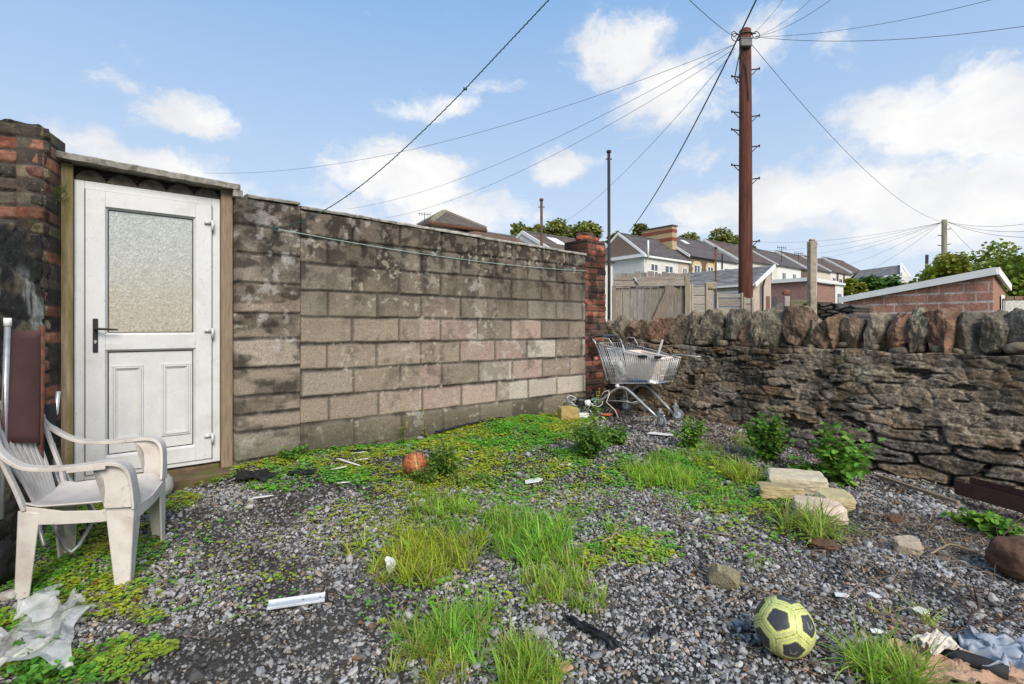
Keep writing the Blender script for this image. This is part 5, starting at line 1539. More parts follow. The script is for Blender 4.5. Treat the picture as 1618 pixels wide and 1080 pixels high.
ob1, B_, z1 = flat_outbuilding('outbuilding', 1218 + 58, 1277, 444, 22, 3.1, 3, (.33, .20, .17), 'flat roofed brown brick outbuilding with a white fascia, left of the concrete post', .16, brickish('brown_brickwork', (.36, .22, .18), (.24, .14, .12)))
k = MB(); k.add([W2(B_, -1.3, -.03, 1.5), W2(B_, -1.45, -.03, 1.5), W2(B_, -1.45, -.03, 2.6), W2(B_, -1.3, -.03, 2.6)], [(0, 1, 2, 3)], (), (.05, .04, .03)); k.build('slot_window', M['win_glass'], ob1)
ob2, B_, z1 = flat_outbuilding('outbuilding', 0, 1319, 449, 30, 4.0, 1.3, (.13, .12, .12), 'dark grey boarded outbuilding with a white end, right of the concrete post', .12, M['gateplanks'])
k = MB(); k.add([W2(B_, .02, .0, 0), W2(B_, .02, 1.3, 0), W2(B_, .02, 1.3, z1), W2(B_, .02, .0, z1)], [(0, 1, 2, 3)], (), (.66, .66, .65)); k.build('white_end', M['render'], ob2)
k = MB(); k.add([W2(B_, .04, .35, 2.0), W2(B_, .04, .95, 2.0), W2(B_, .04, .95, 3.2), W2(B_, .04, .35, 3.2)], [(0, 1, 2, 3)]); w1 = k.build('window', M['win_glass'], ob2)

# ---- block garage
GB = Vector((11.05, 11.7, 0)); gar = empty('garage', (0, 0, 0), 0, label='pink block garage with a sloping white fascia, behind the right part of the stone wall', cat='garage')
Lg, wg = 3.0, 1.55; zB, zA, zB2 = 2.40, 1.90, 2.12
k = MB()
k.add([W2(GB, 0, 0, 0), W2(GB, 0, wg, 0), W2(GB, -Lg, wg, 0), W2(GB, -Lg, 0, 0), W2(GB, 0, 0, zB), W2(GB, 0, wg, zB2), W2(GB, -Lg, wg, zA - .28), W2(GB, -Lg, 0, zA)],
      [(0, 1, 5, 4), (1, 2, 6, 5), (2, 3, 7, 6), (3, 0, 4, 7)], (), (.35, .19, .14)); recalc(k.build('wall', M['block'], gar))


def gfn(X, Z):
    row = np.floor(Z / .225).astype(int); fz = Z / .225 - row; s = X / .45 + (row % 2) * .5; c_ = np.floor(s).astype(int); fx = s - c_
    ez = np.minimum(fz, 1 - fz) * .225; ex = np.minimum(fx, 1 - fx) * .45
    r_ = _bp[(row + 9) % 64, (c_ + 4) % 64]
    e = np.minimum(ex, ez); jw = .006 + .018 * sstep(.35, .6, fbm(X, Z, 5, 3, 101)) * (ez < ex)
    prof = sstep(jw * .5, jw + .008, e)
    c = np.array([.40, .20, .145])[None] * (.82 + .35 * r_[:, :1]); c = c * prof[:, None] + np.array([.55, .50, .46]) * (1 - prof[:, None])
    g = sstep(.5, .66, fbm(X, Z, 4, 4, 102)) * .3
    w = (sstep(.36, .1, Z - .85) * .0)
    return .006 * prof, c * (1 - g[:, None])


gf = relief('front_blockwork', 0, Lg, 0, lambda x: zA + (zB - zA) * x / Lg, .02, gfn, M['masonry'], gar, .008, None, None)
Ag = W2(GB, -Lg, -.01, 0); gf.location = Ag; gf.rotation_euler = (0, 0, ANG_V)
k = MB()
k.loft([W2(GB, -Lg - .12, -.10, zA + .05), W2(GB, .06, -.10, zB + .09)], [.15, .17], [.05, .05], (0, 0, 1)); k.loft([W2(GB, .08, -.10, zB + .09), W2(GB, .08, wg + .1, zB2 + .07)], [.17, .17], [.05, .05], (0, 0, 1))
k.add([W2(GB, .1, -.1, zB + .175), W2(GB, .1, wg + .1, zB2 + .155), W2(GB, -Lg - .1, wg + .1, zA - .15), W2(GB, -Lg - .1, -.1, zA + .12)], [(0, 1, 2, 3)]); k.build('fascia', M['white_paint'], gar)
k = MB(); k.add([W2(GB, .03, .75, 0), W2(GB, .03, 1.25, 0), W2(GB, .03, 1.25, 1.98), W2(GB, .03, .75, 1.98)], [(0, 1, 2, 3)]); k.build('white_door', M['white_paint'], gar)
k = MB(); k.add([W2(GB, .045, .83, .3), W2(GB, .045, 1.17, .3), W2(GB, .045, 1.17, 1.9), W2(GB, .045, .83, 1.9)], [(0, 1, 2, 3)]); k.build('door_glass', M['win_glass'], gar)
# pale wall right of the garage
A = Vector(((1588 - CX) / F * 13, 13, 0)); A_, an_, Ln_ = local_frame(A, A + Vector((4, -.6, 0)))
k = MB(); k.box(0, Ln_, 0, .2, 0, zz(474, 13), (.55, .53, .50), ch=.01)
for j in range(20): k.box(j * .2, j * .2 + .19, -.02, .22, zz(474, 13), zz(468, 13), (.20 + .05 * (j % 3), .14, .10), ch=.01)
tag(k.build('garden_wall', M['masonry'], None, False, A_, an_), 'pale rendered garden wall with a brick top, to the right of the block garage', 'wall')
# dark board leaning behind copings
k = MB(); d = 7.2; w = (1418 - 1334) / F * d; k.box(0, w, 0, .03, .9, zz(497, d), ch=.004); k.box(0, w, -.012, 0, zz(497, d) - .03, zz(497, d) + .006, ch=.002)
tag(k.build('dark_board', M['dark_board'], None, False, ((1334 - CX) / F * d, d, 0), -.05), 'dark grey flat board lying behind the coping stones, below the block garage wall', 'board')

# ---- bungalow + hedges + bushes
t = empty('bungalow', (0, 0, 0), 0, label='distant bungalow with a long grey tiled roof, left of the bushes', cat='house')
d = 60; a, b = P(1347, 440, d), P(1424, 433, d - 4); ra, rb = P(1358, 427, d + 4), P(1424, 418, d)
k = MB()
for j in range(10):
    u, v = j / 10, (j + 1) / 10
    for c in range(12):
        g = random.uniform(.85, 1.15); p = [a.lerp(ra, u), b.lerp(rb, u), b.lerp(rb, v), a.lerp(ra, v)]
        k.add([tuple(p[0].lerp(p[1], c / 12)), tuple(p[0].lerp(p[1], (c + 1) / 12)), tuple(p[3].lerp(p[2], (c + 1) / 12)), tuple(p[3].lerp(p[2], c / 12))], [(0, 1, 2, 3)], (), [.16 * g, .14 * g, .135 * g])
back = Vector((2.5, 8, 0)); k.add([tuple(ra), tuple(rb), tuple(rb + back - Vector((0, 0, 1.4))), tuple(ra + back - Vector((0, 0, 1.4)))], [(0, 1, 2, 3)], (), (.14, .12, .12))
k.build('roof', M['slate'], t)
k = MB(); e_ = P(1437, 437, d + 2); ins = Vector((0, .3, -.1))
w0, w1_, w2_, w3_ = a + ins, b + ins, e_, rb
k.add([(w0.x, w0.y, 2), (w1_.x, w1_.y, 2), tuple(w1_), tuple(w0), (w2_.x, w2_.y, 2), tuple(w2_), tuple(w3_ - Vector((0, 0, .1)))], [(0, 1, 2, 3), (1, 4, 5, 2)], [(2, 5, 6)], (.62, .60, .57)); k.build('wall', M['render'], t)
k = MB(); k.loft([tuple(b), tuple(rb)], [.4, .4], [.2, .2], (0, 0, 1)); k.loft([tuple(rb), tuple(e_)], [.4, .4], [.2, .2], (0, 0, 1)); k.build('bargeboard', M['white_paint'], t)


def bush(name, px0, px1, ptop, d, zlow, label, colr, n, leafs, seed, depth=1.5, cat='bush', group=None, lumps=14):
    r_ = random.Random(seed); X0, X1 = (px0 - CX) / F * d, (px1 - CX) / F * d; zt_ = zz(ptop, d)
    g0 = zlow; t = empty(name, ((X0 + X1) / 2, d, g0), 0, label=label, cat=cat, group=group)
    W_ = (X1 - X0) / 2; H = zt_ - g0; cs = []; k = MB()
    for j in range(lumps):
        x = r_.uniform(-.85, .85) * W_; fall = 1 - (abs(x) / W_) ** 3 * .4; z = H * r_.uniform(.45, .88) * fall; s_ = min(W_, H) * r_.uniform(.26, .44)
        y = r_.uniform(-.5, .5) * depth
        cs.append(((x, y, z), (s_, s_, s_ * .85))); k.tube([(x * .3, 0, 0), (x * .7, y * .5, z * .5), (x, y, z)], [.05, .035, .01], 5)
    k.build('stems', M['bark'], t, True)
    crown_mesh('foliage', t, n, cs, leafs, colr, .35)
    return t


bush('bush', 1445, 1540, 391, 19, 0, 'rounded yellow green bush behind the garage roof, right around the distant pole', (.27, .33, .04), 7200, .15, 1, 2, lumps=26)
bush('bush', 1478, 1600, 386, 20.5, 0, 'tall spreading bush with the highest leafy tips, at the right above the garage', (.17, .24, .035), 9500, .16, 2, 3, lumps=30)
bush('bush', 1545, 1700, 388, 17, 0, 'dark green leafy bush cut by the right edge of the photo', (.18, .26, .035), 8000, .15, 3, 2, lumps=30)
bush('bush', 1570, 1660, 436, 15, 0, 'low pale green bush just above the pale garden wall', (.32, .42, .12), 3600, .12, 4, 1.5)
bush('hedge', 1352, 1428, 436, 40, 1.5, 'clipped dark green conifer hedge in front of the bungalow', (.07, .15, .035), 7200, .28, 5, 1.2, 'hedge', lumps=30)
bush('bush', 1334, 1362, 434, 38, 1.5, 'bright yellow green bush at the end of the terrace, left of the conifer hedge', (.28, .33, .05), 2200, .28, 6, 1.5)
bush('bush', 1258, 1284, 466, 9.0, .6, 'straw coloured scrubby bush behind the concrete post', (.23, .20, .07), 1700, .045, 7, .3)
bush('bush', 1306, 1322, 433, 44, 2, 'yellow green creeper bush before the far terrace windows', (.24, .26, .04), 500, .28, 8, 1)

# ================================================================ POLES AND WIRES
DP = 12.7; PT = P(1178, 62, DP)
pole = empty('telegraph_pole', (PT.x, DP, 0), 0, label='tall red brown timber telegraph pole carrying many cables, behind the stone wall', cat='pole')
ztop = CZ - (46 - HY) / F * DP
k = MB(); k.tube([(0, 0, -.3), (0, 0, 3), (0, 0, 6), (-.01, 0, ztop - .03), (-.01, 0, ztop)], [.172, .163, .150, .138, .10], 20); k.build('shaft', M['pole'], pole, True)
for (py, sg) in ((184, 1), (283, 1), (382, 1), (483 * 0 + 110, 1), (122, -1), (178, -1), (206, -1), (262, -1), (232, 1)):
    if py > 400: continue
    z = CZ - (py - HY) / F * DP; k = MB()
    k.tube([(sg * .12, 0, z), (sg * .34, 0, z + .03)], .016, 6); k.tube([(sg * .34, 0, z + .0), (sg * .345, 0, z + .06)], .018, 6); k.tube([(sg * .14, 0, z - .14), (sg * .30, 0, z + .02)], .011, 6)
    k.build('step_iron', M['darkpost'], pole)
k = MB(); z = CZ - (74 - HY) / F * DP; k.box(-.22, .06, -.24, -.12, z - .10, z + .10, ch=.015); k.box(-.235, .075, -.25, -.11, z + .085, z + .105); k.build('junction_box', mat('grey_box', (.13, .13, .13), rough=.6, bump=.1), pole)
k = MB(); z = PT.z + .12
ring = [(math.cos(a) * .15, math.sin(a) * .15, z + .02 * math.sin(a)) for a in np.linspace(0, 6.28, 20)[:-1]]; k.tube(ring, .016, 6, closed=True)
k.tube([(-.24, 0, z), (.26, 0, z + .03)], .015, 6)
for (x, zz_, r_) in ((-.24, z - .05, .10), (.27, z, .09), (-.28, z + .03, .06)): k.tube([(x + math.cos(a) * r_, .02, zz_ + math.sin(a) * r_) for a in np.linspace(0, 6.28, 14)[:-1]], .010, 5, closed=True)
k.build('cable_bracket', M['darkpost'], pole)
k = MB(); k.tube([(-.18, -.14, z - .4), (-.26, -.16, z - .75), (-.34, -.16, z - 1.15), (-.30, -.16, z - 1.3), (-.2, -.15, z - 1.0), (-.14, -.15, z - .5), (-.05, -.17, z - .9), (-.02, -.18, z - 1.3), (0, -.18, z - 1.7)], .014, 6); k.build('loose_cable', M['cable'], pole)

DF = 30; far = P(1492, 347, DF)
fp = empty('telegraph_pole', (far.x, DF, 0), 0, label='distant grey green telegraph pole rising out of the bushes at the right', cat='pole')
k = MB(); k.tube([(0, 0, 0), (0, 0, far.z)], [.16, .13], 12); k.build('shaft', M['pole_grey'], fp, True)
for (py, sg) in ((362, 1), (372, -1), (386, 1), (388, -1)):
    z = CZ - (py - HY) / F * DF; k = MB(); k.tube([(sg * .1, 0, z), (sg * .38, 0, z + .03)], .025, 5); k.build('step_iron', M['darkpost'], fp)
k = MB(); k.tube([(0, 0, 0), (.12, 0, 4.6)], .07, 8)
tag(k.build('clothes_post', M['darkpost'], None, True, (P(1461, 400, 26).x, 26, .3)), 'short dark leaning post in the bushes left of the distant telegraph pole', 'post')


def wire(name, a, b, sag, r, m, label, cat='cable', group='cables from the tall telegraph pole', n=28, twist=0):
    a, b = Vector(a), Vector(b); pts = []
    for i in range(n + 1):
        t = i / n; p = a.lerp(b, t); p.z -= sag * 4 * t * (1 - t); pts.append(p)
    k = MB()
    org = a.copy()
    k.tube([tuple(p - org) for p in pts], r, 5)
    if twist:
        pts2 = []
        mm_ = n * 10
        for i in range(mm_ + 1):
            t = i / mm_; p = a.lerp(b, t); p.z -= sag * 4 * t * (1 - t); an_ = i * .9
            pts2.append(tuple(p - org + Vector((math.cos(an_) * twist, 0, math.sin(an_) * twist))))
        k.tube(pts2, r * .8, 4)
    return tag(k.build(name, m, None, True, org), label, cat, group)


Lp = P(1160, 70, DP); Rp = P(1192, 58, DP)
wire('overhead_cable', Lp, P(322, 273, 22), .9, .0055, M['cable'], 'uppermost long cable running left from the telegraph pole to above the door')
wire('overhead_cable', Lp, P(548, 330, 26), .7, .0055, M['cable'], 'middle long cable running left from the telegraph pole down towards the block wall')
wire('overhead_cable', P(1162, 76, DP), P(608, 344, 26), .7, .0055, M['cable'], 'lowest long cable running left from the telegraph pole, ending near the hipped roof')
wire('overhead_cable', P(1160, 80, DP), P(888, 352, 34), .5, .0065, M['cable'], 'steep cable dropping left from the telegraph pole to the trees behind the corner brick pillar')
wire('overhead_cable', P(1168, 62, DP), P(1090, 0, 7.2), .05, .0055, M['cable'], 'short thick cable leaving the top of the photo to the left of the telegraph pole')
wire('overhead_cable', P(1187, 55, DP), P(1238, -2, 9), .05, .0038, M['cable'], 'thin steep cable rising right from the telegraph pole top out of the photo')
wire('overhead_cable', Rp, P(1282, -2, 9.5), .1, .0038, M['cable'], 'second steep cable rising right from the telegraph pole top out of the photo')
wire('overhead_cable', Rp, P(1314, -2, 9.5), .12, .0045, M['cable'], 'third cable rising right from the pole top, flatter than the two steep ones')
wire('overhead_cable', Rp, P(1575, -3, 8.5), .15, .0045, M['cable'], 'cable sloping gently up right from the pole top, leaving near the upper right corner')
wire('overhead_cable', Rp, P(1625, 40, 9.0), .18, .0055, M['cable'], 'nearly level cable running right from the pole top to the right edge of the photo')
wire('overhead_cable', P(1188, 70, DP), P(1488, 350, DF), .8, .007, M['cable'], 'long cable falling right from the tall telegraph pole to the distant pole')
# the two lengths of green line
wire('green_cable', P(1196, -3, 9.5), P(994, 366, 20), .35, .016, M['green_line'], 'dark green cable crossing in front of the telegraph pole top down to the gabled house')
hook = W0 + U * -.215 - V_ * -.03; hook.z = CZ + (HY - 360) / (F / 4.06)
kn = P(735, 140, 3.25); tp_ = P(872, -6, 2.75); k = MB(); raw_ = []
for i in range(41):
    t = i / 40; p = hook.lerp(kn, t); p.z -= .15 * 4 * t * (1 - t) * (1.25 - .5 * t); raw_.append(p - hook)
for i in range(1, 21): raw_.append(kn.lerp(tp_, i / 20) - hook)
k.tube([tuple(p) for p in raw_], .0030, 5, (.04, .11, .09))
tw = []
for i in range(len(raw_) * 8 - 8):
    a_ = i / 8; i0 = int(a_); p = raw_[i0].lerp(raw_[i0 + 1], a_ - i0); tw.append(tuple(p + Vector((math.cos(i * .9) * .0032, 0, math.sin(i * .9) * .0032))))
k.tube(tw, .0024, 4); k.tube([tuple(kn - hook + Vector((x, 0, 0))) for x in (-.012, .012)], .009, 6)
tag(k.build('washing_line', M['green_line'], None, True, hook), 'twisted green washing line rising from the wall hook up out of the photo', 'washing line', 'washing lines')
pe = W0 + U * 3.44 + V_ * .03; pe.z = CZ + (HY - 428) / (F / 6.39)
wire('washing_line', hook, pe, .055, .0034, M['pale_line'], 'pale green washing line stretched along the face of the block wall', 'washing line', 'washing lines')
k = MB(); k.tube([(0, 0.03, 0), (0, -.01, 0), (.015, -.02, .012), (.03, -.012, 0), (.02, -.004, -.012)], .005, 6); k.tube([(math.cos(a) * .016, -.006, math.sin(a) * .016) for a in np.linspace(0, 6.2, 12)], .004, 5, closed=True)
tag(k.build('wall_hook', M['green_line'], None, True, hook, ANG_U), 'small hook knotted with green line, high on the left pier of the block wall', 'hook')
FG = 'faint cables from the distant pole'
for i, (px, py, d, lb) in enumerate([(1190, 381, 50, 'uppermost faint cable running left from the distant pole'), (1190, 395, 52, 'second faint cable down running left from the distant pole'), (1240, 404, 60, 'faint cable from the distant pole to the bright white house'),
                                     (1270, 410, 64, 'faint cable from the distant pole ending just left of the concrete post'), (1310, 424, 66, 'faint cable from the distant pole to the far end of the terrace'), (1345, 436, 60, 'lowest faint cable running left from the distant pole to the terrace end')]):
    wire('faint_cable', P(1488, 351, DF), P(px, py, d), .5, .008, M['cable'], lb, 'cable', FG)
for i, (py, d, lb) in enumerate([(350, 24, 'uppermost cable running right from the distant pole'), (364, 24, 'middle cable running right from the distant pole, bending lower'), (375, 22, 'lowest cable running right from the distant pole')]):
    wire('faint_cable', P(1496, 350, DF), P(1640, py, d), .25, .009, M['cable'], lb, 'cable', FG)
wire('faint_cable', P(1496, 352, DF), P(1545, 402, 28), .1, .008, M['cable'], 'short cable dropping from the distant pole into the bushes', 'cable', FG)
d = 7.55; p = P(1291, 392, d); wire('post_wire', p, P(1290, 470, d), 0, .004, M['white_plastic'], 'thin pale wire hanging down beside the top of the concrete post', 'wire', None)

# ================================================================ PLASTIC ARMCHAIR
def smooth_obj(o, lv=2, auto=True):
    m = o.modifiers.new('s', 'SUBSURF'); m.levels = lv; m.render_levels = lv
    for p in o.data.polygons: p.use_smooth = True
    return o


CH0 = Vector((-2.105, 2.58, -.035)); chair = empty('plastic_armchair', CH0, R(20), label='dirty white moulded plastic armchair with a slatted back, in front of the door', cat='chair')
PC = M['plastic_chair']
# seat: curved sheet
k = MB(); nx, ny = 16, 12; V = []; q = []
for i in range(nx + 1):
    u = i / nx; x = -.21 + .452 * u
    hw = .185 + .055 * min(1, u * 1.6)
    for j in range(ny + 1):
        v = j / ny * 2 - 1
        z = .405 - .030 * (1 - v * v) * (1 - abs(u - .4)) + .012 * u - .055 * max(0, (u - .86) / .14) ** 1.8 + .022 * max(0, (.12 - u) / .12)
        z += .012 * abs(v) ** 6
        V.append((x, v * hw, z))
for i in range(nx):
    for j in range(ny):
        a = i * (ny + 1) + j; q.append((a, a + ny + 1, a + ny + 2, a + 1))
k.add(V, q); o = k.build('seat', PC, chair, True)
md = o.modifiers.new('so', 'SOLIDIFY'); md.thickness = .010; md.offset = -1
smooth_obj(o, 1)
# apron under the seat
k = MB()
for sg in (-1, 1):
    k.loft([(-.215, sg * .185, .375), (-.05, sg * .215, .355), (.10, sg * .235, .350), (.205, sg * .245, .370)], [.012] * 4, [.085, .06, .055, .075], (0, 1, 0))
k.loft([(.232, -.235, .345), (.238, 0, .335), (.232, .235, .345)], [.070, .05, .070], [.012] * 3, (0, 0, 1))
k.loft([(-.215, -.185, .37), (-.22, 0, .36), (-.215, .185, .37)], [.07, .06, .07], [.012] * 3, (0, 0, 1))
bevel(k.build('seat_apron', PC, chair), .003)
def resample(pts, ws, hs, m_=5):
    n = len(pts); P_, W_, H_ = [], [], []
    A = [np.array([*p, w, h]) for p, w, h in zip(pts, ws, hs)]
    for i in range(n - 1):
        p0, p1, p2, p3 = A[max(i - 1, 0)], A[i], A[i + 1], A[min(i + 2, n - 1)]
        for j in range(m_):
            t = j / m_; q = .5 * (2 * p1 + (p2 - p0) * t + (2 * p0 - 5 * p1 + 4 * p2 - p3) * t * t + (3 * p1 - p0 - 3 * p2 + p3) * t ** 3); P_.append(tuple(q[:3])); W_.append(q[3]); H_.append(q[4])
    P_.append(tuple(A[-1][:3])); W_.append(A[-1][3]); H_.append(A[-1][4]); return P_, W_, H_


for sg in (-1, 1):
    yo = sg

    def plate(a, b, c, d, t):           # quad plate from top pair to bottom pair, thickness vector t
        a, b, c, d, t = map(Vector, (a, b, c, d, t)); k.add([tuple(p) for p in (a, b, c, d, a + t, b + t, c + t, d + t)], [(0, 1, 2, 3), (7, 6, 5, 4), (0, 4, 5, 1), (1, 5, 6, 2), (2, 6, 7, 3), (3, 7, 4, 0)])
    k = MB()
    plate((.125, yo * .264, .40), (.238, yo * .254, .378), (.228, yo * .284, 0), (.172, yo * .286, 0), (0, -yo * .012, 0))
    plate((.238, yo * .253, .38), (.240, yo * .150, .365), (.228, yo * .228, 0), (.229, yo * .283, 0), (-.012, 0, 0))
    bevel(k.build('leg', PC, chair), .006, 3)
    k = MB()
    plate((-.225, yo * .196, .40), (-.140, yo * .206, .385), (-.170, yo * .228, 0), (-.226, yo * .224, 0), (0, -yo * .012, 0))
    plate((-.225, yo * .196, .40), (-.225, yo * .110, .39), (-.226, yo * .176, 0), (-.226, yo * .224, 0), (.012, 0, 0))
    bevel(k.build('leg', PC, chair), .006, 3)
    # arm: sweeps forward from the back rail, turns down into an L shaped upright
    k = MB()
    pts = [(-.303, yo * .207, .765), (-.275, yo * .238, .705), (-.220, yo * .264, .648), (-.150, yo * .280, .612), (-.04, yo * .286, .600), (.07, yo * .286, .604), (.145, yo * .280, .608), (.195, yo * .270, .594), (.222, yo * .256, .555), (.232, yo * .238, .480), (.236, yo * .220, .385)]
    ws = [.036, .042, .048, .054, .058, .062, .068, .074, .078, .084, .100]; hs = [.020, .018, .017, .017, .017, .017, .017, .017, .015, .013, .012]
    p_, w_, h_ = resample(pts, ws, hs, 5)
    k.loft(p_, w_, h_, (0, yo, 0))
    prof = [(.080, .598), (.145, .602), (.190, .588), (.214, .552), (.228, .480), (.234, .390), (.130, .395), (.136, .470), (.130, .530), (.110, .570)]
    k.prism(prof, 'y', yo * .268, yo * .280)
    k.loft([(.00, yo * .313, .592), (.08, yo * .315, .594), (.145, yo * .312, .596)], [.022] * 3, [.006] * 3, (0, 0, 1))
    bevel(k.build('armrest', PC, chair), .004, 2)
# back
k = MB(); arc = []
for i in range(17):
    a = math.pi * i / 16; arc.append((-.365 + .060 * abs(math.cos(a)) ** 2, math.cos(a) * .208, .765 + .100 * math.sin(a) ** .8))
k.loft(arc, [.040] * 17, [.016] * 17, [(-.45, 0, 1)] * 17)
k.loft([(-.20, .190, .40), (-.225, .205, .50), (-.268, .213, .63), (-.305, .208, .765)], [.036, .03, .03, .036], [.016] * 4, (0, 1, 0))
k.loft([(-.20, -.190, .40), (-.225, -.205, .50), (-.268, -.213, .63), (-.305, -.208, .765)], [.036, .03, .03, .036], [.016] * 4, (0, 1, 0))
bevel(k.build('back_frame', PC, chair), .004)
for i in range(8):
    t = (i - 3.5) / 3.5; yt = t * .170; yb = t * .092; zt_ = .765 + .095 * math.sin(math.acos(max(-1, min(1, yt / .208)))) ** .8
    xt = -.365 + .060 * (yt / .208) ** 2; k = MB()
    k.loft([(-.205, yb, .400), (-.235, yb * 1.2, .50), (-.300, yt * .90, .67), (xt, yt, zt_)], [.026, .026, .026, .030], [.009] * 4, (0, 1, 0)); bevel(k.build('back_slat', PC, chair), .002)

# ================================================================ FOLDED FURNITURE AGAINST THE LEFT WALL
lg = empty('folded_lounger', (0, 0, 0), 0, label='folded brown fabric sun lounger leaning upright against the blackened wall', cat='sun lounger')
a = P(12, 517, 2.42); b = P(67, 517, 2.62); a2 = P(2, 700, 2.36); b2 = P(63, 700, 2.58)
k = MB(); nx, nz = 10, 14; V = []; q = []
for i in range(nx + 1):
    for j in range(nz + 1):
        u, v = i / nx, j / nz; p = (a.lerp(b, u)).lerp(a2.lerp(b2, u), v)
        p = p + Vector((-.35, -.93, 0)) * (-.018 * math.sin(math.pi * u)) + Vector((0, 0, -.022 * math.sin(math.pi * u) * (1 - v))) ; V.append(tuple(p))
for i in range(nx):
    for j in range(nz): s_ = i * (nz + 1) + j; q.append((s_, s_ + 1, s_ + nz + 2, s_ + nz + 1))
k.add(V, q); o = k.build('fabric_panel', M['brown_fabric'], lg, True); o.modifiers.new('so', 'SOLIDIFY').thickness = .004
k = MB(); dn = Vector((0, 0, -1)); k.tube([tuple(a + Vector((0, 0, .02))), tuple(a2 + Vector((0, 0, -.35)))], .012, 10); k.build('frame_tube', M['galv'], lg, True)
k = MB(); k.tube([tuple(b + Vector((0, 0, .01))), tuple(b2 + Vector((0, 0, -.35)))], .012, 10); k.build('frame_tube', M['rust'], lg, True)
k = MB(); k.tube([tuple(a + Vector((0, 0, .005))), tuple(a + Vector((0, 0, .045)))], .0155, 12); k.build('end_cap', M['white_plastic'], lg, True)

fc = empty('folded_camp_chair', (0, 0, 0), 0, label='folded black fabric camping chair with bent grey tubes, behind the plastic armchair', cat='folding chair')
tl_ = P(45, 612, 2.62); tr = P(95, 640 - 5, 2.75); bl = P(62, 740, 2.60); br = P(78, 745, 2.7)
k = MB(); V = []; q = []; nn = 12
for i in range(nn + 1):
    for j in range(nn + 1):
        u, v = i / nn, j / nn; p = tl_.lerp(tr, u).lerp(bl.lerp(br, u), v); p = p + Vector((0, -.03, -.04)) * math.sin(math.pi * u) * (1 - .3 * v) + Vector((.0, .03 * mnoise.noise(Vector((u * 3, v * 3, 2))), 0))
        V.append(tuple(p))
for i in range(nn):
    for j in range(nn): s_ = i * (nn + 1) + j; q.append((s_, s_ + 1, s_ + nn + 2, s_ + nn + 1))
k.add(V, q); o = k.build('fabric_seat', M['black_fabric'], fc, True); o.modifiers.new('so', 'SOLIDIFY').thickness = .004
def gp(px, py, d): return tuple(P(px, py, d))
for pts, mt in (([gp(92, 618, 2.74), gp(88, 660, 2.74), gp(76, 700, 2.74), gp(62, 690, 2.70)], 'chrome'),
                ([gp(84, 700, 2.80), gp(88, 748, 2.80), gp(96, 770, 2.78), gp(106, 800, 2.74)], 'galv'),
                ([gp(98, 742, 2.86), gp(112, 760, 2.86), gp(124, 780, 2.84)], 'galv'),
                ([gp(72, 735, 2.80), gp(66, 800, 2.74), gp(62, 835, 2.68), gp(70, 862, 2.62)], 'galv'),
                ([gp(140, 796, 2.80), gp(152, 812, 2.76), gp(148, 822, 2.74), gp(124, 862, 2.62), gp(114, 872, 2.60), gp(104, 866, 2.60), gp(84, 828, 2.66), gp(64, 800, 2.72)], 'galv'),
                ([gp(108, 790, 2.84), gp(118, 812, 2.82), gp(104, 838, 2.76), gp(98, 850, 2.7)], 'galv')):
    k = MB(); k.tube(pts, .0105, 10); k.build('frame_tube', M[mt], fc, True)
for (px, py, d) in ((132, 842, 2.69), (143, 828, 2.73)):
    k = MB(); k.tube([gp(px - 3, py - 5, d), gp(px + 3, py + 5, d)], .014, 8); k.build('rubber_ring', M['rubber'], fc, True)

# black bag at the very left edge, old ball behind chair
g_ = G(4, 925); k = MB(); k.col = (.03, .03, .03); k.rock((0, 0, .09), (.22, .26, .24), seed=3, boxy=2.4, amp=.28, sub=4)
tag(k.build('black_bag', M['membrane'], None, True, g_ + Vector((-.07, 0, -.02))), 'black plastic bag slumped at the left edge beneath the blackened wall', 'bag')
g_ = G(14, 945); k = MB(); k.rock((0, 0, .015), (.07, .05, .045), seed=8, sub=3, col=(.45, .43, .38))
tag(k.build('stone', M['sandstone'], None, False, g_), 'small pale stone at the foot of the near back leg of the armchair', 'stone')


def ball_mesh(name, rad, colfn, m, sub=6, squash=1):
    v, f = ico(sub); c, dr = colfn(v); vv = v * (rad * (1 + dr))[:, None]; vv[:, 2] *= squash
    return raw(name, vv, f, m, None, c, True)


ICO = ico(1)[0] / np.linalg.norm(ico(1)[0], axis=1)[:, None]


def rot_to(axis_from, axis_to):
    return np.array(Vector(axis_from).rotation_difference(Vector(axis_to)).to_matrix())


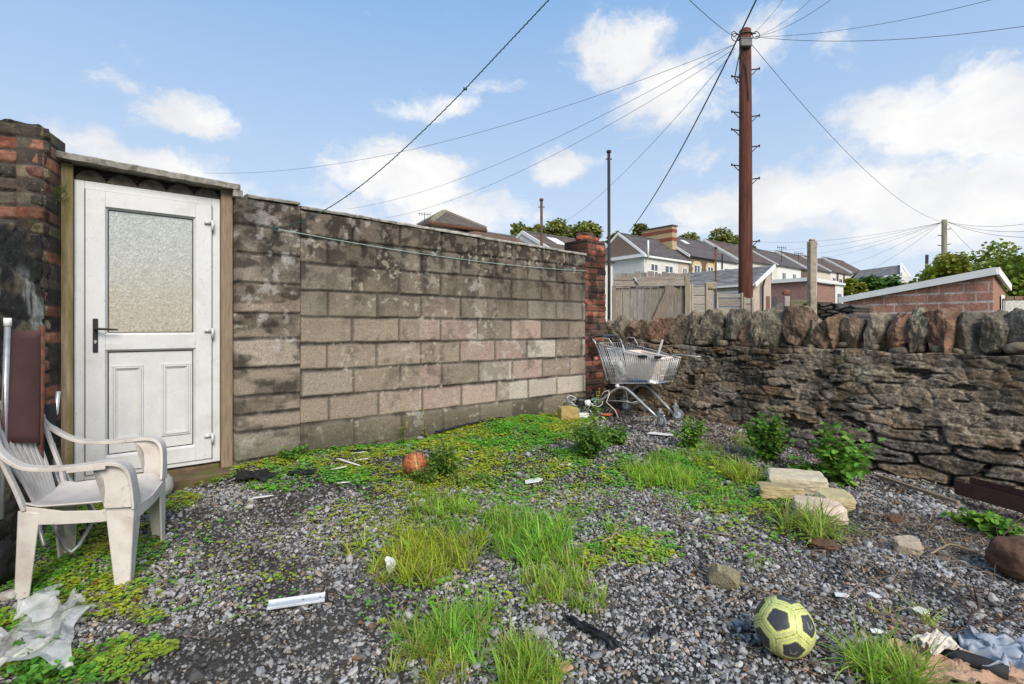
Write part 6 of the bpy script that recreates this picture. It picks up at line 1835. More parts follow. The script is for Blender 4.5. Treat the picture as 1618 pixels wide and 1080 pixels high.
def football_cols(base, patch, band, seam, front, spin):
    A = rot_to(ICO[0], front); ax = Vector(front).normalized(); S = np.array(Matrix.Rotation(spin, 3, ax)) @ A
    D = ICO @ S.T

    def fn(v):
        dots = v @ D.T; o = np.argsort(-dots, 1)[:, :2]; d1 = np.take_along_axis(dots, o, 1)
        ang = np.arccos(np.clip(d1[:, 0], -1, 1)); ang2 = np.arccos(np.clip(d1[:, 1], -1, 1)); edge = ang2 - ang
        # pentagon metric round the patch centre
        ctr = D[o[:, 0]]; nb = D[o[:, 1]]; t = nb - ctr * (nb * ctr).sum(1)[:, None]; t /= np.linalg.norm(t, axis=1)[:, None]
        w = v - ctr * d1[:, :1]; wl = np.linalg.norm(w, axis=1) + 1e-9; cosa = (w * t).sum(1) / wl
        al = np.arccos(np.clip(cosa, -1, 1)); pm = ang * np.cos(al)       # distance towards the nearest neighbour's side
        pm = np.maximum(pm, ang * .86)
        c = np.tile(np.array(base), (len(v), 1)); dr = np.zeros(len(v))
        bnd = (pm > .41) & (pm < .49); c[bnd] = band
        c[pm < .335] = patch
        dr -= .006 * np.exp(-((pm - .34) / .018) ** 2)
        sm = edge < .030; c[sm] = seam; dr -= .010 * np.exp(-(edge / .025) ** 2)
        # small pale marks across two of the black patches
        mk = (pm < .2) & (np.abs((w * np.cross(ctr, t)).sum(1)) < .10) & (np.abs((w * t).sum(1) - .10) < .022) & (np.sin((w * np.cross(ctr, t)).sum(1) * 190) > -.2) & np.isin(o[:, 0], (1, 2, 3, 5))
        c[mk] = (.30, .30, .28)
        dirt = sstep(.2, .9, -v[:, 2]) * .25 + .22 * sstep(.5, .75, fbm(v[:, 0] * 3, v[:, 1] * 3 + v[:, 2], 3, 4, 7))
        c = c * (1 - dirt[:, None]) + np.array([.30, .26, .12]) * dirt[:, None] * .6
        return c, dr
    return fn


rb = .101; g_ = G(1240, 1031); ctr_ = P(1239, 983, g_.y + .03)
front = Vector((-.12 - .45, -.86, .28)); front = Vector((-.52, -.60, .60)).normalized()
o = ball_mesh('football', rb, football_cols((.66, .68, .20), (.05, .052, .06), (.50, .53, .22), (.16, .17, .04), tuple(front), .35), M['ball'])
d_ = 2 * .112 * F / 97; o.location = P(1239, 983, d_)
gzb = float(surf_z(o.location.x, o.location.y)); o.location.z = gzb + rb + .004
tag(o, 'yellow green football with black pentagon patches lying on the gravel', 'football')


def basket_cols(v):
    A = np.array(Matrix.Rotation(R(-8), 3, 'Y') @ Matrix.Rotation(R(12), 3, 'Z')); w = v @ A
    c = np.tile(np.array([.42, .13, .055]), (len(v), 1)); dr = np.zeros(len(v))
    lon = w[:, 0]
    st_ = np.abs(lon - .12) < .105; c[st_] = (.46, .30, .10)
    for q_ in (.015, .225, -.45, .72): 
        s_ = np.abs(lon - q_) < .022; c[s_] = (.06, .035, .03); dr -= .01 * np.exp(-((lon - q_) / .03) ** 2)
    s_ = np.abs(w[:, 2] + .1) < .02; c[s_ & ~st_] = (.07, .04, .03)
    g = sstep(.48, .66, fbm(v[:, 0] * 2, v[:, 2] * 2 + v[:, 1], 3, 4, 3)); c = c * (1 - .45 * g[:, None])
    return c, dr


o = ball_mesh('basketball', .088, basket_cols, M['ball2'], 5); g_ = G(655, 752); o.location = g_ + Vector((0, .02, .082)); tag(o, 'worn orange brown basketball with a yellow stripe, nestled in the flowering weed', 'basketball')
o = ball_mesh('old_ball', .10, lambda v: (np.where((np.abs(v[:, :1] * .6 + v[:, 2:3] * .8) < .04) | (np.abs(v[:, 1:2] - .4 * v[:, :1]) < .05), np.array([[.12, .06, .04]]), np.array([[.50, .47, .42]])) * (.7 + .5 * fbm(v[:, 0] * 4, v[:, 2] * 4, 2, 3, 2))[:, None], np.zeros(len(v))), M['ball2'], 5)
g_ = G(243, 792); o.location = g_ + Vector((-.02, .05, .085)); tag(o, 'old white ball with brown seams, half hidden behind the front edge of the armchair seat', 'ball')


# ================================================================ SHEETS, SCRAPS
def crumpled(name, loc, w, l, yaw, m, h=.05, seed=0, n=36, folds=3.0, tilt=0, thick=.0, cut=.15, col=(.5, .5, .5), label='', cat='', smooth=True, group=None, amp2=.35, lift=0):
    k = MB(); V = []; q = []; r_ = random.Random(seed); keep_ = {}
    for i in range(n + 1):
        for j in range(n + 1):
            u, v = i / n * 2 - 1, j / n * 2 - 1
            edge = 1 + cut * mnoise.noise(Vector((math.atan2(v, u) * 1.4, seed, 3))) * 2
            x = u * w / 2 * edge; y = v * l / 2 * edge
            nz_ = 1 - abs(mnoise.noise(Vector((u * folds, v * folds, seed * 3.3)))) * 2
            nz2 = abs(mnoise.noise(Vector((u * folds * 2.4 + 5, v * folds * 2.4, seed * 1.7))))
            z = h * max(0, nz_) * .8 + h * amp2 * nz2 * 2
            x += h * .8 * mnoise.noise(Vector((u * folds * 1.5, v * folds, seed + 9))); y += h * .8 * mnoise.noise(Vector((u * folds, v * folds * 1.5, seed + 19)))
            ca, sa = math.cos(yaw), math.sin(yaw); X_, Y_ = x * ca - y * sa, x * sa + y * ca
            gz_ = float(ground_h(loc[0] + X_, loc[1] + Y_)) - loc[2]
            V.append((X_, Y_, z + gz_ + .012 + lift))
    for i in range(n):
        for j in range(n): s_ = i * (n + 1) + j; q.append((s_, s_ + n + 1, s_ + n + 2, s_ + 1))
    k.add(V, q, (), col); o = k.build(name, m, None, smooth, loc)
    if thick: o.modifiers.new('so', 'SOLIDIFY').thickness = thick
    return tag(o, label, cat, group)


crumpled('plastic_sheet', G(38, 1035), .34, .40, .5, M['film'], .075, 4, 20, 1.15, cut=.30, amp2=.18, smooth=False, label='crumpled clear plastic sheet lying in the bottom left corner', cat='plastic sheet')
crumpled('plastic_sheet', G(80, 985), .16, .20, 1.1, M['film'], .13, 9, 12, .9, cut=.3, amp2=.15, smooth=False, label='upright clear plastic flap standing by the near back leg of the armchair', cat='plastic sheet')
crumpled('cardboard', G(1515, 1062), .34, .20, -.15, M['card'], .03, 12, 40, 2.2, thick=.004, cut=.14, col=(.42, .27, .18), label='torn brown cardboard lying flat at the bottom right', cat='cardboard', smooth=False)
crumpled('card_scrap', G(1480, 1040), .13, .09, .3, M['card'], .03, 15, 14, 1.2, thick=.002, cut=.2, col=(.62, .54, .44), label='pale cream folded piece of card on top of the brown cardboard', cat='card', smooth=False, lift=.03)
crumpled('grey_sheet', G(1590, 1050), .26, .20, -.3, M['grey_sheet'], .05, 21, 36, 1.8, thick=.002, cut=.15, label='blue grey plastic sheet in the bottom right corner', cat='plastic sheet')
g_ = G(1535, 1062); k = MB(); k.tube([(-.06, .04, .035), (-.02, .02, .04), (.03, -.02, .038), (.07, -.06, .035)], [.016, .023, .025, .024], 12)
tag(k.build('dark_roll', M['black_fabric'], None, True, g_), 'dark grey fabric roll between the brown cardboard and the blue grey sheet', 'fabric')

# silver strip
g_ = G(475, 955); k = MB(); L_ = .215; k.box(-.13, .075, -.026, .026, .012, .016, ch=.0015); k.box(.075, .10, -.019, .019, .012, .016); k.box(-.13, .10, .020, .026, .012, .024); k.box(-.13, .10, -.026, -.022, .006, .0155)
stp = k.build('metal_strip', M['alu'], None, False, g_ + Vector((0, 0, .004)), R(17)); bevel(stp, .001, 1); tag(stp, 'flat silver metal strip with a dark end, lying alone on the gravel', 'metal strip')
k = MB(); k.box(.101, .112, -.034, .034, .004, .030, ch=.002); k.build('dark_end', M['black'], stp)
for xx in (.08, .01):
    k = MB(); k.tube([(xx, 0, .0158), (xx, 0, .0168)], .004, 10); k.build('hole', M['black'], stp)

# scraps
SG = 'scraps of white plastic rubbish'
for i, (px, py, w, l, yaw, lb) in enumerate([(552, 733, .26, .022, -.5, 'long white plastic sliver in the litter heap left of the basketball'), (573, 728, .16, .02, .9, 'white plastic sliver crossing the long one in the litter heap'), (560, 718, .2, .018, .05, 'thin white plastic strip at the back of the litter heap'),
                                             (535, 742, .12, .03, .3, 'short broad white scrap at the left end of the litter heap'), (545, 765, .10, .03, .4, 'pale blue white scrap just in front of the litter heap'), (415, 788, .13, .022, .5, 'white sliver lying alone on the gravel right of the armchair'),
                                             (843, 762, .14, .09, .2, 'pale scrap on the gravel behind the long grass'), (1048, 688, .30, .07, -.35, 'flat white plastic piece lying under the front wheel of the shopping trolley'),
                                             (1455, 970, .06, .045, .3, 'small white scrap in the gravel to the right of the football'), (1288, 1012, .035, .02, .8, 'small cream triangle of card beside the football'), (1385, 1003, .05, .02, 0, 'thin pale flake between the football and the cardboard'),
                                             (1330, 945, .06, .03, -.2, 'pale flat flake up and right of the football'), (1380, 945, .05, .04, .4, 'second pale flat flake right of the football'), (617, 908, .04, .07, .1, 'crumpled white scrap standing in front of the long grass')]):
    g_ = G(px, py); k = MB(); k.prism([(-w / 2, -l / 2), (w * .2, -l * .6), (w / 2, -l * .1), (w * .35, l * .5), (-w * .4, l * .45)], 'z', 0, .004)
    if i == 13: k = MB(); k.rock((0, 0, .035), (.045, .04, .08), seed=5, amp=.4, boxy=2.5, sub=3)
    o = k.build('plastic_scrap', M['white_plastic'], None, False, g_ + Vector((0, 0, .014)), yaw); o.rotation_euler = (random.uniform(-.15, .15), random.uniform(-.12, .12), yaw); tag(recalc(o), lb, 'litter', SG)


# black membrane showing along the wall foot
for i, (px, py, w, l, yaw, lb) in enumerate([(400, 757, .30, .13, -.2, 'black membrane flap sticking up at the foot of the block wall pier'), (672, 690 - 6, .5, .06, .66, 'strip of black membrane along the block wall behind the basketball'), (745, 672, .8, .07, .66, 'longer strip of black membrane along the middle of the block wall'),
                                             (478, 750, .18, .07, .1, 'small black membrane piece in the clover right of the pier'), (570, 716, .16, .06, .4, 'black membrane fold behind the litter heap'), (935, 1005, .028, .24, .75, 'narrow black strip lying in the gravel left of centre bottom'), (1035, 1005, .02, .09, -.7, 'tiny black sliver right of the narrow black strip')]):
    crumpled('membrane', G(px, py), w, l, yaw, M['membrane'], .035 if i == 0 else .02, 40 + i, 20, 1.5, thick=.002, cut=.2, label=lb, cat='membrane', group='black weed membrane pieces')


# ---- stones
def stone(name, px, py, size, yaw, colr, label, seed, boxy=4, pitch=0, amp=.15, m='sandstone', sink=.3, group=None, cat='stone', **kw):
    g_ = G(px, py); k = MB(); k.col = colr
    k.rock((0, 0, size[2] * (.5 - sink)), size, Matrix.Rotation(yaw, 3, 'Z') @ Matrix.Rotation(pitch, 3, 'X'), seed=seed, boxy=boxy, amp=amp, sub=5, colvar=.08, **kw)
    o = k.build(name, M[m], None, False, g_)
    return tag(o, label, cat, group)


SGp = 'sandstone slabs in the grass'
KW = dict(cuts=6, cutd=(.80, 1.0))
stone('sandstone_slab', 1258, 770, (.36, .20, .12), -.30, (.52, .45, .32), 'largest pale sandstone slab, at the back of the little heap in the grass', 1.1, 12, .12, .07, sink=.15, group=SGp, **KW)
stone('sandstone_slab', 1232, 786, (.27, .17, .09), -.25, (.40, .31, .17), 'sandstone slab with a dark mossy side, at the left of the heap in the grass', 2.3, 12, -.1, .07, sink=.05, group=SGp, **KW)
stone('sandstone_slab', 1315, 800, (.21, .20, .10), -.2, (.46, .39, .22), 'yellowish sandstone lump at the right of the heap in the grass', 3.6, 12, .1, .07, sink=.1, group=SGp, **KW)
stone('sandstone_slab', 1295, 818, (.27, .17, .09), -.35, (.56, .44, .34), 'pinkish front sandstone slab in the heap in the grass', 4.9, 12, .18, .07, sink=-.05, group=SGp, **KW)
stone('stone', 1144, 922, (.13, .09, .10), -.5, (.24, .21, .13), 'mossy angular stone on the gravel above and left of the football', 5.5, 4.5, .5, .2, sink=.2)
stone('stone', 1433, 870, (.12, .09, .08), -.3, (.36, .30, .23), 'buff angular stone lying in the gravel, between the slabs and the right edge', 6.4, 5, .4, .2, sink=.15)
stone('stone', 898, 664, (.22, .14, .16), .3, (.36, .27, .10), 'square ochre block at the foot of the brick pillar', 7.7, 8, 0, .06, sink=0)
stone('stone', 115 + 280, 802, (.05, .04, .03), .3, (.42, .40, .36), 'tiny round pale pebble beside the lone white sliver', 8.1, 3, 0, .1)
stone('stone', 1300, 862, (.14, .10, .04), -.3, (.17, .13, .12), 'flat brownish matted clod below the slab heap', 9.3, 3, 0, .3, m='brownpot')
stone('stone', 988, 870 - 6, (.0301, .02, .02), 0, (.3, .3, .3), 'tiny dark pebble in the small clover patch', 9.9, 3)
stone('clod', 1412, 822, (.12, .09, .05), .3, (.13, .07, .05), 'clump of dark brown fibre on the gravel below the leafy weeds', 10.2, 2.5, 0, .4, m='brownpot')
stone('red_stone', 860 + 32, 1058, (.055, .04, .02), .5, (.45, .24, .18), 'pinkish red leaf shaped chip at the bottom of the picture', 11, 3, 0, .3, sink=0)

# ---- felt covered cushion at the right edge
g_ = G(1606, 915); k = MB(); k.rock((.05, .03, .085), (.24, .24, .20), seed=14, boxy=2.4, amp=.12, sub=5, col=(.1, .06, .04), cuts=0)
tag(k.build('brown_cushion', M['brownpot'], None, True, g_), 'fuzzy brown rounded cushion cut off by the right edge', 'cushion')

# ---- brown channel, timber batten along the stone wall
A = G(1505, 792); B = G(1640, 835); A.z += .05; B.z += .05; A_, an_, Ln_ = local_frame(A, B)
k = MB(); prof = [(-.07, .09), (-.068, .0), (.068, 0), (.07, .10), (.074, .10), (.073, -.006), (-.073, -.006), (-.074, .09)]
n = 2
V = [(x * Ln_ * 1.2, p[0] + .09, p[1] + .01) for x in (0, 1) for p in prof]; q = [(i, (i + 1) % 8, 8 + (i + 1) % 8, 8 + i) for i in range(8)]; k.add(V, q)
tag(recalc(k.build('brown_channel', M['brown_trough'], None, False, A, an_)), 'dark brown plastic gutter channel lying along the foot of the stone wall, at the right', 'gutter')
A = G(1385, 757); B = G(1515, 805); A_, an_, Ln_ = local_frame(A, B)
k = MB(); k.box(0, Ln_, -.014, .014, .012, .034, ch=.003)
tag(k.build('batten', M['post2'], None, False, A_ + Vector((0, 0, .01)), an_), 'thin grey brown timber batten running along the gravel to the brown channel', 'timber')


# ---- branches
def branch(name, pts, r, m, label, twigs=4, seed=0, group='dead branches'):
    r_ = random.Random(seed); k = MB(); P_ = []
    for (px, py, lift) in pts: g = G(px, py); P_.append(g + Vector((0, 0, lift)))
    org = P_[0].copy(); out = []
    for i in range(len(P_) - 1):
        for j in range(5): t = j / 5; p = P_[i].lerp(P_[i + 1], t); out.append(tuple(p - org + Vector((r_.uniform(-1, 1), r_.uniform(-1, 1), r_.uniform(-.3, .8))) * .006))
    out.append(tuple(P_[-1] - org)); n = len(out); c = (.07, .045, .035) if m == 'd' else (.30, .22, .14)
    k.tube(out, [r * (1 - .6 * i / n) for i in range(n)], 6, c)
    for j in range(twigs):
        i = r_.randrange(2, n - 1); p = Vector(out[i]); d_ = Vector((r_.uniform(-1, 1), r_.uniform(-.6, .6), r_.uniform(.0, .5))).normalized() * r_.uniform(.06, .2)
        k.tube([tuple(p), tuple(p + d_ * .5 + Vector((0, 0, .01))), tuple(p + d_)], [r * .5, r * .4, r * .2], 5, c)
    return tag(k.build(name, M['twig'], None, True, org), label, 'branch', group)


branch('branch', [(1530, 935, .02), (1545, 975, .05), (1530, 1000, .04), (1512, 1030, .02), (1530, 1062, .02)], .006, 'd', 'dark curved branch crossing the gravel down to the cardboard', 5, 1)
branch('branch', [(1512, 1010, .02), (1560, 993, .03), (1618, 990, .03)], .005, 'd', 'dark twig branching right towards the brown cushion side, above the grey sheet', 3, 2)
branch('branch', [(1618, 840, .10), (1588, 880, .12), (1572, 915, .05), (1560, 950, .02)], .005, 'd', 'thin dark stem arching in front of the brown cushion', 2, 3)
branch('branch', [(1360, 815, .012), (1450, 862, .012), (1540, 900, .012), (1625, 935, .012)], .004, 'l', 'long pale dry stem lying from below the weeds to the right edge', 3, 4)
branch('branch', [(1000, 800, .01), (1080, 833, .01), (1160, 850, .01), (1230, 880, .01)], .004, 'l', 'long pale dry stem lying left of the slab heap', 3, 5)
branch('branch', [(1100, 905, .01), (1180, 930, .012), (1260, 960, .01)], .004, 'l', 'pale dry stem passing between the mossy stone and the football', 2, 6)
branch('branch', [(1490, 765, .12), (1540, 772, .14), (1600, 785, .12), (1640, 800, .1)], .004, 'd', 'thin dark bramble stem hanging above the brown channel', 6, 7)
branch('branch', [(1060, 680, .02), (1130, 690, .08), (1190, 700, .03)], .004, 'l', 'bundle of pale dry stems at the foot of the stone wall right of the trolley', 8, 8)
branch('branch', [(1090, 665, .1), (1150, 690, .05), (1210, 715, .01)], .004, 'l', 'pale dry stems leaning on the stone wall between two leafy weeds', 8, 9)
branch('branch', [(1545, 880, .02), (1500, 868, .03), (1470, 880, .02)], .009, 'l', 'short thick brown stick just left of the brown cushion', 1, 10)
branch('branch', [(950, 862, .015), (975, 852, .03), (1000, 856, .015)], .007, 'l', 'stub of brown root above the small clover patch', 2, 11)


# ---- weeds
def weed(name, px, py, h, w, n, leafs, colr, label, seed, wid=.8, flowers=0, stems=9, group=None, lean=0, low=False):
    r_ = random.Random(seed); g_ = G(px, py); t = empty(name, g_, r_.uniform(-.3, .3), label=label, cat='plant', group=group); k = MB(); tips = []
    sc_ = (.12, .20, .04)
    for j in range(stems):
        a = r_.uniform(0, 6.28); rd = w / 2 * r_.uniform(.2, 1) ; hh = h * r_.uniform(.45, 1) * (1 - .35 * rd / (w / 2))
        if low: hh = h * r_.uniform(.3, 1)
        p0 = Vector((math.cos(a) * .02, math.sin(a) * .02, -.01)); p2 = Vector((math.cos(a) * rd + lean * hh, math.sin(a) * rd * .8, hh)); p1 = p0.lerp(p2, .5) + Vector((0, 0, hh * .12))
        k.tube([tuple(p0), tuple(p1), tuple(p2)], [.004, .003, .0015], 5, sc_); tips.append((p0, p1, p2))
    k.build('stems', M['leaf'], t, True)
    pos = np.zeros((n, 3)); yaw = np.zeros(n); hz = np.zeros(n)
    for i in range(n):
        p0, p1, p2 = tips[r_.randrange(stems)]; u = r_.uniform(.08, 1) ** .8; p = p0.lerp(p1, u * 2) if u < .5 else p1.lerp(p2, u * 2 - 1)
        pos[i] = p + Vector((r_.gauss(0, 1), r_.gauss(0, 1), r_.gauss(0, .6))) * leafs * .5; pos[i, 2] = max(pos[i, 2], .008); yaw[i] = r_.uniform(0, 6.28); hz[i] = p.z / h
    sz_ = RNG.uniform(.55, 1.25, n) * leafs * (1.25 - .6 * hz)
    v, f, kk = leaf_cloud(pos, sz_, yaw, RNG.uniform(-.7, .6, n), RNG.uniform(-.6, .6, n), wid, .14)
    raw('leaves', v, f, M['leaf'], t, np.repeat(jitcol(colr, n, .35), kk, 0))
    for j in range(flowers):
        p = tips[j % stems][2] + Vector((r_.uniform(-.03, .03), r_.uniform(-.03, .03), r_.uniform(.0, .05))); k = MB(); k.tube([tuple(p - Vector((0, 0, .05))), tuple(p)], .0012, 4)
        for q_ in range(6):
            a = q_ * 1.047; k.add([tuple(p), tuple(p + Vector((math.cos(a - .4) * .008, math.sin(a - .4) * .008, .003))), tuple(p + Vector((math.cos(a) * .013, math.sin(a) * .013, .002))), tuple(p + Vector((math.cos(a + .4) * .008, math.sin(a + .4) * .008, .003)))], [(0, 1, 2, 3)])
        k.build('flower', M['flower'], t)
    return t


GR = (.13, .27, .035)
weed('weed', 700, 752, .34, .36, 620, .034, (.12, .24, .035), 'bushy weed dotted with yellow flowers around the basketball', 1, .55, 9, 18)
weed('weed', 668, 762, .12, .30, 260, .032, (.10, .20, .03), 'dark low leafy weed spreading under the basketball', 2, .55, 0, 12)
weed('weed', 740, 762, .10, .34, 260, .036, (.22, .32, .06), 'pale feathery low weed right of the basketball weed', 3, .4, 0, 12)
weed('weed', 634, 700, .42, .10, 40, .025, (.28, .30, .06), 'thin tall yellowing stalk against the block wall behind the litter heap', 4, .5, 2, 3)
weed('weed', 672, 690, .34, .08, 26, .022, (.30, .30, .07), 'second thin yellowing stalk against the block wall, right of the first', 5, .5, 2, 2)
weed('weed', 930, 722, .40, .44, 680, .050, (.10, .22, .03), 'large dark leafy weed in front of the rubbish heap in the corner', 6, .5, 0, 20)
weed('weed', 972, 700, .20, .42, 520, .042, (.11, .25, .035), 'low spreading leafy weed just in front of the trolley', 7, .8, 0, 16)
weed('weed', 938, 690, .52, .16, 110, .050, (.22, .38, .05), 'tall bright green weed stalk growing through the corner rubbish', 8, .55, 3, 5)
weed('weed', 1092, 708, .32, .34, 520, .040, (.16, .32, .045), 'bright green weed right of the trolley wheels, at the foot of the stone wall', 9, .7, 1, 14)
weed('weed', 1212, 728, .50, .42, 620, .052, (.09, .22, .03), 'tall bramble clump climbing the stone wall behind the slab heap', 10, .75, 0, 16)
weed('weed', 1330, 762, .52, .42, 560, .066, (.15, .33, .05), 'broad leaved bright nettle clump climbing the stone wall, right of the slab heap', 11, .85, 0, 16)
weed('weed', 1275, 752, .16, .26, 120, .060, (.12, .26, .035), 'low broad leaves between the two tall clumps at the stone wall', 12, .85, 0, 8)
weed('weed', 1545, 832, .13, .30, 190, .050, (.14, .32, .035), 'bright bramble leaves in front of the brown channel', 13, .85, 0, 9)
weed('weed', 1596, 850, .12, .26, 170, .046, (.13, .30, .035), 'bramble leaves by the right edge below the brown channel', 14, .85, 0, 9)
weed('weed', 1305, 815, .10, .20, 150, .030, (.14, .28, .035), 'small leafy weed growing right against the pinkish slab', 15, .5, 0, 8)
weed('weed', 1125, 785, .16, .10, 40, .02, (.17, .26, .05), 'slender seedling standing alone in the grass left of the slab heap', 16, .4, 0, 3)
weed('weed', 460, 722, .11, .40, 300, .032, (.11, .25, .035), 'low ivy leaved weed creeping along the foot of the block wall pier', 17, .9, 0, 12)
weed('weed', 300, 745, .06, .50, 260, .024, (.14, .28, .035), 'creeping weed growing along the timber sill below the door', 18, .9, 0, 14, low=True)
weed('weed', 60, 1070, .07, .5, 260, .026, (.11, .32, .04), 'bright trefoil leaves over the edge of the clear plastic sheet', 19, 1.1, 0, 14, low=True)


def tuft(px, py, n, L_, label, colr=(.17, .33, .045), w=.0045, spread=.03, seed=0):
    if n > 150: n = int(n * 2.4); spread *= 1.35; w *= 1.2; L_ *= .92
    g_ = G(px, py); pos = np.zeros((n, 3)); nc = max(2, n // 22); cc0_ = RNG.normal(0, spread * 1.05, (nc, 2)); ic = RNG.integers(0, nc, n); pos[:, :2] = cc0_[ic] + RNG.normal(0, .014, (n, 2)); pos[:, 2] = -.005
    cl = RNG.uniform(.55, 1.15, nc)[ic]; L_ = L_ * cl
    yaw = RNG.uniform(0, 6.28, n) + .0
    v, f, kk = blades(pos, RNG.uniform(.5, 1.2, n) * L_, RNG.uniform(.7, 1.45, n) * w, yaw, RNG.uniform(.1, 1.05, n), RNG.uniform(.3, 1.7, n), 5)
    cc = jitcol(colr, n, .3) * np.array([1.5, 1.38, 1.1]) * (.8 + .4 * RNG.random(nc))[ic][:, None]; d_ = RNG.random(n) < .13; cc[d_] = (.36, .28, .12)
    o = raw('grass_tuft', v, f, M['grass'], None, np.repeat(cc, kk, 0), False, g_)
    return tag(o, label, 'grass tuft', 'separate tufts of grass')  # each one clump


tuft(1268, 835, 190, .22, 'arching tuft of long broad grass in front of the pinkish slab', (.20, .33, .08), .007, .045)
tuft(1395, 1068, 200, .20, 'bright grass tuft left of the brown cardboard', (.19, .36, .05), .005, .04)
tuft(1463, 985, 26, .14, 'small sparse grass tuft beside the white scrap', (.24, .38, .05), .004, .012)
tuft(1385, 965, 22, .07, 'tiny yellowish grass tuft right of the football', (.24, .34, .05), .004, .012)
tuft(1196, 895, 40, .08, 'little grass tuft above the football', (.2, .3, .06), .003, .02)
tuft(860, 855, 420, .17, 'thick grass tussock at the centre of the yard', (.15, .36, .045), .005, .085)
tuft(690, 880, 420, .16, 'wide grass tussock left of the centre', (.24, .36, .04), .005, .10)
tuft(655, 875, 260, .14, 'grass tussock at the left end of the wide one', (.27, .36, .04), .005, .07)
tuft(805, 835, 260, .15, 'grass tussock behind the central one', (.15, .33, .04), .005, .07)
tuft(885, 930, 260, .13, 'shorter grass tussock reaching towards the bottom centre', (.20, .35, .05), .005, .07)
tuft(720, 1010, 360, .14, 'grass tussock at the bottom left of centre', (.14, .33, .045), .0045, .06)
tuft(835, 1060, 260, .15, 'grass tussock touching the bottom edge at the centre', (.19, .34, .05), .0045, .04)
tuft(668, 1045, 200, .12, 'low grass tussock left of the bottom one, with dry blades', (.22, .32, .06), .0045, .06)
tuft(1040, 755, 420, .15, 'dense bright grass tussock between the trolley and the slab heap', (.20, .40, .045), .005, .09)
tuft(1065, 752, 300, .13, 'right hand neighbour of the dense bright tussock', (.20, .38, .045), .005, .09)
tuft(700, 800, 240, .12, 'grass tussock just in front of the basketball', (.18, .36, .045), .005, .08)
tuft(1165, 752, 220, .16, 'grass tussock at the foot of the bramble clump', (.24, .36, .045), .005, .08)

# ================================================================ SHOPPING TROLLEY
cart0 = Vector((.99, 6.05, .13)); ct = empty('shopping_trolley', cart0, ANG_V + .02, label='rusting wire shopping trolley full of rubbish, parked in the far corner', cat='shopping trolley')
# local x forward, y away from the camera
CWr, CWf = .46, .30


def cy_at(x, side): w = CWr + (CWf - CWr) * max(0, min(1, x / .92)); mid = .24; return mid + side * w / 2


for side in (-1, 1):
    k = MB(); pts = []
    for (x, z) in ((-.03, .13), (.05, .19), (.22, .325), (.30, .375), (.36, .390), (.42, .375), (.49, .33), (.67, .195), (.82, .085)): pts.append((x, cy_at(x, side), z))
    k.tube(pts, .016, 10); k.build('chassis_tube', M['galv'], ct, True)


def basket_pt(u, v, side):      # u 0..1 back-front, v 0..1 bottom-top
    xb, xt = .20 + .60 * u, .03 + .84 * u; zb, zt_ = .42 + .05 * u, .885 - .15 * u
    x = xb + (xt - xb) * v; z = zb + (zt_ - zb) * v; w = (.40 + .12 * v) * (1 - .30 * u)
    return (x, .24 + side * w / 2, z)


def wirelist(fn, name, r, m='chrome'):
    k = MB()
    for pts in fn: k.tube(pts, r, 5)
    return k.build(name, M[m], ct, True)


for side, nm in ((-1, 'side_mesh'), (1, 'side_mesh')):
    L_ = []
    for i in range(31): L_.append([basket_pt(i / 30, 0, side), basket_pt(i / 30, 1, side)])
    for v in (.12, .42, .90): L_.append([basket_pt(i / 8, v, side) for i in range(9)])
    wirelist(L_, nm, .0028)
    wirelist([[basket_pt(i / 8, 1, side) for i in range(9)], [basket_pt(i / 8, 0, side) for i in range(9)]], 'basket_rim', .006)
L_ = []
for i in range(11):
    s_ = i / 10 * 2 - 1; a, b = Vector(basket_pt(1, 0, -1)), Vector(basket_pt(1, 0, 1)); c, d = Vector(basket_pt(1, 1, -1)), Vector(basket_pt(1, 1, 1)); t = i / 10
    L_.append([tuple(a.lerp(b, t)), tuple(c.lerp(d, t))])
for v in (.0, .3, .6, 1.0): L_.append([basket_pt(1, v, -1), basket_pt(1, v, 1)])
wirelist(L_, 'front_mesh', .0028)
L_ = []
for i in range(13): t = i / 12; L_.append([tuple(Vector(basket_pt(t, 0, -1))), tuple(Vector(basket_pt(t, 0, 1)))])
for i in range(9): t = i / 8; L_.append([tuple(Vector(basket_pt(0, 0, -1)).lerp(Vector(basket_pt(0, 0, 1)), t)), tuple(Vector(basket_pt(1, 0, -1)).lerp(Vector(basket_pt(1, 0, 1)), t))])
wirelist(L_, 'floor_mesh', .0028)
L_ = []
for i in range(13): t = i / 12; L_.append([tuple(Vector(basket_pt(0, 0, -1)).lerp(Vector(basket_pt(0, 0, 1)), t)), tuple(Vector(basket_pt(0, 1, -1)).lerp(Vector(basket_pt(0, 1, 1)), t))])
for v in (.3, .62, 1): L_.append([basket_pt(0, v, -1), basket_pt(0, v, 1)])
wirelist(L_, 'back_flap', .0028)
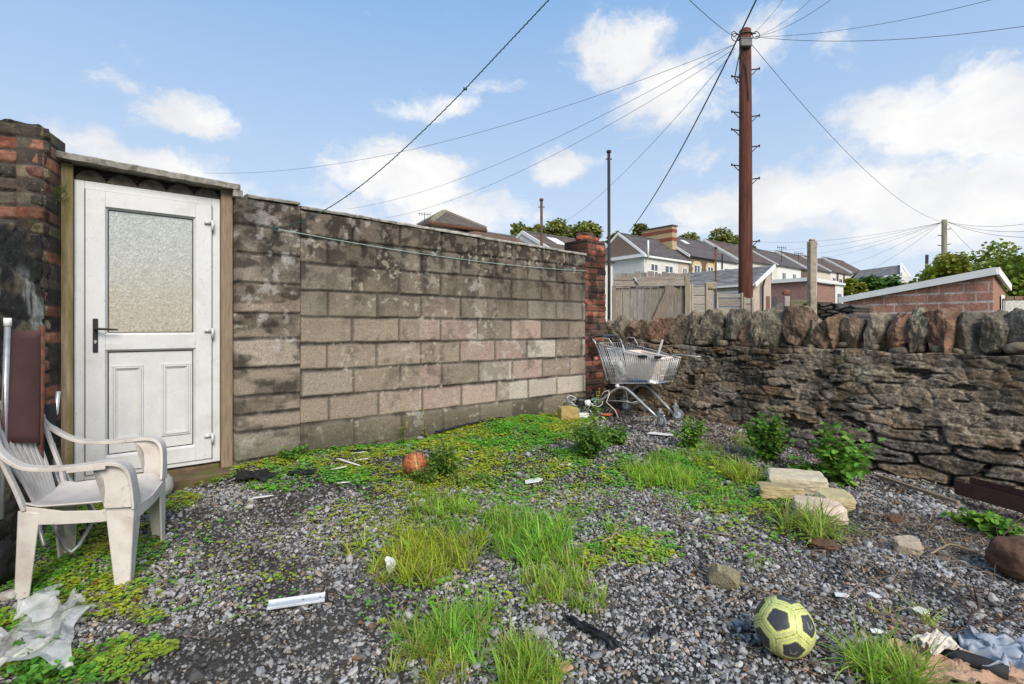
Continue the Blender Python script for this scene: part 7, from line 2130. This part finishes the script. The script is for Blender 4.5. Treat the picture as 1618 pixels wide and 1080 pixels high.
# folded child seat inside
L_ = []
for i in range(9): t = i / 8; y = .06 + .36 * t; L_.append([(.10, y, .82), (.25, y, .47)])
L_ += [[(.10, .06, .82), (.10, .42, .82)], [(.18, .06, .64), (.18, .42, .64)]]
for i in range(7): t = i / 6; y = .06 + .36 * t; L_.append([(.12, y, .80), (.32, y, .80), (.40, y, .56)])
wirelist(L_, 'child_seat', .0032)
k = MB(); k.tube([(-.03, -.02, .93), (-.06, -.02, .95), (-.07, .1, .965), (-.07, .38, .965), (-.06, .50, .95), (-.03, .50, .93)], .018, 10); k.build('handle', M['darkpost'], ct, True)
k = MB(); k.box(-.09, .05, .10, .34, .955, .985, ch=.01); k.build('handle_tray', mat('dark_grey_plastic', (.06, .065, .075), rough=.4, bump=.05), ct)
for side in (-.02, .50):
    k = MB(); k.tube([(-.05, side, .945), (.0, side * .95 + .01, .90), (.06, side * .9 + .02, .78), (.16, side * .84 + .04, .45)], .011, 8)
    k.tube([(.03, side * .92 + .02, .88), (.11, side * .92 + .02, .95), (.20, side * .92 + .02, .94), (.26, side * .9 + .02, .86)], .008, 6); k.build('handle_bracket', M['galv'], ct, True)
# lower tray of bent wire
wirelist([[(.05, .06, .20), (.25, .08, .22), (.45, .10, .22)], [(.05, .42, .20), (.25, .40, .22), (.45, .38, .22)], [(.45, .10, .22), (.47, .24, .23), (.45, .38, .22)], [(.25, .08, .22), (.27, .24, .2), (.25, .40, .22)], [(.35, .1, .24), (.33, .3, .17), (.42, .36, .21)],
          [(.40, .05, .38), (.42, .06, .25), (.30, .07, .23)], [(.48, .09, .09), (.50, .10, .05), (.60, .12, .065), (.84, .16, .12)]], 'lower_wire', .005)


def caster(x, y, z, r_, yaw):
    c = empty('wheel', (0, 0, 0)); c.parent = ct; c.location = (x, y, z); c.rotation_euler = (0, 0, yaw)
    k = MB(); k.tube([(0, -.014, 0), (0, .014, 0)], r_, 22); k.tube([(0, -.017, 0), (0, .017, 0)], r_ * .80, 22); bevel(k.build('tyre', mat('grey_rubber_' + str(len(bpy.data.materials)), (.17, .19, .21), rough=.6, bump=.1), c), .003)
    k = MB(); k.tube([(0, -.021, 0), (0, .021, 0)], r_ * .62, 16); k.build('rim', M['alu'], c)
    k = MB()
    for s_ in (-1, 1): k.loft([(0, s_ * .026, -.008), (-.012, s_ * .026, r_ * .6), (-.028, s_ * .024, r_ + .035)], [.022, .034, .045], [.004] * 3, (1, 0, 0))
    k.box(-.05, .0, -.028, .028, r_ + .022, r_ + .032); k.tube([(-.028, 0, r_ + .03), (-.028, 0, r_ + .07)], .018, 10); k.build('fork', M['galv'], c)


cg = lambda x, y: float(ground_h(*(cart0 + Matrix.Rotation(ANG_V + .02, 3, 'Z') @ Vector((x, y, 0)))[:2])) - cart0.z
for (x, s_) in ((.85, -1), (.85, 1), (-.02, -1), (.10, 1)):
    y = cy_at(x, s_); caster(x, y, cg(x, y) + .066, .062, .25 * s_)
k = MB()
for (x0_, x1_) in ((.58, .68), (.79, .86)): k.box(x0_, x1_, -.02 + (1 - .30 * x0_) * 0 + .045, .075, .735, .765, ch=.006)
k.build('corner_bumper', M['black'], ct)
k = MB(); k.rock((.42 - .12, .03, .40), (.05, .05, .04), seed=3, col=(.8, .8, .8)); k.build('plastic_pivot', M['white_plastic'], ct, True)

RC = Matrix.Rotation(ANG_V + .02, 4, 'Z')


def in_cart(o, x, y, z, label, cat, rz=0, rx=0, ry=0):
    o.matrix_world = Matrix.Translation(cart0) @ RC @ Matrix.Translation((x, y, z)) @ Matrix.Rotation(rz, 4, 'Z') @ Matrix.Rotation(ry, 4, 'Y') @ Matrix.Rotation(rx, 4, 'X')
    return tag(o, label, cat)


k = MB(); V = [(-.17, -.12, 0), (.15, -.12, 0), (.15, .12, 0), (-.17, .12, 0), (-.21, -.15, .29), (.21, -.13, .29), (.21, .13, .29), (-.21, .15, .29)]
k.add(V, [(0, 3, 2, 1), (0, 1, 5, 4), (1, 2, 6, 5), (2, 3, 7, 6), (3, 0, 4, 7)], (), (.75, .7, .66)); 
k.tube([(-.22, -.155, .29), (.22, -.135, .29), (.22, .135, .29), (-.22, .155, .29)], .012, 6, closed=True)
o = k.build('plastic_tub', mat('pinkish_white_plastic', (.70, .62, .57), rough=.5, var=.12, vscale=12, bump=.1), None); m_ = o.modifiers.new('so', 'SOLIDIFY'); m_.thickness = .004
o.scale = (1, 1, 1)
in_cart(o, .53, .24, .475, 'pinkish white plastic tub standing in the trolley basket', 'plastic tub', 0, 0, .14)
k = MB(); k.rock((0, 0, 0), (.22, .30, .24), seed=31, boxy=2.3, amp=.40, sub=4, col=(.7, .7, .68)); o = k.build('carrier_bag', mat('white_carrier_bag', (.62, .62, .58), rough=.4, var=.25, vscale=18, bump=1, bscale=22, bdist=.02), None, True)
in_cart(o, .29, .20, .55, 'white plastic carrier bag slumped at the handle end of the trolley basket', 'bag')
k = MB(); k.rock((0, 0, 0), (.42, .26, .07), seed=35, boxy=2.6, amp=.40, sub=4); o = k.build('blue_bag', M['blue_plastic'], None, True); in_cart(o, .52, .22, .465, 'crumpled blue plastic bag in the bottom of the trolley basket', 'bag')
k = MB(); k.rock((0, 0, 0), (.10, .12, .06), seed=36, boxy=2.6, amp=.3, sub=3, col=(.7, .6, .5)); o = k.build('crumpled_paper', M['white_plastic'], None, True); in_cart(o, .72, .12, .475, 'small crumpled cream wrapper at the front end of the trolley basket', 'wrapper')
k = MB(); k.box(-.010, .010, -.008, .008, 0, .46, ch=.002); o = k.build('white_stick', M['white_plastic'], None); in_cart(o, .56, .30, .50, 'white plastic stick poking up out of the trolley', 'stick', 0, 0, .35)
k = MB(); k.tube([(0, 0, 0), (.2, .0, .006), (.42, 0, -.01)], .006, 6); o = k.build('metal_rod', M['galv'], None, True); in_cart(o, .80, .22, .775, 'thin metal rod sticking out forwards from the trolley basket', 'rod')
k = MB(); k.col = (.45, .17, .13); k.rock((0, 0, 0), (.05, .05, .05), seed=2, sub=2); o = k.build('red_tag', M['brick'], None, True); in_cart(o, .02, -.02, .70, 'small faded red tag tied at the handle end of the trolley', 'tag')

# ---- rubbish heap in the corner
HG = 'rubbish heap in the corner'
hp = G(935, 655)
for j, (x, y, z, r_, m_, lb, nm) in enumerate([(-.18, .05, .10, .14, 'galv', 'grey looped cable lying highest in the corner rubbish heap', 'looped_cable'), (.06, .10, .12, .12, 'black', 'black looped cable at the right of the corner rubbish heap', 'looped_cable'), (-.02, -.05, .08, .15, 'galv', 'grey wire coil low at the front of the corner rubbish heap', 'looped_cable')]):
    k = MB(); pts = []
    for i in range(60):
        a = i * .42; rr_ = r_ * (.65 + .35 * math.sin(i * .37 + j)); pts.append((x + math.cos(a) * rr_, y + math.sin(a) * rr_ * .6, z + .09 * math.sin(i * .23 + j * 2) + .03 * math.sin(i * 1.3)))
    k.tube(pts, .007, 6); tag(k.build(nm, M[m_], None, True, hp), lb, 'cable', HG)
for j, (x, y, z, s_, m_, lb, nm, ct_) in enumerate([(-.12, -.02, .16, (.16, .10, .10), 'black', 'black plastic casing on top of the corner rubbish heap', 'plastic_casing', 'casing'), (.05, .02, .10, (.18, .12, .12), 'darkpost', 'dark crushed box at the middle of the corner rubbish heap', 'crushed_box', 'box'),
                                                  (-.15, -.22, .03, (.20, .10, .06), 'white_plastic', 'pale blue white rag at the front of the corner rubbish heap', 'rag', 'rag'), (-.06, -.08, .15, (.08, .06, .07), 'white_plastic', 'white bottle end in the corner rubbish heap', 'bottle_end', 'bottle'),
                                                  (.02, -.04, .18, (.06, .05, .05), 'blue_plastic', 'crushed blue plastic cup on the corner rubbish heap', 'crushed_cup', 'cup'), (.16, -.10, .02, (.16, .05, .03), 'orange_plastic', 'orange plastic strip right of the corner rubbish heap', 'plastic_strip', 'litter'),
                                                  (.10, .12, .24, (.10, .08, .06), 'rust', 'rusty red lump leaning on the trolley tube in the corner', 'rusty_lump', 'scrap metal'), (.28, -.02, .04, (.08, .08, .07), 'rust', 'round rusty tin under the trolley', 'rusty_tin', 'tin')]):
    k = MB(); k.rock((0, 0, 0), s_, Matrix.Rotation(j * 1.3, 3, 'Z'), seed=j * 3.3 + 50, boxy=3, amp=.35, sub=3); tag(k.build(nm, M[m_], None, True, hp + Vector((x, y, z))), lb, ct_, HG)
k = MB(); pts = [P(948, 628, 5.9), P(955, 618, 5.86), P(962, 617, 5.84), P(963, 622, 5.82), P(958, 635, 5.8), P(972, 648, 5.78), P(977, 660, 5.76)]
o_ = pts[0]; k.tube([tuple(p - o_) for p in pts], .006, 6); tag(k.build('pale_cable', mat('cream_cable', (.6, .5, .42), var=.1, bump=0), None, True, o_), 'cream cable curling over the rear tube of the trolley', 'cable')

# lane wall seen through the frosted glass (behind the block wall) and its ground
k = MB(); k.box(-3.4, 6, 0, .2, 0, 1.75, (.46, .36, .25))
o = k.build('lane_wall', M['masonry'], None, False, W0 + U * -1.0 - V_ * 3.2, ANG_U); tag(o, 'tan rendered wall of the lane, a blur behind the frosted glass of the door', 'wall')
